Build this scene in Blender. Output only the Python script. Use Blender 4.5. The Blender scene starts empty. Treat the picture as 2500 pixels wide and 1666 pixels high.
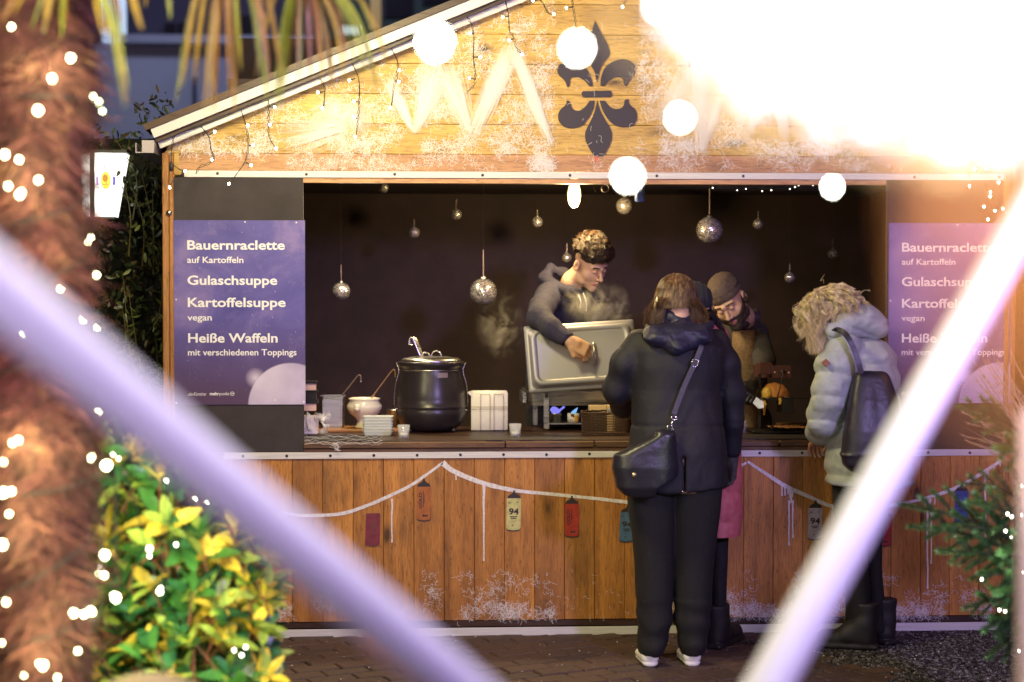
import bpy, math, random
import numpy as np
from mathutils import Vector, Matrix, Euler
random.seed(7); RNG = np.random.default_rng(7)
SC = bpy.context.scene; COL = SC.collection
R = math.radians
# ------------------------------------------------------------------ camera
FPX = 3885.0                      # focal length in photo pixels (2500 wide)
YAW, PITCH = R(3.0), math.atan(91/3885)
CAM = np.array([0.0, -7.5, 1.575])
fw = np.array([math.sin(YAW)*math.cos(PITCH), math.cos(YAW)*math.cos(PITCH), -math.sin(PITCH)])
rt = np.array([math.cos(YAW), -math.sin(YAW), 0.0])
up = np.cross(rt, fw)
cd = bpy.data.cameras.new('camera'); cam = bpy.data.objects.new('camera', cd); COL.objects.link(cam)
cam.matrix_world = Matrix(((rt[0], up[0], -fw[0], CAM[0]), (rt[1], up[1], -fw[1], CAM[1]), (rt[2], up[2], -fw[2], CAM[2]), (0, 0, 0, 1)))
cd.sensor_width = 36; cd.lens = FPX/2500*36; cd.clip_start = 0.01; cd.clip_end = 400
cd.dof.use_dof = True; cd.dof.focus_distance = 7.35; cd.dof.aperture_fstop = 1.4
SC.camera = cam
def P(px, py, Y):
    """the place in the scene, on the vertical plane y=Y, that the photo shows at (px,py)"""
    d = fw*FPX + rt*(px-1250) - up*(py-833)
    t = (Y-CAM[1])/d[1]
    return CAM + d*t
def X0(px, Y=0.0): return float(P(px, 742, Y)[0])
def Z0(py, Y=0.0, px=1456): return float(P(px, py, Y)[2])
def K(Y): return FPX/(Y+7.5)      # photo pixels per metre at plane Y
# ------------------------------------------------------------------ world and view
w = bpy.data.worlds.new('World'); SC.world = w; w.use_nodes = True
nt = w.node_tree; bg = nt.nodes['Background']
sky = nt.nodes.new('ShaderNodeTexSky'); sky.sky_type = 'NISHITA'; sky.sun_disc = False
sky.sun_elevation = R(1.0); sky.sun_rotation = R(200); sky.altitude = 100
tint = nt.nodes.new('ShaderNodeMix'); tint.data_type = 'RGBA'; tint.blend_type = 'MULTIPLY'; tint.inputs[0].default_value = 1
tint.inputs[7].default_value = (0.62, 0.60, 1.3, 1)
nt.links.new(sky.outputs[0], tint.inputs[6]); nt.links.new(tint.outputs[2], bg.inputs[0])
bg.inputs[1].default_value = 0.025
SC.view_settings.view_transform = 'Standard'; SC.view_settings.look = 'None'
SC.view_settings.exposure = 0.15; SC.view_settings.gamma = 1.0; SC.view_settings.use_curve_mapping = False
SC.cycles.sample_clamp_indirect = 3.0; SC.cycles.use_denoising = True
SC.cycles.max_bounces = 8; SC.cycles.volume_bounces = 1; SC.cycles.caustics_reflective = False; SC.cycles.caustics_refractive = False
# ------------------------------------------------------------------ lamps
def lamp(name, kind, loc, power, col, size=0.1, target=None, spot=None):
    l = bpy.data.lights.new(name, kind); l.energy = power; l.color = col
    if kind == 'AREA': l.shape = 'DISK'; l.size = size
    else: l.shadow_soft_size = size
    if spot: l.spot_size = R(spot); l.spot_blend = 0.6
    o = bpy.data.objects.new(name, l); COL.objects.link(o); o.location = loc
    if target is not None:
        o.rotation_euler = (Vector(target)-Vector(loc)).to_track_quat('-Z', 'Y').to_euler()
    return o
WARM = (1.0, 0.86, 0.42); LAV = (0.56, 0.42, 1.0); WHITE = (1.0, 0.93, 0.72)
# string lights over the alley in front of the stall (the bulbs seen out of focus against the gable)
lamp('festoon_glow', 'AREA', (-0.45, -1.75, 3.05), 58, WARM, 0.5, (0.1, 0, 1.9))
lamp('festoon_glow', 'AREA', (-2.7, -5.4, 3.2), 72, (1.0, 0.90, 0.52), 0.5, (0.3, 0, 1.2))
# coloured lamp at the right of the alley (the violet light on the coats and the poles)
lamp('violet_glow', 'AREA', (2.6, -6.3, 2.7), 175, LAV, 0.5, (1.1, -0.3, 1.2))
lamp('violet_glow', 'POINT', (-0.35, -7.25, 2.3), 50, (0.70, 0.55, 1.0), 0.1)  # added light near the camera, brightens the left pole
lamp('violet_glow', 'POINT', (-0.95, -7.0, 0.95), 18, (0.72, 0.60, 1.0), 0.1)  # added fill from below for the left pole
lamp('trunk_fill', 'POINT', (-0.95, -4.3, 1.5), 9, (0.95, 0.22, 0.42), 0.1)  # added magenta fill that reddens the right side of the palm trunk
lamp('pole_fill', 'POINT', (0.25, -5.75, 2.45), 48, (1.0, 1.0, 0.78), 0.1)  # added fill beside the right pole to whiten it
lamp('frond_fill', 'POINT', (-0.75, -4.2, 2.5), 11, (1.0, 0.92, 0.5), 0.1)  # added warm fill under the palm fronds
lamp('building_fill', 'AREA', (-2.0, 9.0, 9.0), 230, (0.66, 0.72, 1.0), 1.5, (-3.5, 16, 5))  # unseen fill light added to brighten the building behind
lamp('stall_ceiling_lamp', 'AREA', (-0.35, 0.75, 2.12), 13, (1.0, .80, .50), 0.25, (-0.35, .55, .9))
lamp('orange_glow', 'POINT', (2.95, -1.6, 2.3), 12, (1.0, 0.38, 0.12), 0.12)
# ------------------------------------------------------------------ helpers
def tag(o, label=None, cat=None, group=None, kind=None):
    if label: o['label'] = label
    if cat: o['category'] = cat
    if group: o['group'] = group
    if kind: o['kind'] = kind
    return o
def empty(name, loc, label=None, cat=None, group=None, kind=None, parent=None):
    o = bpy.data.objects.new(name, None); COL.objects.link(o); o.location = loc; o.empty_display_size = .05
    if parent: setp(o, parent)
    return tag(o, label, cat, group, kind)
WORLDPOS = {}
def setp(o, p):
    """parent o to p keeping the place o.location names in the scene (parents are never rotated)"""
    o.parent = p
    off = Vector((0, 0, 0)); q = p
    while q is not None: off += q.location; q = q.parent
    o.location = o.location - off
def mk(name, verts, faces, mat=None, parent=None, smooth=False, loc=None, mats=None, mi=None):
    me = bpy.data.meshes.new(name)
    verts = np.asarray(verts, dtype=float)
    if loc is None:
        loc = verts.mean(axis=0) if len(verts) else np.zeros(3)
        loc = np.array([loc[0], loc[1], verts[:, 2].min()])
        verts = verts - loc
    me.from_pydata(verts.tolist(), [], faces if isinstance(faces, list) else faces.tolist())
    me.update()
    for m in (mats or ([mat] if mat else [])): me.materials.append(m)
    if mi is not None: me.polygons.foreach_set('material_index', np.asarray(mi, dtype=np.int32))
    if smooth: me.polygons.foreach_set('use_smooth', [True]*len(me.polygons))
    o = bpy.data.objects.new(name, me); COL.objects.link(o); o.location = [float(v) for v in loc]
    if parent: setp(o, parent)
    return o
def inst(name, me, loc, parent=None, rot=None, scale=None):
    o = bpy.data.objects.new(name, me); COL.objects.link(o); o.location = [float(v) for v in loc]
    if rot is not None: o.rotation_euler = rot
    if scale is not None: o.scale = scale
    if parent: setp(o, parent)
    return o
class MB:
    def __init__(s): s.v = []; s.f = []; s.m = []
    def add(s, v, f, m=0):
        n = len(s.v); s.v.extend([tuple(map(float, q)) for q in v]); s.f.extend([[i+n for i in q] for q in f]); s.m.extend([m]*len(f)); return s
    def box(s, x0, x1, y0, y1, z0, z1, m=0, c=0.0):
        if c <= 0:
            v = [(x, y, z) for z in (z0, z1) for y in (y0, y1) for x in (x0, x1)]
            return s.add(v, [(0, 2, 3, 1), (4, 5, 7, 6), (0, 1, 5, 4), (2, 6, 7, 3), (0, 4, 6, 2), (1, 3, 7, 5)], m)
        bm = chamfer(x1-x0, y1-y0, z1-z0, c)
        o = np.array([(x0+x1)/2, (y0+y1)/2, (z0+z1)/2])
        return s.add(np.array(bm[0])+o, bm[1], m)
    def obox(s, ctr, sx, sy, sz, rot, m=0, c=0.0):
        bm = chamfer(sx, sy, sz, c) if c > 0 else MB().box(-sx/2, sx/2, -sy/2, sy/2, -sz/2, sz/2)
        v, f = (bm if c > 0 else (bm.v, bm.f))
        M = np.array(Euler(rot).to_matrix()); return s.add(np.array(v) @ M.T + np.array(ctr), f, m)
    def tube(s, pts, r, sides=6, m=0, cap=True):
        pts = np.asarray(pts, float); n = len(pts)
        r = np.full(n, r) if np.isscalar(r) else np.asarray(r, float)
        t = np.gradient(pts, axis=0); t /= (np.linalg.norm(t, axis=1)[:, None]+1e-12)
        ref = np.array([0, 0, 1.0]) if abs(t[0][2]) < .9 else np.array([0, 1.0, 0])
        a = np.cross(t[0], ref); a /= np.linalg.norm(a); v = []
        for i in range(n):
            a = a-t[i]*np.dot(a, t[i]); a /= (np.linalg.norm(a)+1e-12); b = np.cross(t[i], a)
            for k in range(sides):
                q = 2*math.pi*k/sides; v.append(pts[i]+r[i]*(math.cos(q)*a+math.sin(q)*b))
        f = [[i*sides+k, i*sides+(k+1) % sides, (i+1)*sides+(k+1) % sides, (i+1)*sides+k] for i in range(n-1) for k in range(sides)]
        if cap: f += [list(range(sides))[::-1], [(n-1)*sides+k for k in range(sides)]]
        return s.add(v, f, m)
    def lathe(s, prof, ctr=(0, 0, 0), n=32, m=0, sx=1, sy=1, rot=None):
        v = []; cx, cy, cz = ctr
        for (r, z) in prof:
            for k in range(n):
                q = 2*math.pi*k/n; v.append((r*math.cos(q)*sx, r*math.sin(q)*sy, z))
        v = np.array(v)
        if rot is not None: v = v @ np.array(Euler(rot).to_matrix()).T
        v = v+np.array([cx, cy, cz]); L = len(prof)
        f = [[i*n+k, i*n+(k+1) % n, (i+1)*n+(k+1) % n, (i+1)*n+k] for i in range(L-1) for k in range(n)]
        return s.add(v, f, m)
    def ribbon(s, pts, w, nrm=(0, -1, 0), m=0):
        pts = np.asarray(pts, float); n = len(pts); w = np.full(n, w) if np.isscalar(w) else np.asarray(w)
        t = np.gradient(pts, axis=0); a = np.cross(t, np.array(nrm)); a /= (np.linalg.norm(a, axis=1)[:, None]+1e-12)
        v = np.empty((2*n, 3)); v[0::2] = pts-a*w[:, None]/2; v[1::2] = pts+a*w[:, None]/2
        return s.add(v, [[2*i, 2*i+1, 2*i+3, 2*i+2] for i in range(n-1)], m)
    def poly(s, pts2, y0, y1, m=0):
        """prism of an outline given in x,z between two y"""
        n = len(pts2)
        v = [(x, y0, z) for x, z in pts2]+[(x, y1, z) for x, z in pts2]
        return s.add(v, [list(range(n)), [n+k for k in range(n)][::-1]]+[[k, n+k, n+(k+1) % n, (k+1) % n] for k in range(n)], m)
    def build(s, name, mat=None, parent=None, smooth=False, mats=None, loc=None):
        return mk(name, s.v, s.f, mat, parent, smooth, loc, mats, s.m if mats else None)
def chamfer(w, d, h, c):
    xs = [(-w/2+c, -d/2), (w/2-c, -d/2), (w/2, -d/2+c), (w/2, d/2-c), (w/2-c, d/2), (-w/2+c, d/2), (-w/2, d/2-c), (-w/2, -d/2+c)]
    xi = [(x*(1-2*c/max(w, d*1.0)) if 0 else (x-(c if x > 0 else -c)*.8), y-(c if y > 0 else -c)*.8) for x, y in xs]
    v = [(x, y, -h/2) for x, y in xi]+[(x, y, -h/2+c) for x, y in xs]+[(x, y, h/2-c) for x, y in xs]+[(x, y, h/2) for x, y in xi]
    f = [list(range(8))[::-1], [24+k for k in range(8)]]
    for L in range(3): f += [[L*8+k, L*8+(k+1) % 8, (L+1)*8+(k+1) % 8, (L+1)*8+k] for k in range(8)]
    return v, f
def sm(pts, n=8):
    """smooth curve through points"""
    pts = np.asarray(pts, float); out = []
    p = np.vstack([2*pts[0]-pts[1], pts, 2*pts[-1]-pts[-2]])
    for i in range(1, len(p)-2):
        for t in np.linspace(0, 1, n, endpoint=False):
            out.append(.5*((2*p[i])+(-p[i-1]+p[i+1])*t+(2*p[i-1]-5*p[i]+4*p[i+1]-p[i+2])*t*t+(-p[i-1]+3*p[i]-3*p[i+1]+p[i+2])*t**3))
    out.append(p[-2]); return np.array(out)
# ------------------------------------------------------------------ materials
def mat(name, col=(.5, .5, .5), rough=.6, metal=0.0, emit=None, es=0.0, **kw):
    m = bpy.data.materials.new(name); m.use_nodes = True; b = m.node_tree.nodes['Principled BSDF']
    b.inputs['Base Color'].default_value = (*col, 1); b.inputs['Roughness'].default_value = rough; b.inputs['Metallic'].default_value = metal
    if emit: b.inputs['Emission Color'].default_value = (*emit, 1); b.inputs['Emission Strength'].default_value = es; m.cycles.emission_sampling = 'NONE'
    for k, v in kw.items(): b.inputs[k.replace('_', ' ')].default_value = v
    m['b'] = 1
    return m
def nd(m, t, **kw):
    n = m.node_tree.nodes.new(t)
    for k, v in kw.items(): setattr(n, k, v)
    return n
def lk(m, a, b): m.node_tree.links.new(a, b)
def bs(m): return m.node_tree.nodes['Principled BSDF']
def ramp(m, src, stops):
    r = nd(m, 'ShaderNodeValToRGB'); e = r.color_ramp.elements
    while len(e) < len(stops): e.new(.5)
    for q, (p, c) in zip(e, stops): q.position = p; q.color = (*c, 1) if len(c) == 3 else c
    lk(m, src, r.inputs[0]); return r.outputs[0]
def coords(m, scale=(1, 1, 1), rand=True):
    tc = nd(m, 'ShaderNodeTexCoord'); mp = nd(m, 'ShaderNodeMapping'); mp.inputs['Scale'].default_value = scale
    if rand:
        oi = nd(m, 'ShaderNodeObjectInfo'); ml = nd(m, 'ShaderNodeVectorMath', operation='MULTIPLY_ADD')
        cb = nd(m, 'ShaderNodeCombineXYZ')
        for k in range(3): lk(m, oi.outputs['Random'], cb.inputs[k])
        ml.inputs[1].default_value = (37, 91, 53); lk(m, cb.outputs[0], ml.inputs[0]); lk(m, tc.outputs['Object'], ml.inputs[2]); lk(m, ml.outputs[0], mp.inputs[0])
        return mp.outputs[0], oi.outputs['Random']
    lk(m, tc.outputs['Object'], mp.inputs[0]); return mp.outputs[0], None
def noise(m, vec, scale, detail=4, rough=.6, dist=0.0):
    n = nd(m, 'ShaderNodeTexNoise'); n.inputs['Scale'].default_value = scale; n.inputs['Detail'].default_value = detail
    n.inputs['Roughness'].default_value = rough; n.inputs['Distortion'].default_value = dist; lk(m, vec, n.inputs['Vector']); return n.outputs['Fac']
def mixc(m, f, a, b, mode='MIX'):
    x = nd(m, 'ShaderNodeMix', data_type='RGBA', blend_type=mode)
    for s, i in ((f, 0), (a, 6), (b, 7)):
        if hasattr(s, 'links'): lk(m, s, x.inputs[i])
        elif i == 0: x.inputs[0].default_value = s
        else: x.inputs[i].default_value = (*s, 1)
    return x.outputs[2]
def bump(m, h, st=.3, dist=.01):
    b = nd(m, 'ShaderNodeBump'); b.inputs['Strength'].default_value = st; b.inputs['Distance'].default_value = dist
    lk(m, h, b.inputs['Height']); lk(m, b.outputs[0], bs(m).inputs['Normal'])
def island(m, c, lo=.6, hi=1.35):
    g = nd(m, 'ShaderNodeNewGeometry'); return mixc(m, 1.0, c, ramp(m, g.outputs['Random Per Island'], [(0, (lo,)*3), (1, (hi,)*3)]), 'MULTIPLY')
def rough_cloth(m, col, col2, scale=60, st=.3):
    v, _ = coords(m, rand=False); n = noise(m, v, scale, 5); lk(m, ramp(m, n, [(.3, col), (.7, col2)]), bs(m).inputs['Base Color'])
    w1 = noise(m, v, 7, 4, .5, 1.0); sb_ = nd(m, 'ShaderNodeMath', operation='SUBTRACT'); lk(m, w1, sb_.inputs[0]); sb_.inputs[1].default_value = .5
    ab = nd(m, 'ShaderNodeMath', operation='ABSOLUTE'); lk(m, sb_.outputs[0], ab.inputs[0]); ad = nd(m, 'ShaderNodeMath', operation='MULTIPLY_ADD'); lk(m, noise(m, v, 300, 2), ad.inputs[0]); ad.inputs[1].default_value = .05; lk(m, ab.outputs[0], ad.inputs[2])
    bump(m, ad.outputs[0], .22, .03); return m
def wood(name, dark, lite, axis='z', rough=.55, knots=True, strong=1.0, dirt=0.0):
    m = mat(name, lite, rough)
    s = {'z': (1, 1, .09), 'x': (.09, 1, 1), 'y': (1, .09, 1)}[axis]
    v, rnd = coords(m, s)
    g = noise(m, v, 55, 6, .65, .8); g2 = noise(m, v, 9, 3, .5, 1.5)
    c = ramp(m, g, [(.25, dark), (.55, tuple((a+b)/2 for a, b in zip(dark, lite))), (.75, lite)])
    c = mixc(m, ramp(m, g2, [(.35, (.0,)*3), (.75, (1,)*3)]), c, tuple(a*1.18 for a in lite))
    fg = noise(m, v, 190, 3, .6, .3); c = mixc(m, 1.0, c, ramp(m, fg, [(.32, (.62, .56, .50)), (.5, (1, 1, 1)), (.72, (1.12, 1.10, 1.05))]), 'MULTIPLY')
    # each board has its own tone
    vr = ramp(m, rnd, [(0, (.80, .74, .68)), (.35, (1.0, .97, .90)), (.7, (.88, .82, .76)), (1, (1.10, 1.08, 1.0))])
    c = mixc(m, 1.0, c, vr, 'MULTIPLY')
    if knots:
        s2 = {'z': (1, 1, .42), 'x': (.42, 1, 1), 'y': (1, .42, 1)}[axis]
        v2, _ = coords(m, s2); vo = nd(m, 'ShaderNodeTexVoronoi'); vo.inputs['Scale'].default_value = 7.0; lk(m, v2, vo.inputs['Vector'])
        nz = noise(m, v2, 22, 3); ad = nd(m, 'ShaderNodeMath', operation='MULTIPLY_ADD'); lk(m, nz, ad.inputs[0]); ad.inputs[1].default_value = .16; lk(m, vo.outputs['Distance'], ad.inputs[2])
        kf = ramp(m, ad.outputs[0], [(.15, (.92,)*3), (.19, (.45,)*3), (.30, (0,)*3)])
        c = mixc(m, kf, c, tuple(a*.22 for a in dark))
        vo2 = nd(m, 'ShaderNodeTexVoronoi'); vo2.inputs['Scale'].default_value = 38; lk(m, v2, vo2.inputs['Vector'])
        c = mixc(m, ramp(m, vo2.outputs['Distance'], [(.08, (.6,)*3), (.15, (0,)*3)]), c, tuple(a*.3 for a in dark))
    if dirt:
        v3, _ = coords(m, (1, 1, .5)); c = mixc(m, ramp(m, noise(m, v3, 3.2, 5, .6), [(.5, (0,)*3), (.72, (dirt,)*3)]), c, (.035, .018, .012))
    lk(m, c, bs(m).inputs['Base Color']); bump(m, g, .35*strong, .004); return m
# palette
M = {}
M['gable'] = wood('pine_varnish', (.34, .195, .045), (.57, .385, .105), 'x')
M['front'] = wood('pine_stained', (.27, .102, .020), (.55, .245, .052), 'z', dirt=.45)
M['lintel'] = wood('pine_pinkish', (.36, .17, .08), (.58, .34, .18), 'x')
M['post'] = wood('post_wood', (.24, .10, .025), (.45, .22, .07), 'z')
M['darkwood'] = wood('dark_wood', (.022, .010, .007), (.06, .026, .016), 'x', rough=.45)
M['board'] = wood('board_wood', (.22, .09, .03), (.38, .18, .07), 'x')
def brushed(name, col, rough=.35, metal=.9):
    m = mat(name, col, rough, metal); v, _ = coords(m, (.2, 1, 6)); n = noise(m, v, 30, 5)
    lk(m, ramp(m, n, [(.3, tuple(a*.72 for a in col)), (.7, col)]), bs(m).inputs['Base Color']); 
    lk(m, ramp(m, n, [(.3, (rough*.8,)*3), (.7, (rough*1.5,)*3)]), bs(m).inputs['Roughness']); bump(m, n, .08, .002); return m
M['alu'] = brushed('aluminium_strip', (.78, .74, .72), .6, .25)
M['steel'] = brushed('stainless_steel', (.62, .60, .57), .28, 1.0)
M['lidsteel'] = brushed('lid_steel', (.52, .51, .55), .42, .85)
M['screw'] = mat('screw', (.05, .045, .04), .5, .6)
def blackwall(name, c):
    m = mat(name, c, .75); v, _ = coords(m, rand=False); n = noise(m, v, 4, 6, .7)
    lk(m, ramp(m, n, [(.35, tuple(a*.75 for a in c)), (.7, tuple(a*1.35 for a in c))]), bs(m).inputs['Base Color']); bump(m, noise(m, v, 80, 3), .15, .002); return m
M['panel'] = blackwall('black_panel', (.034, .025, .026))
M['inner'] = blackwall('black_cloth_wall', (.036, .017, .016))
M['black'] = mat('black_plastic', (.015, .012, .013), .4)
M['rubber'] = mat('black_cable', (.02, .018, .02), .5)
M['white'] = mat('white_paint', (.80, .78, .76), .6)
M['bulb'] = mat('led_bulb', (1, .95, .8), .3, emit=(1.0, .90, .60), es=60)
M['bulb2'] = mat('led_bulb_far', (1, .95, .8), .3, emit=(1.0, .93, .75), es=10)
# ------------------------------------------------------------------ solid modelling by distance fields
def vn(p, s, seed=0):
    q = p*s+seed*17.3; i = np.floor(q).astype(np.int64); f = q-i; f = f*f*(3-2*f)
    def h(a, b, c): 
        x = (a*73856093) ^ (b*19349663) ^ (c*83492791); x = (x ^ (x >> 13))*1274126177; return ((x ^ (x >> 16)) & 65535)/65535.0
    o = 0
    for dx in (0, 1):
        for dy in (0, 1):
            for dz in (0, 1):
                o = o+h(i[:, 0]+dx, i[:, 1]+dy, i[:, 2]+dz)*(f[:, 0] if dx else 1-f[:, 0])*(f[:, 1] if dy else 1-f[:, 1])*(f[:, 2] if dz else 1-f[:, 2])
    return o*2-1
def cone(p, a, b, ra, rb):
    a = np.asarray(a, float); b = np.asarray(b, float); ab = b-a; t = np.clip(((p-a) @ ab)/(ab @ ab), 0, 1)
    return np.linalg.norm(p-a-t[:, None]*ab, axis=1)-(ra+(rb-ra)*t)
def chain(p, pts, rs, k=.02):
    d = None
    for i in range(len(pts)-1):
        c = cone(p, pts[i], pts[i+1], rs[i], rs[i+1]); d = c if d is None else smin(d, c, k)
    return d
def ell(p, c, r, Rm=None):
    q = p-np.asarray(c, float)
    if Rm is not None: q = q @ Rm
    r = np.asarray(r, float); k0 = np.linalg.norm(q/r, axis=1); k1 = np.linalg.norm(q/(r*r), axis=1)+1e-9
    return k0*(k0-1)/k1
def rbox(p, c, h, rad, Rm=None):
    q = p-np.asarray(c, float)
    if Rm is not None: q = q @ Rm
    q = np.abs(q)-np.asarray(h, float)+rad
    return np.linalg.norm(np.maximum(q, 0), axis=1)+np.minimum(q.max(axis=1), 0)-rad
def smin(a, b, k): h = np.clip(.5+.5*(b-a)/k, 0, 1); return b*(1-h)+a*h-k*h*(1-h)
def smax(a, b, k): return -smin(-a, -b, k)
def loft(p, rows, pw=2.2):
    """rows (z, cx, rx, cy, ry) from low to high"""
    A = np.array(sorted(rows), float); z = p[:, 2]
    cx, rx, cy, ry = (np.interp(z, A[:, 0], A[:, i]) for i in (1, 2, 3, 4))
    k = (np.abs((p[:, 0]-cx)/rx)**pw+np.abs((p[:, 1]-cy)/ry)**pw)**(1/pw)
    d = (k-1)*np.minimum(rx, ry)
    return smax(d, np.maximum(A[0, 0]-z, z-A[-1, 0]), .02)
def prow(rows, Y, ry):
    """silhouette rows in photo pixels (py, left, right[, Y, depth]) -> loft rows"""
    o = []
    for q in rows:
        y = q[3] if len(q) > 3 else Y; d = q[4] if len(q) > 4 else ry
        a = P(q[1], q[0], y); b = P(q[2], q[0], y); o.append((a[2], (a[0]+b[0])/2, (b[0]-a[0])/2, y, d))
    return o
def nets(f, lo, hi, h):
    lo = np.array(lo, float); hi = np.array(hi, float); n = np.maximum(((hi-lo)/h).astype(int)+2, 3)
    ax = [lo[i]+h*np.arange(n[i]) for i in range(3)]
    G = np.stack(np.meshgrid(*ax, indexing='ij'), -1).reshape(-1, 3)
    V = np.concatenate([f(c) for c in np.array_split(G, max(1, len(G)//200000))]).reshape(n)
    acc = np.zeros((n[0]-1, n[1]-1, n[2]-1, 3)); cnt = np.zeros(acc.shape[:3])
    sl = lambda a, o: V[tuple(slice(o[i], n[i]-1+o[i]) for i in range(3))]
    for A in range(3):
        B, C = [i for i in range(3) if i != A]
        for b in (0, 1):
            for c in (0, 1):
                o0 = [0, 0, 0]; o0[B] = b; o0[C] = c; o1 = list(o0); o1[A] = 1
                v0 = sl(0, o0); v1 = sl(0, o1); cr = (v0 < 0) != (v1 < 0)
                t = np.where(cr, v0/np.where(cr, v0-v1, 1), 0)
                for i in range(3): acc[..., i] += np.where(cr, (t if i == A else o0[i]), 0)
                cnt += cr
    act = cnt > 0; idx = -np.ones(act.shape, int); idx[act] = np.arange(act.sum())
    I = np.argwhere(act); vs = lo+h*(I+acc[act]/cnt[act][:, None])
    F = []
    for A in range(3):
        B, C = (A+1) % 3, (A+2) % 3
        v0 = V[tuple(slice(0, n[i]-1) for i in range(3))]; s1 = [slice(0, n[i]-1) for i in range(3)]; s1[A] = slice(1, n[A]); v1 = V[tuple(s1)]
        cr = (v0 < 0) != (v1 < 0); e = np.argwhere(cr); e = e[(e[:, B] > 0) & (e[:, C] > 0)]
        if not len(e): continue
        ins = v0[tuple(e.T)] < 0
        def at(db, dc): q = e.copy(); q[:, B] -= db; q[:, C] -= dc; return idx[tuple(q.T)]
        q = np.stack([at(0, 0), at(1, 0), at(1, 1), at(0, 1)], 1); q[~ins] = q[~ins][:, ::-1]
        F.append(q[(q >= 0).all(1)])
    return vs, np.concatenate(F) if F else np.zeros((0, 4), int)
def solid(name, f, lo, hi, h, material, parent=None, mats=None, paint=None):
    """one smooth mesh from a distance field; lo/hi can be lists of boxes, each with its own cell size"""
    boxes = lo if isinstance(lo, list) else [(lo, hi, h, f)]
    vs, fs, n = [], [], 0
    for (a, b, hh, ff) in boxes:
        v, q = nets(ff, a, b, hh); vs.append(v); fs.append(q+n); n += len(v)
    v = np.concatenate(vs); q = np.concatenate(fs); mi = None
    if paint is not None: mi = paint(v[q].mean(axis=1))
    return mk(name, v, q, material, parent, True, None, mats, mi)
# ------------------------------------------------------------------ lettering
def textmesh(s, size=1.0, bold=0.0, shear=0.0):
    cu = bpy.data.curves.new('t', 'FONT'); cu.body = s; cu.size = size; cu.offset = bold; cu.shear = shear; cu.resolution_u = 3
    o = bpy.data.objects.new('t', cu); COL.objects.link(o); bpy.context.view_layer.update()
    me = bpy.data.meshes.new_from_object(o.evaluated_get(bpy.context.evaluated_depsgraph_get()))
    v = np.array([q.co[:] for q in me.vertices]); f = [list(p.vertices) for p in me.polygons]
    bpy.data.objects.remove(o); bpy.data.curves.remove(cu); bpy.data.meshes.remove(me); return v, f
def lettering(s, x0, z0, width, y, m, parent, bold=0.0, height=None, shear=0.0, vertical=False, name='lettering', rot=0.0):
    """write s from (x0,z0 baseline) to width in the plane y; cap height follows height or the width"""
    v, f = textmesh(s, 1.0, bold, shear); x = v[:, 0]-v[:, 0].min(); k = width/x.max()
    kz = k if height is None else height/ (0.72)
    X = x*k; Z = v[:, 1]*kz
    if vertical: X, Z = -Z, X
    c, q = math.cos(rot), math.sin(rot); X, Z = X*c-Z*q, X*q+Z*c
    return mk(name, np.stack([x0+X, np.full(len(v), y), z0+Z], 1), f, m, parent)
# ================================================================== the setting
def ground_mat():
    m = mat('wet_ground', (.03, .02, .02), .8); v, _ = coords(m, rand=False)
    c = ramp(m, noise(m, v, 9, 8, .7), [(.3, (.018, .011, .010)), (.7, (.055, .034, .03))]); lk(m, c, bs(m).inputs['Base Color'])
    bump(m, noise(m, v, 60, 6), .6, .01); return m
mk('ground', [(-90, -60, 0), (90, -60, 0), (90, 120, 0), (-90, 120, 0)], [[0, 1, 2, 3]], ground_mat(), loc=(0, 0, 0))['kind'] = 'structure'
# clinker pavement in front of the stall
def brick_mat():
    m = mat('clinker', (.06, .03, .025), .72); v, r = coords(m); n = noise(m, v, 40, 6)
    a = ramp(m, r, [(0, (.050, .026, .022)), (.5, (.075, .036, .028)), (1, (.038, .025, .026))])
    lk(m, mixc(m, ramp(m, n, [(.35, (0,)*3), (.7, (.7,)*3)]), a, (.10, .062, .05)), bs(m).inputs['Base Color']); bump(m, n, .5, .004); return m
M['brick'] = brick_mat()
pave = empty('pavement', (0.2, -.6, .004), kind='structure'); pave['kind'] = 'structure'
bv, bf = chamfer(.196, .096, .05, .006); bme = bpy.data.meshes.new('brick'); bme.from_pydata(bv, [], bf); bme.materials.append(M['brick'])
ang = R(24); ca, sa = math.cos(ang), math.sin(ang); far = MB(); nb = 0
for i in range(-26, 27):
    for j in range(-26, 27):
        u = (i+(j % 2)*.5)*.202; v_ = j*.102; x = .1+u*ca-v_*sa; y = -.75+u*sa+v_*ca
        if y > -.02 or x < -2.9 or x > 1.75+.25*math.sin(y*5) or y < -2.4: continue
        z = -.016+random.uniform(-.003, .003); rz = ang+random.uniform(-.02, .02)
        d = y+7.5; px = 1250+(x-d*math.tan(YAW))*FPX/d
        if y > -1.32 and 560 < px < 2150 and nb < 298: inst('brick', bme, (x, y, z+.004), pave, (random.uniform(-.02, .02), random.uniform(-.01, .01), rz)); nb += 1
        else: far.obox((x, y, z+.004), .196, .096, .05, (0, 0, rz), c=.006)
o = far.build('brick_field', M['brick'], pave); o['kind'] = 'stuff'
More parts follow.
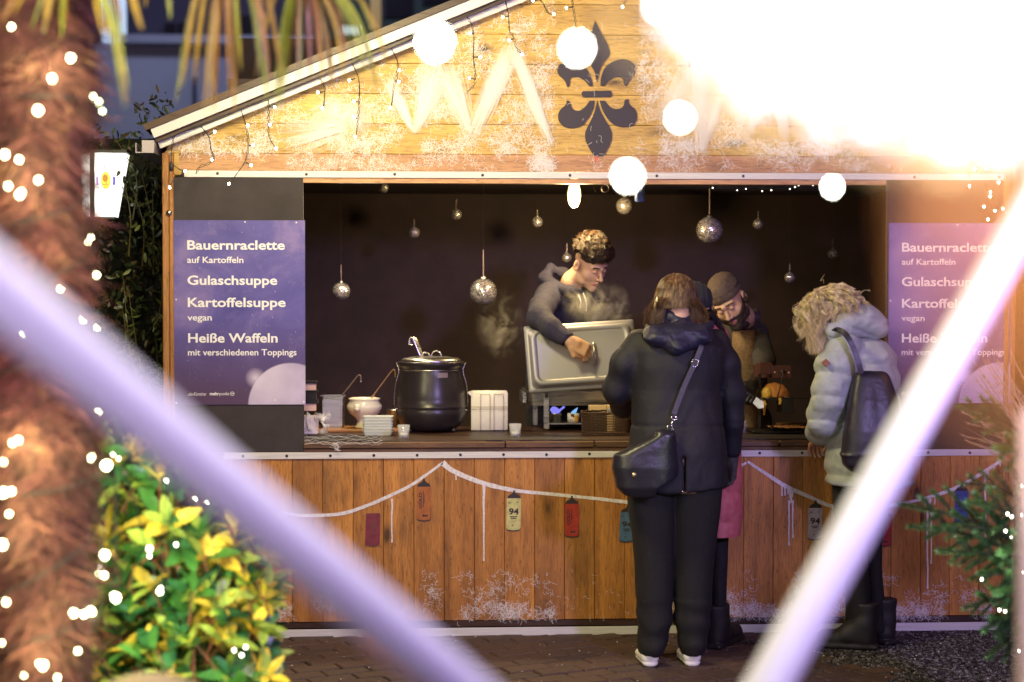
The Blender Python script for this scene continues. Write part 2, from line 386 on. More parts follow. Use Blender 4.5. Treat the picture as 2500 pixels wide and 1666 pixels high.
# gravel on the right
def pebbles(name, n, xr, yr, sz, m, label, ok=lambda x, y: True, z0=.004):
    pv = np.array([(0, 0, 1), (1, 0, 0), (0, 1, 0), (-1, 0, 0), (0, -1, 0), (0, 0, -1)], float); pf = [(0, 1, 2), (0, 2, 3), (0, 3, 4), (0, 4, 1), (5, 2, 1), (5, 3, 2), (5, 4, 3), (5, 1, 4)]
    V, F = [], []; k = 0
    for _ in range(n):
        x = RNG.uniform(*xr); y = RNG.uniform(*yr)
        if not ok(x, y): continue
        s = RNG.uniform(*sz); q = RNG.uniform(0, 6.28); v = pv*RNG.uniform(.6, 1.2, (6, 1))*s*np.array([1, 1, .6]); c, t = math.cos(q), math.sin(q)
        v = np.stack([v[:, 0]*c-v[:, 1]*t+x, v[:, 0]*t+v[:, 1]*c+y, v[:, 2]+z0+s*.3], 1); V.append(v); F.extend([[a+k for a in f] for f in pf]); k += 6
    o = mk(name, np.concatenate(V), F, m); tag(o, label, 'gravel' if name == 'gravel' else 'litter', kind='stuff'); return o
mg = mat('gravel_stone', (.2, .18, .19), .7)
v, _ = coords(mg, rand=False); lk(mg, ramp(mg, noise(mg, v, 55, 1), [(.3, (.012, .010, .012)), (.52, (.035, .03, .034)), (.68, (.20, .18, .20))]), bs(mg).inputs['Base Color'])
pebbles('gravel', 26000, (1.15, 3.0), (-1.7, .02), (.004, .012), mg, 'dark wet gravel strewn beside the paving at the stall foot', lambda x, y: x > 1.25+.45*RNG.random()+.25*math.sin(y*6)+(.25 if y > -.35 else 0))
pebbles('scattered_crumbs', 260, (-2.4, 2.4), (-1.4, -.02), (.002, .0065), mat('pale_crumb', (.6, .52, .5), .8), 'pale crumbs and grit scattered over the dark paving', z0=.012)
# ================================================================== the stall
XL, XR, XC = X0(398), X0(2478), X0(1456)
SLOPE = .412
zsill0, zsill1 = Z0(1117), Z0(1101)          # counter strip
ztop = Z0(1075)
zhead = Z0(379); zapex = Z0(-108)
stall = empty('market_stall', (XC, 0, 0), 'pitched-roof wooden market stall with black interior, cobwebbed gable and painted spray cans', 'market stall')
# -- front boards under the counter
NB = 28; bw = (XR-XL-.05)/NB
zb0, zb1 = Z0(1512), Z0(1110)
for i in range(NB):
    h = zb1-zb0; vv, ff = chamfer(bw-.0016, .022, h, .0022)
    me = bpy.data.meshes.new('plank'); me.from_pydata(vv, [], ff); me.materials.append(M['front'])
    inst('plank', me, (XL+.025+bw*(i+.5), .011+random.uniform(-.0012, .0012), zb0+h/2), stall)
MB().box(XL+.02, XR-.02, .03, .06, zb0, zb1).build('front_backing', M['darkwood'], stall)
# -- corner posts
for x0, x1 in ((XL, XL+.03), (XL+.032, XL+.052), (XR-.06, XR-.03), (XR-.028, XR)):
    MB().box(x0, x1, -.012, .05, .05, zhead, c=.004).build('post', M['post'], stall)
# -- side walls, back wall, floor, ceiling, all black inside
D = 2.35; ZF = .12
def plain(name, x0, x1, y0, y1, z0, z1, m): return MB().box(x0, x1, y0, y1, z0, z1).build(name, m, stall)
plain('back_wall', XL+.05, XR-.05, D, D+.04, ZF, 3.2, M['inner'])
plain('side_wall', XL+.02, XL+.05, .07, D, .1, zhead, M['inner'])
plain('side_wall', XR-.05, XR-.02, .07, D, .1, zhead, M['inner'])
plain('stall_floor', XL+.05, XR-.05, .07, D, .06, ZF, M['inner'])
plain('ceiling', XL+.05, XR-.05, .12, D, Z0(428)+.07, Z0(428)+.09, M['inner'])
# -- header, strips, lintel
zA, zB = Z0(437), Z0(421)
vv, ff = chamfer(XR-XL-.12, .03, zhead-zB-.002, .002)
me = bpy.data.meshes.new('header_board'); me.from_pydata(vv, [], ff); me.materials.append(M['lintel'])
inst('header_board', me, (XC+.01, .013, (zhead+zB)/2), stall)
MB().box(XL+.053, XL+.09, .0, .03, zB-.02, zhead, c=.002).build('header_block', M['gable'], stall)
MB().box(XR-.10, XR-.062, .0, .03, zB-.02, zhead, c=.002).build('header_block', M['gable'], stall)
xs0, xs1 = X0(451), X0(2457)
def strip(x0, x1, z0, z1, yf, step, off, holes_label='screw'):
    s = MB().box(x0, x1, yf, yf+.006, z0, z1, c=.0012).build('metal_strip', M['alu'], stall)
    x = x0+off
    while x < x1-.02:
        t = MB(); t.lathe([(.0, -.0018), (.0060, -.0015), (.0072, .0005)], n=10, rot=(R(-90), 0, 0), ctr=(x, yf-.001, (z0+z1)/2+random.uniform(-.002, .002)))
        t.f = [q[::-1] for q in t.f]; t.build('screw', M['black'], s); x += step
    return s
strip(xs0, xs1, zA, zB, -.008, .412, .155)
plain('lintel', X0(741), X0(2163), .0, .05, Z0(449), zA-.001, M['lintel'])
strip(X0(545), X0(2462), zsill0, zsill1, -.010, .2035, .09)
strip(X0(600), X0(1757), Z0(1547), Z0(1527), -.03, 9, 8); strip(X0(1764), X0(2440), Z0(1546), Z0(1526), -.03, 9, 8)
plain('foot_beam', XL+.03, XR-.03, -.005, .05, Z0(1526), Z0(1513), M['darkwood'])
MB().box(X0(1255), X0(1560), -.026, .08, .0, Z0(1548), c=.004).build('support_timber', M['board'], stall)
plain('underside', XL+.05, XR-.05, .09, D, .02, .055, M['inner'])
M['edge'] = wood('worn_edge_wood', (.035, .016, .009), (.17, .085, .04), 'x')
# -- counter: dark boards with lighter worn edge pieces
for i, (a, b) in enumerate(((741, 1232), (1235, 1450), (1454, 1900), (1904, 2160))):
    MB().box(X0(a), X0(b), -.022, .03, ztop-.032, ztop-.006, c=.003).build('counter_edge', M['edge'], stall)
MB().box(X0(741), X0(2160), -.012, .03, zsill1, ztop-.034, c=.002).build('counter_edge', M['edge'], stall)
for k in range(4):
    MB().box(X0(700), X0(2200), .032+k*.213, .032+(k+1)*.213-.003, ztop-.03, ztop, c=.002).build('counter_plank', M['darkwood'], stall)
# -- black side panels
for a, b in ((424, 741), (2163, 2472)):
    MB().box(X0(a), X0(b), -.004, .02, Z0(1100), zA-.001, c=.001).build('shutter_panel', M['panel'], stall)
# -- gable boards
gz = [zhead]; step = 73.2/K(0)
while gz[-1] < zapex-.05: gz.append(gz[-1]+step)
def half(z): return max(0.02, min((zapex-z)/SLOPE, XC-XL-.012))
for z0, z1 in zip(gz[:-1], gz[1:]):
    a, b = half(z0), half(min(z1, zapex)); z1 = min(z1, zapex)-.0012; z0 += .0006; c = .002
    o = MB(); o.v = [(-a, 0, z0), (a, 0, z0), (b, 0, z1), (-b, 0, z1), (-a, -c, z0+c), (a, -c, z0+c), (b, -c, z1-c), (-b, -c, z1-c), (-a, .02, z0), (a, .02, z0), (b, .02, z1), (-b, .02, z1)]
    o.v = [(x+XC, y+.004, z) for x, y, z in o.v]
    o.f = [[4, 5, 6, 7], [0, 1, 5, 4], [2, 3, 7, 6], [1, 2, 6, 5], [3, 0, 4, 7], [8, 9, 1, 0], [10, 11, 3, 2], [9, 10, 2, 1], [11, 8, 0, 3], [11, 10, 9, 8]]
    q = o.build('gable_board', M['gable'], stall)
plain('gable_backing', XL+.3, XR-.3, .026, .05, zhead, zhead+.35, M['inner'])
# -- roof
tn = SLOPE; L = math.hypot(1, tn); ux, uz = 1/L, tn/L
xe = (X0(381)-XC); ze = Z0(329)
for s in (-1, 1):
    def beam(name, off0, off1, y0, y1, m, ext=0.0, c=.002, x_end=0):
        """a board running up the roof slope; off = metres below the roof line"""
        n = (uz, ux)   # normal pointing up-left for left side
        X_e = xe-ext; Z_e = ze-ext*tn
        Zp = ze+(-xe)*tn
        pts = []
        for (x, z, o_) in ((X_e, Z_e, off0), (0, Zp, off0), (0, Zp, off1), (X_e, Z_e, off1)):
            pts.append((x, z-o_*L) if x == 0 else (x+o_*uz, z-o_*ux))
        pts = [(XC+(x if s < 0 else -x), z) for x, z in pts]
        if s > 0: pts = pts[::-1]
        b = MB(); b.poly(pts[::-1], y0, y1); return b.build(name, m, stall)
    beam('roof', -.030, -.001, -.14, D+.3, M['darkwood'], .02)
    beam('roof_soffit', .0, .012, -.10, D+.2, M['inner'])
    beam('barge_strip', .0, .043, -.125, -.105, M['alu'])
    beam('barge_strip', .058, .088, -.060, -.045, M['alu'])
    beam('barge_board', .012, .060, -.100, -.05, M['darkwood'])
    # gutter with its open end
    gx = XC+s*(-(X0(385)-XC)) if s > 0 else X0(385)
    g = MB(); d0 = gx-.0 if s < 0 else gx
    a, b = (gx-.075, gx+.01) if s < 0 else (gx-.01, gx+.075)
    zt = Z0(362)
    g.box(a, b, -.13, D+.3, zt-.045, zt-.04).box(a, a+.004, -.13, D+.3, zt-.04, zt).box(b-.004, b, -.13, D+.3, zt-.04, zt+.01)
    g.box(a+.03 if s < 0 else a, b if s < 0 else b-.03, -.135, -.131, zt-.045, zt+.012)
    g.build('gutter', mat('gutter_metal', (.30, .26, .30), .4, .7), stall)
t = MB(); t.lathe([(0, -.012), (.010, -.010), (.014, -.004), (.014, 0)], n=20, rot=(R(-90), 0, 0), ctr=(X0(415), -.014, Z0(524))); t.f = [q[::-1] for q in t.f]; t.build('bolt', M['steel'], stall, True)
# -- fleur-de-lis painted on the gable (board-thick cut-outs laid on)
FM = mat('matt_black_paint', (.035, .026, .035), .6)
def fz(pts): return [(float(P(x, y, 0)[0]), float(P(x, y, 0)[2])) for x, y in pts]
def zz(pts): # zoom px -> photo px
    return [(1320+x*.2424, 40+y*.2424) for x, y in pts]
def blob(pts, n=6): q = sm([*pts, pts[0]], n)[:-1]; return q
shapes = [
 sm([(548, 45), (600, 150), (660, 260), (692, 350), (690, 400), (640, 460), (600, 530), (565, 660)], 6).tolist()+sm([(565, 660), (540, 560), (500, 490), (455, 430), (440, 360), (455, 290), (500, 180), (530, 100), (548, 45)], 6).tolist()[1:-1],
 sm([(602, 700), (608, 620), (640, 530), (700, 475), (780, 440), (850, 434), (920, 465), (955, 520), (945, 580), (900, 640), (862, 705)], 6).tolist()+sm([(862, 705), (840, 690), (830, 640), (800, 615), (740, 618), (690, 645), (660, 675), (640, 704)], 5).tolist()[1:],
 sm([(523, 706), (510, 640), (480, 560), (430, 500), (350, 455), (270, 448), (200, 480), (168, 530), (180, 590), (240, 650), (268, 715)], 6).tolist()+sm([(268, 715), (290, 700), (295, 640), (320, 615), (390, 620), (440, 650), (470, 680), (490, 706)], 5).tolist()[1:],
 [(425, 757), (700, 750), (712, 760), (717, 785), (710, 808), (700, 815), (430, 818), (418, 805), (411, 785), (415, 765)],
 sm([(568, 852), (590, 930), (640, 1030), (700, 1130), (715, 1200), (700, 1280), (660, 1360), (632, 1412)], 6).tolist()+sm([(540, 1412), (500, 1350), (455, 1260), (447, 1190), (465, 1130), (510, 1040), (545, 950), (568, 852)], 6).tolist()[:-1],
 sm([(595, 852), (620, 940), (680, 1040), (750, 1100), (830, 1118), (910, 1108), (960, 1060), (968, 990), (950, 940), (905, 900), (885, 870), (888, 842)], 6).tolist()+sm([(870, 836), (845, 850), (838, 890), (810, 925), (750, 935), (700, 915), (665, 875), (645, 852)], 5).tolist(),
 sm([(540, 852), (530, 920), (490, 1010), (420, 1095), (330, 1128), (240, 1115), (185, 1060), (176, 990), (200, 940), (245, 900), (262, 870), (256, 852)], 6).tolist()+sm([(280, 850), (300, 880), (312, 920), (350, 950), (400, 948), (450, 910), (480, 870), (492, 854)], 5).tolist(),
]
fl = None
for k, s in enumerate(shapes):
    pts = fz(zz(s)); A = sum(pts[i][0]*pts[(i+1) % len(pts)][1]-pts[(i+1) % len(pts)][0]*pts[i][1] for i in range(len(pts)))
    if A < 0: pts = pts[::-1]
    b = MB(); b.poly(pts, -.006, -.001)
    if fl is None: fl = b.build('fleur_de_lis', FM, stall)
    else: b.build('petal', FM, fl)
b = MB(); pts = fz(zz([(540, 1416), (578, 1416), (568, 1460), (560, 1482), (550, 1460)])); b.poly(pts[::-1], -.0045, -.0035); b.build('red_tip', mat('red_paint', (.65, .07, .04), .6), fl)
# -- painted garland and spray cans on the front boards
WP = mat('white_spray_paint', (.74, .68, .70), .7)
v, _ = coords(WP, rand=False); lk(WP, ramp(WP, noise(WP, v, 60, 5), [(.3, (.55, .46, .44)), (.6, (.80, .75, .77))]), bs(WP).inputs['Base Color'])
YP = -.0022
def pl(pts, wpx, name='painted_line', n=8):
    q = sm([P(x, y, 0) for x, y in pts], n); q[:, 1] = YP
    w_ = np.interp(np.linspace(0, 1, len(q)), np.linspace(0, 1, len(wpx)), wpx)/K(0); w_ = w_*(1+RNG.normal(0, .05, len(q)))
    b = MB(); b.ribbon(q, w_, (0, -1, 0)); return b.build(name, WP, stall)
pl([(690, 1252), (741, 1259), (830, 1255), (890, 1237), (940, 1216), (1000, 1187), (1040, 1160), (1081, 1130)], (6, 8, 9, 8, 8, 7, 6))
pl([(1080, 1130), (1110, 1152), (1180, 1180), (1260, 1198), (1350, 1207), (1450, 1217), (1532, 1226), (1620, 1232), (1700, 1205), (1770, 1160), (1822, 1130)], (14, 12, 11, 9, 8, 8, 9, 9, 8, 7, 6))
pl([(1825, 1127), (1870, 1157), (1920, 1188), (1980, 1215), (2030, 1236), (2100, 1244), (2170, 1235), (2250, 1219), (2330, 1193), (2390, 1160), (2444, 1124)], (6, 8, 10, 9, 9, 8, 8, 8, 9, 9, 8))
for x, y0, y1, a in ((957, 1218, 1325, 1.5), (1113, 1157, 1172, 1), (1181, 1182, 1370, 3.5), (1909, 1187, 1211, 1), (1916, 1190, 1210, 1), (1923, 1192, 1206, 1), (1931, 1195, 1228, 12), (1926, 1222, 1332, 1), (1935, 1222, 1314, 1), (2268, 1218, 1243, 10), (2264, 1240, 1438, 2), (2273, 1240, 1377, 1.2), (2258, 1220, 1234, 1), (2282, 1216, 1232, 1), (2406, 1150, 1175, 8), (2405, 1170, 1324, 2), (2413, 1148, 1175, 1), (2427, 1137, 1145, 1), (2441, 1127, 1138, 1)):
    q = np.array([P(x+random.uniform(-.8, .8), y, 0) for y in np.linspace(y0, y1, 9)]); q[:, 1] = YP-.0006
    b = MB(); b.ribbon(q, np.interp(range(9), [0, 1, 7, 8], [a+4, a+2.4, 3.0, 4.4])/K(0)); b.build('paint_drip', WP, stall)
BP = mat('stencil_black', (.03, .018, .02), .6)
def can(cx, yt, yb, body, kind, tilt=0.0, cap=True, faded=False):
    c0 = P(cx, yb, 0); k = 1/K(0); h = (yb-yt)*k; W = 17.5*k
    def tr(u, v): x, z = u, v; return (c0[0]+x*math.cos(tilt)-z*math.sin(tilt)*-1*0+z*math.sin(tilt), c0[2]+z*math.cos(tilt))
    def pth(pts, y, m, nm, par): b = MB(); v = [(*tr(u, q),) for u, q in pts]; b.v = [(x, y, z) for x, z in v]; b.f = [list(range(len(v)))]; return b.build(nm, m, par)
    bt = .80*h
    low = [(-W, .05*h), (-W*.8, .02*h), (0, 0), (W*.8, .02*h), (W, .05*h)]
    root = pth(low+[(W, bt), (W*.85, bt+.02*h), (-W*.85, bt+.02*h), (-W, bt)], YP-.0004, body, 'painted_can', stall)
    dark = BP if not faded else mat('faded_stencil', (.14, .05, .035), .7)
    if cap:
        pth([(-W*.95, bt+.01*h), (W*.95, bt+.01*h), (W*.8, bt+.07*h), (W*.45, bt+.11*h), (-W*.45, bt+.11*h), (-W*.8, bt+.07*h)], YP-.0008, dark, 'can_shoulder', root)
        pth([(-W*.3, bt+.11*h), (W*.3, bt+.11*h), (W*.3, bt+.14*h), (W*.12, bt+.15*h), (W*.15, bt+.20*h), (-W*.15, bt+.20*h), (-W*.12, bt+.15*h), (-W*.3, bt+.14*h)], YP-.0008, dark, 'can_nozzle', root)
    pth([(-W, .05*h), (-W*.8, .02*h), (0, 0), (W*.8, .02*h), (W, .05*h), (W, .085*h), (W*.8, .045*h), (0, .028*h), (-W*.8, .045*h), (-W, .085*h)], YP-.0008, dark, 'can_base', root)
    if kind == '94':
        x, z = tr(-W*.68, h*.42); lettering('94', x, z, W*1.4, YP-.001, dark, root, .03, h*.15, rot=-tilt)
        for zz_, ww in ((.35, .9), (.31, .6)):
            x, z = tr(-W*ww*.6, h*zz_); pth([(-W*ww*.6, h*zz_), (W*ww*.6, h*zz_), (W*ww*.6, h*(zz_+.022)), (-W*ww*.6, h*(zz_+.022))], YP-.001, dark, 'small_print', root)
        x, z = tr(-W*.8, h*.68); lettering('life', x, z, W*.42, YP-.001, dark, root, 0, h*.05, rot=-tilt)
        pth([(W*.35, h*.70), (W*.62, h*.70), (W*.48, h*.73)], YP-.001, dark, 'small_print', root)
        pth([(-W*.3, h*.14), (W*.0, h*.14), (-W*.15, h*.18)], YP-.001, dark, 'small_print', root)
    elif kind == 'GOLD':
        x, z = tr(-W*.28, h*.30); lettering('GOLD', x, z, h*.36, YP-.001, dark, root, .035, W*.42, vertical=True, rot=-tilt)
        pth([(-W*.12, h*.34), (-W*.02, h*.34), (-W*.02, h*.70), (-W*.12, h*.70)], YP-.001, dark, 'small_print', root)
        pth([(W*.05, h*.44), (W*.1, h*.44), (W*.1, h*.62), (W*.05, h*.62)], YP-.001, dark, 'small_print', root)
        pth([(-W*.2, h*.12), (W*.5, h*.12), (W*.5, h*.17), (W*.15, h*.15), (-W*.2, h*.18)], YP-.001, dark, 'small_print', root)
        pth([(W*.93, h*.06), (W, h*.06), (W, h*.32), (W*.95, h*.32)], YP-.001, dark, 'can_edge', root)
    else:
        pth([(-W*.3, h*.42), (W*.3, h*.44), (W*.2, h*.58), (-W*.1, h*.6)], YP-.001, dark, 'small_print', root)
        pth([(-W*.4, h*.32), (W*.35, h*.33), (W*.35, h*.36), (-W*.4, h*.35)], YP-.001, dark, 'small_print', root)
    return root
def spray(name, c): 
    m = mat(name, c, .65); v, _ = coords(m, rand=False); lk(m, ramp(m, noise(m, v, 30, 5), [(.35, tuple(a*.7 for a in c)), (.6, c)]), bs(m).inputs['Base Color']); return m
can(909, 1235, 1335, spray('crimson_spray', (.22, .03, .05)), 'none', .03, False, True)
can(1035, 1168, 1274, spray('orange_spray', (.42, .13, .03)), 'GOLD', 0)
can(1253, 1197, 1298, spray('pale_yellow_spray', (.60, .55, .22)), '94', .02)
can(1396, 1210, 1313, spray('red_spray', (.42, .035, .02)), 'GOLD', 0)
can(1528, 1232, 1325, spray('blue_spray', (.07, .15, .27)), '94', .05)
can(1988, 1220, 1320, spray('lavender_white_spray', (.60, .48, .58)), '94', .03)
can(2158, 1240, 1336, spray('scarlet_spray', (.42, .03, .03)), 'GOLD', .02)
can(2347, 1178, 1280, spray('deep_blue_spray', (.05, .08, .30)), '94', 0)
# ================================================================== menu posters
def poster_mat():
    m = mat('galaxy_print', (.1, .1, .4), .38); tc = nd(m, 'ShaderNodeTexCoord'); g = tc.outputs['Object']
    n1 = noise(m, g, 3.2, 6, .6, .6); n2 = noise(m, g, 9, 5, .7)
    c = ramp(m, n1, [(.30, (.050, .042, .24)), (.52, (.105, .085, .34)), (.72, (.25, .18, .42))])
    c = mixc(m, ramp(m, n2, [(.55, (0,)*3), (.75, (.35,)*3)]), c, (.36, .26, .42))
    sp = nd(m, 'ShaderNodeSeparateXYZ'); lk(m, g, sp.inputs[0])
    lo = ramp(m, sp.outputs[2], [(.05, (1,)*3), (.42, (0,)*3)]); c = mixc(m, lo, c, (.085, .045, .11))
    for sc_, th, st in ((46, .055, .9), (16, .035, 1.0)):
        vo = nd(m, 'ShaderNodeTexVoronoi'); vo.inputs['Scale'].default_value = sc_; lk(m, g, vo.inputs['Vector'])
        c = mixc(m, ramp(m, vo.outputs['Distance'], [(th*.5, (st,)*3), (th, (0,)*3)]), c, (.75, .7, .9))
    # the printed moon at the foot of the poster
    ds = nd(m, 'ShaderNodeVectorMath', operation='DISTANCE'); fl_ = nd(m, 'ShaderNodeVectorMath', operation='MULTIPLY'); fl_.inputs[1].default_value = (1, 0, 1); lk(m, g, fl_.inputs[0])
    lk(m, fl_.outputs[0], ds.inputs[0]); ds.inputs[1].default_value = (.236, 0, -.004)
    inside = ramp(m, ds.outputs['Value'], [(.195, (1,)*3), (.2, (0,)*3)])
    mc = ramp(m, noise(m, g, 6, 5, .6), [(.3, (.20, .14, .34)), (.7, (.52, .44, .66))])
    d2 = nd(m, 'ShaderNodeVectorMath', operation='DISTANCE'); lk(m, fl_.outputs[0], d2.inputs[0]); d2.inputs[1].default_value = (.12, 0, .12)
    mc = mixc(m, ramp(m, d2.outputs['Value'], [(.05, (.8,)*3), (.26, (0,)*3)]), mc, (.66, .58, .72))
    c = mixc(m, inside, c, mc)
    d3 = nd(m, 'ShaderNodeVectorMath', operation='DISTANCE'); lk(m, fl_.outputs[0], d3.inputs[0]); d3.inputs[1].default_value = (.072, 0, .125)
    c = mixc(m, ramp(m, d3.outputs['Value'], [(.0, (.9,)*3), (.05, (0,)*3)]), c, (.7, .6, .75))
    lk(m, c, bs(m).inputs['Base Color']); return m
PM = poster_mat(); TX = mat('poster_lettering', (.82, .79, .80), .5)
PW, PH = 315/K(0), 446/K(0)
def poster(xl, zt, k, label, cover):
    root = empty('menu_poster', (xl+PW/2, -.008, zt-PH), label, 'poster', 'menu posters on the stall shutters')
    MB().box(xl, xl+PW, -.010, -.0055, zt-PH, zt).build('printed_sheet', PM, root, loc=(xl+PW/2, -.010, zt-PH)) if 0 else None
    b = MB(); b.box(xl, xl+PW, -.010, -.0055, zt-PH, zt); mk('printed_sheet', np.array(b.v)-np.array([xl+PW/2, 0, zt-PH]), b.f, PM, root, loc=(xl+PW/2, 0, zt-PH))
    rows = [('Bauernraclette', 457.5, 608.5, 234, 22.5, .022), ('auf Kartoffeln', 457, 641, 135, 15.5, .014), ('Gulaschsuppe', 457.5, 693.5, 215.5, 22.5, .022), ('Kartoffelsuppe', 458, 747, 235, 22.5, .022),
            ('vegan', 457, 780, 58.5, 15.5, .014), ('Heiße Waffeln', 458.5, 833, 215, 22.5, .022), ('mit verschiedenen Toppings', 458, 864.5, 261, 15.5, .014), ('mehr', 510, 961, 22, 8, .03), ('punkt', 533, 961, 24, 8, 0)]
    for s, x, y, w_, h_, bd in rows:
        lettering(s, xl+(x-425)/K(0)*k, zt-(y-538)/K(0), w_/K(0)*k, -.0112, TX, root, bd, h_/K(0))
    lettering('die', xl+(457.5-425)/K(0), zt-(962-538)/K(0), 12/K(0), -.0112, TX, root, -.004, 8/K(0), shear=.5)
    lettering('Kantine', xl+(470-425)/K(0), zt-(962-538)/K(0), 31/K(0), -.0112, TX, root, -.004, 9/K(0), shear=.5)
    b = MB(); a = np.linspace(0, 2*math.pi, 21); cx, cz = xl+(564-425)/K(0), zt-(957.5-538)/K(0)
    b.ribbon(np.stack([cx+.0085*np.cos(a), np.full(21, -.0112), cz+.0085*np.sin(a)], 1), .0022); b.box(cx-.006, cx+.006, -.0113, -.0110, cz-.001, cz+.0015)
    b.build('emblem', TX, root)
    for dx, dz in ((.008, .008), (PW-.14*PW/.6, .02), (PW-.008, .012), (.33, PH-.008), (PW-.04, PH-.01), (.01, PH*.57)):
        t = MB(); t.lathe([(0, -.003), (.003, -.002), (.0042, 0)], n=10, rot=(R(-90), 0, 0), ctr=(xl+dx, -.010, zt-PH+dz)); t.f = [q[::-1] for q in t.f]; t.build('pin', M['white'], root)
    return root
poster(X0(425.5), float(P(425, 538, 0)[2]), 1.0, 'violet starry menu poster on the shutter beside the palm trunk', 0)
poster(X0(2168), float(P(2168, 545, 0)[2]), 1.0, 'violet starry menu poster partly covered by the pale slanting pole', 0)
# ================================================================== things inside the stall
def H(Y): return float(ztop)
def at(px, Y, z=None): p = P(px, 742, Y); return np.array([p[0], Y, ztop if z is None else z])
def ground_y(py):   # depth Y at which a point on the counter top shows at row py
    return float((CAM[2]-ztop)*FPX/((py-742)*1.0)-7.5)
M['lidface'] = mat('lid_satin', (.30, .29, .32), .48, .55); v, _ = coords(M['lidface'], rand=False); bump(M['lidface'], noise(M['lidface'], v, 5, 4), .15, .01)
# -- mirror balls
MM = mat('mirror_tile', (.85, .83, .80), .22, .75)
v, _ = coords(MM, rand=False); vo = nd(MM, 'ShaderNodeTexVoronoi'); vo.inputs['Scale'].default_value = 75; lk(MM, v, vo.inputs['Vector'])
lk(MM, ramp(MM, vo.outputs['Color'], [(.2, (.30, .27, .25)), (.8, (.95, .92, .88))]), bs(MM).inputs['Base Color'])
MG = mat('mirror_core', (.62, .52, .48), .5, .1)
ROD = mat('hanging_thread', (.52, .40, .33), .5, .4)
def ball(px, py, r, ytop, Y, label, rodw=.0012):
    c = P(px, py, Y); R_ = r/K(Y); root = empty('mirror_ball', c, label, 'mirror ball', 'mirror balls hanging in the stall')
    b = MB(); nl = max(9, int(9+R_*190)); rows = []
    for i in range(nl):
        a0 = math.pi*(i+.06)/nl; a1 = math.pi*(i+.94)/nl; nn = max(6, int(2*nl*math.sin((a0+a1)/2)))
        for k in range(nn):
            b0 = 2*math.pi*(k+.06)/nn; b1 = 2*math.pi*(k+.94)/nn; ja, jb = RNG.normal(0, .018, 2)
            q = []
            for a, g in ((a0, b0), (a0, b1), (a1, b1), (a1, b0)):
                q.append(c+R_*np.array([math.sin(a)*math.cos(g+jb), math.sin(a)*math.sin(g+jb), math.cos(a+ja)])*(1+RNG.normal(0, .006)))
            b.add(q, [[3, 2, 1, 0]])
    o = b.build('mirror_tiles', MM, root); o['kind'] = 'stuff'
    b = MB(); b.lathe([(0, -R_*.97)]+[(R_*.97*math.sin(t), -R_*.97*math.cos(t)) for t in np.linspace(.15, 3.0, 14)]+[(0, R_*.97)], c, 24); b.build('core', MG, root, True)
    b = MB(); b.lathe([(R_*.2, 0), (R_*.2, R_*.16), (R_*.07, R_*.22), (0, R_*.22)], c+np.array([0, 0, R_*.95]), 12); b.build('cap', M['steel'], root, True)
    zt = P(px, ytop, Y)[2]; b = MB(); b.tube([c+np.array([0, 0, R_]), np.array([c[0], c[1], zt])], .0022 if r > 30 else .0014, 6); b.build('thread', ROD, root); b = MB(); b.tube([np.array([c[0], c[1], zt]), np.array([c[0], c[1], Z0(428)+.07])], .0004, 4); b.build('dark_thread', M['rubber'], root)
for a in ((936, 458, 13, 440, 1.3, 'small mirror ball half hidden behind the lintel, next to the shutter'),
          (1114, 524, 13.5, 488, 1.5, 'small mirror ball high up with a short thread, over the kettle lid'),
          (1011, 568, 13.5, 536, 1.5, 'small mirror ball hanging between the shutter and the large clear ball'),
          (833, 712, 22, 647, 1.2, 'medium mirror ball hanging lowest, nearest the left menu poster'),
          (1180, 713, 33, 610, 1.1, 'large mirror ball with warm sparkles above the white napkins'),
          (1312, 542, 13.5, 512, 1.4, 'small bright mirror ball above the hooded vendor, beside the glowing bulb'),
          (1525, 503, 21, 470, 1.2, 'medium mirror ball just below the lintel beside the blue hanging tube'),
          (1384, 630, 12, 595, 1.5, 'small mirror ball peeping out behind the dark-haired vendor head'),
          (1732, 562, 32.5, 461, 1.1, 'large silver mirror ball above the vendor in the bandana'),
          (1851, 547, 13, 516, 1.5, 'small mirror ball between the large silver ball and the right shutter, upper one'),
          (2033, 619, 13, 583, 1.5, 'small mirror ball nearest the right menu poster'),
          (1928, 678, 13, 645, 1.5, 'lowest small mirror ball, above the raclette grill')):
    ball(*a)
# -- glowing pear bulb
bc = P(1402, 470, .70); root = empty('pendant_bulb', bc, 'glowing pear-shaped filament bulb hanging above the vendor head', 'light bulb')
b = MB(); k = 1/K(.70)
b.lathe([(0, -38*k), (7*k, -36*k), (14*k, -24*k), (16.5*k, -8*k), (15*k, 6*k), (11*k, 22*k), (9*k, 34*k)], bc, 24); b.build('glass_bulb', mat('bulb_glow', (1, .9, .6), .3, emit=(1, .78, .30), es=3.2), root, True)
b = MB(); b.lathe([(9.5*k, 33*k), (10*k, 50*k), (6*k, 60*k), (0, 60*k)], bc, 16); b.tube([bc+np.array([0, 0, 58*k]), bc+np.array([0, 0, 90*k])], .003); b.build('socket', M['black'], root, True)
lamp('pendant_bulb_light', 'POINT', tuple(P(1398, 512, .68)), 44, (1.0, .74, .34), .05)
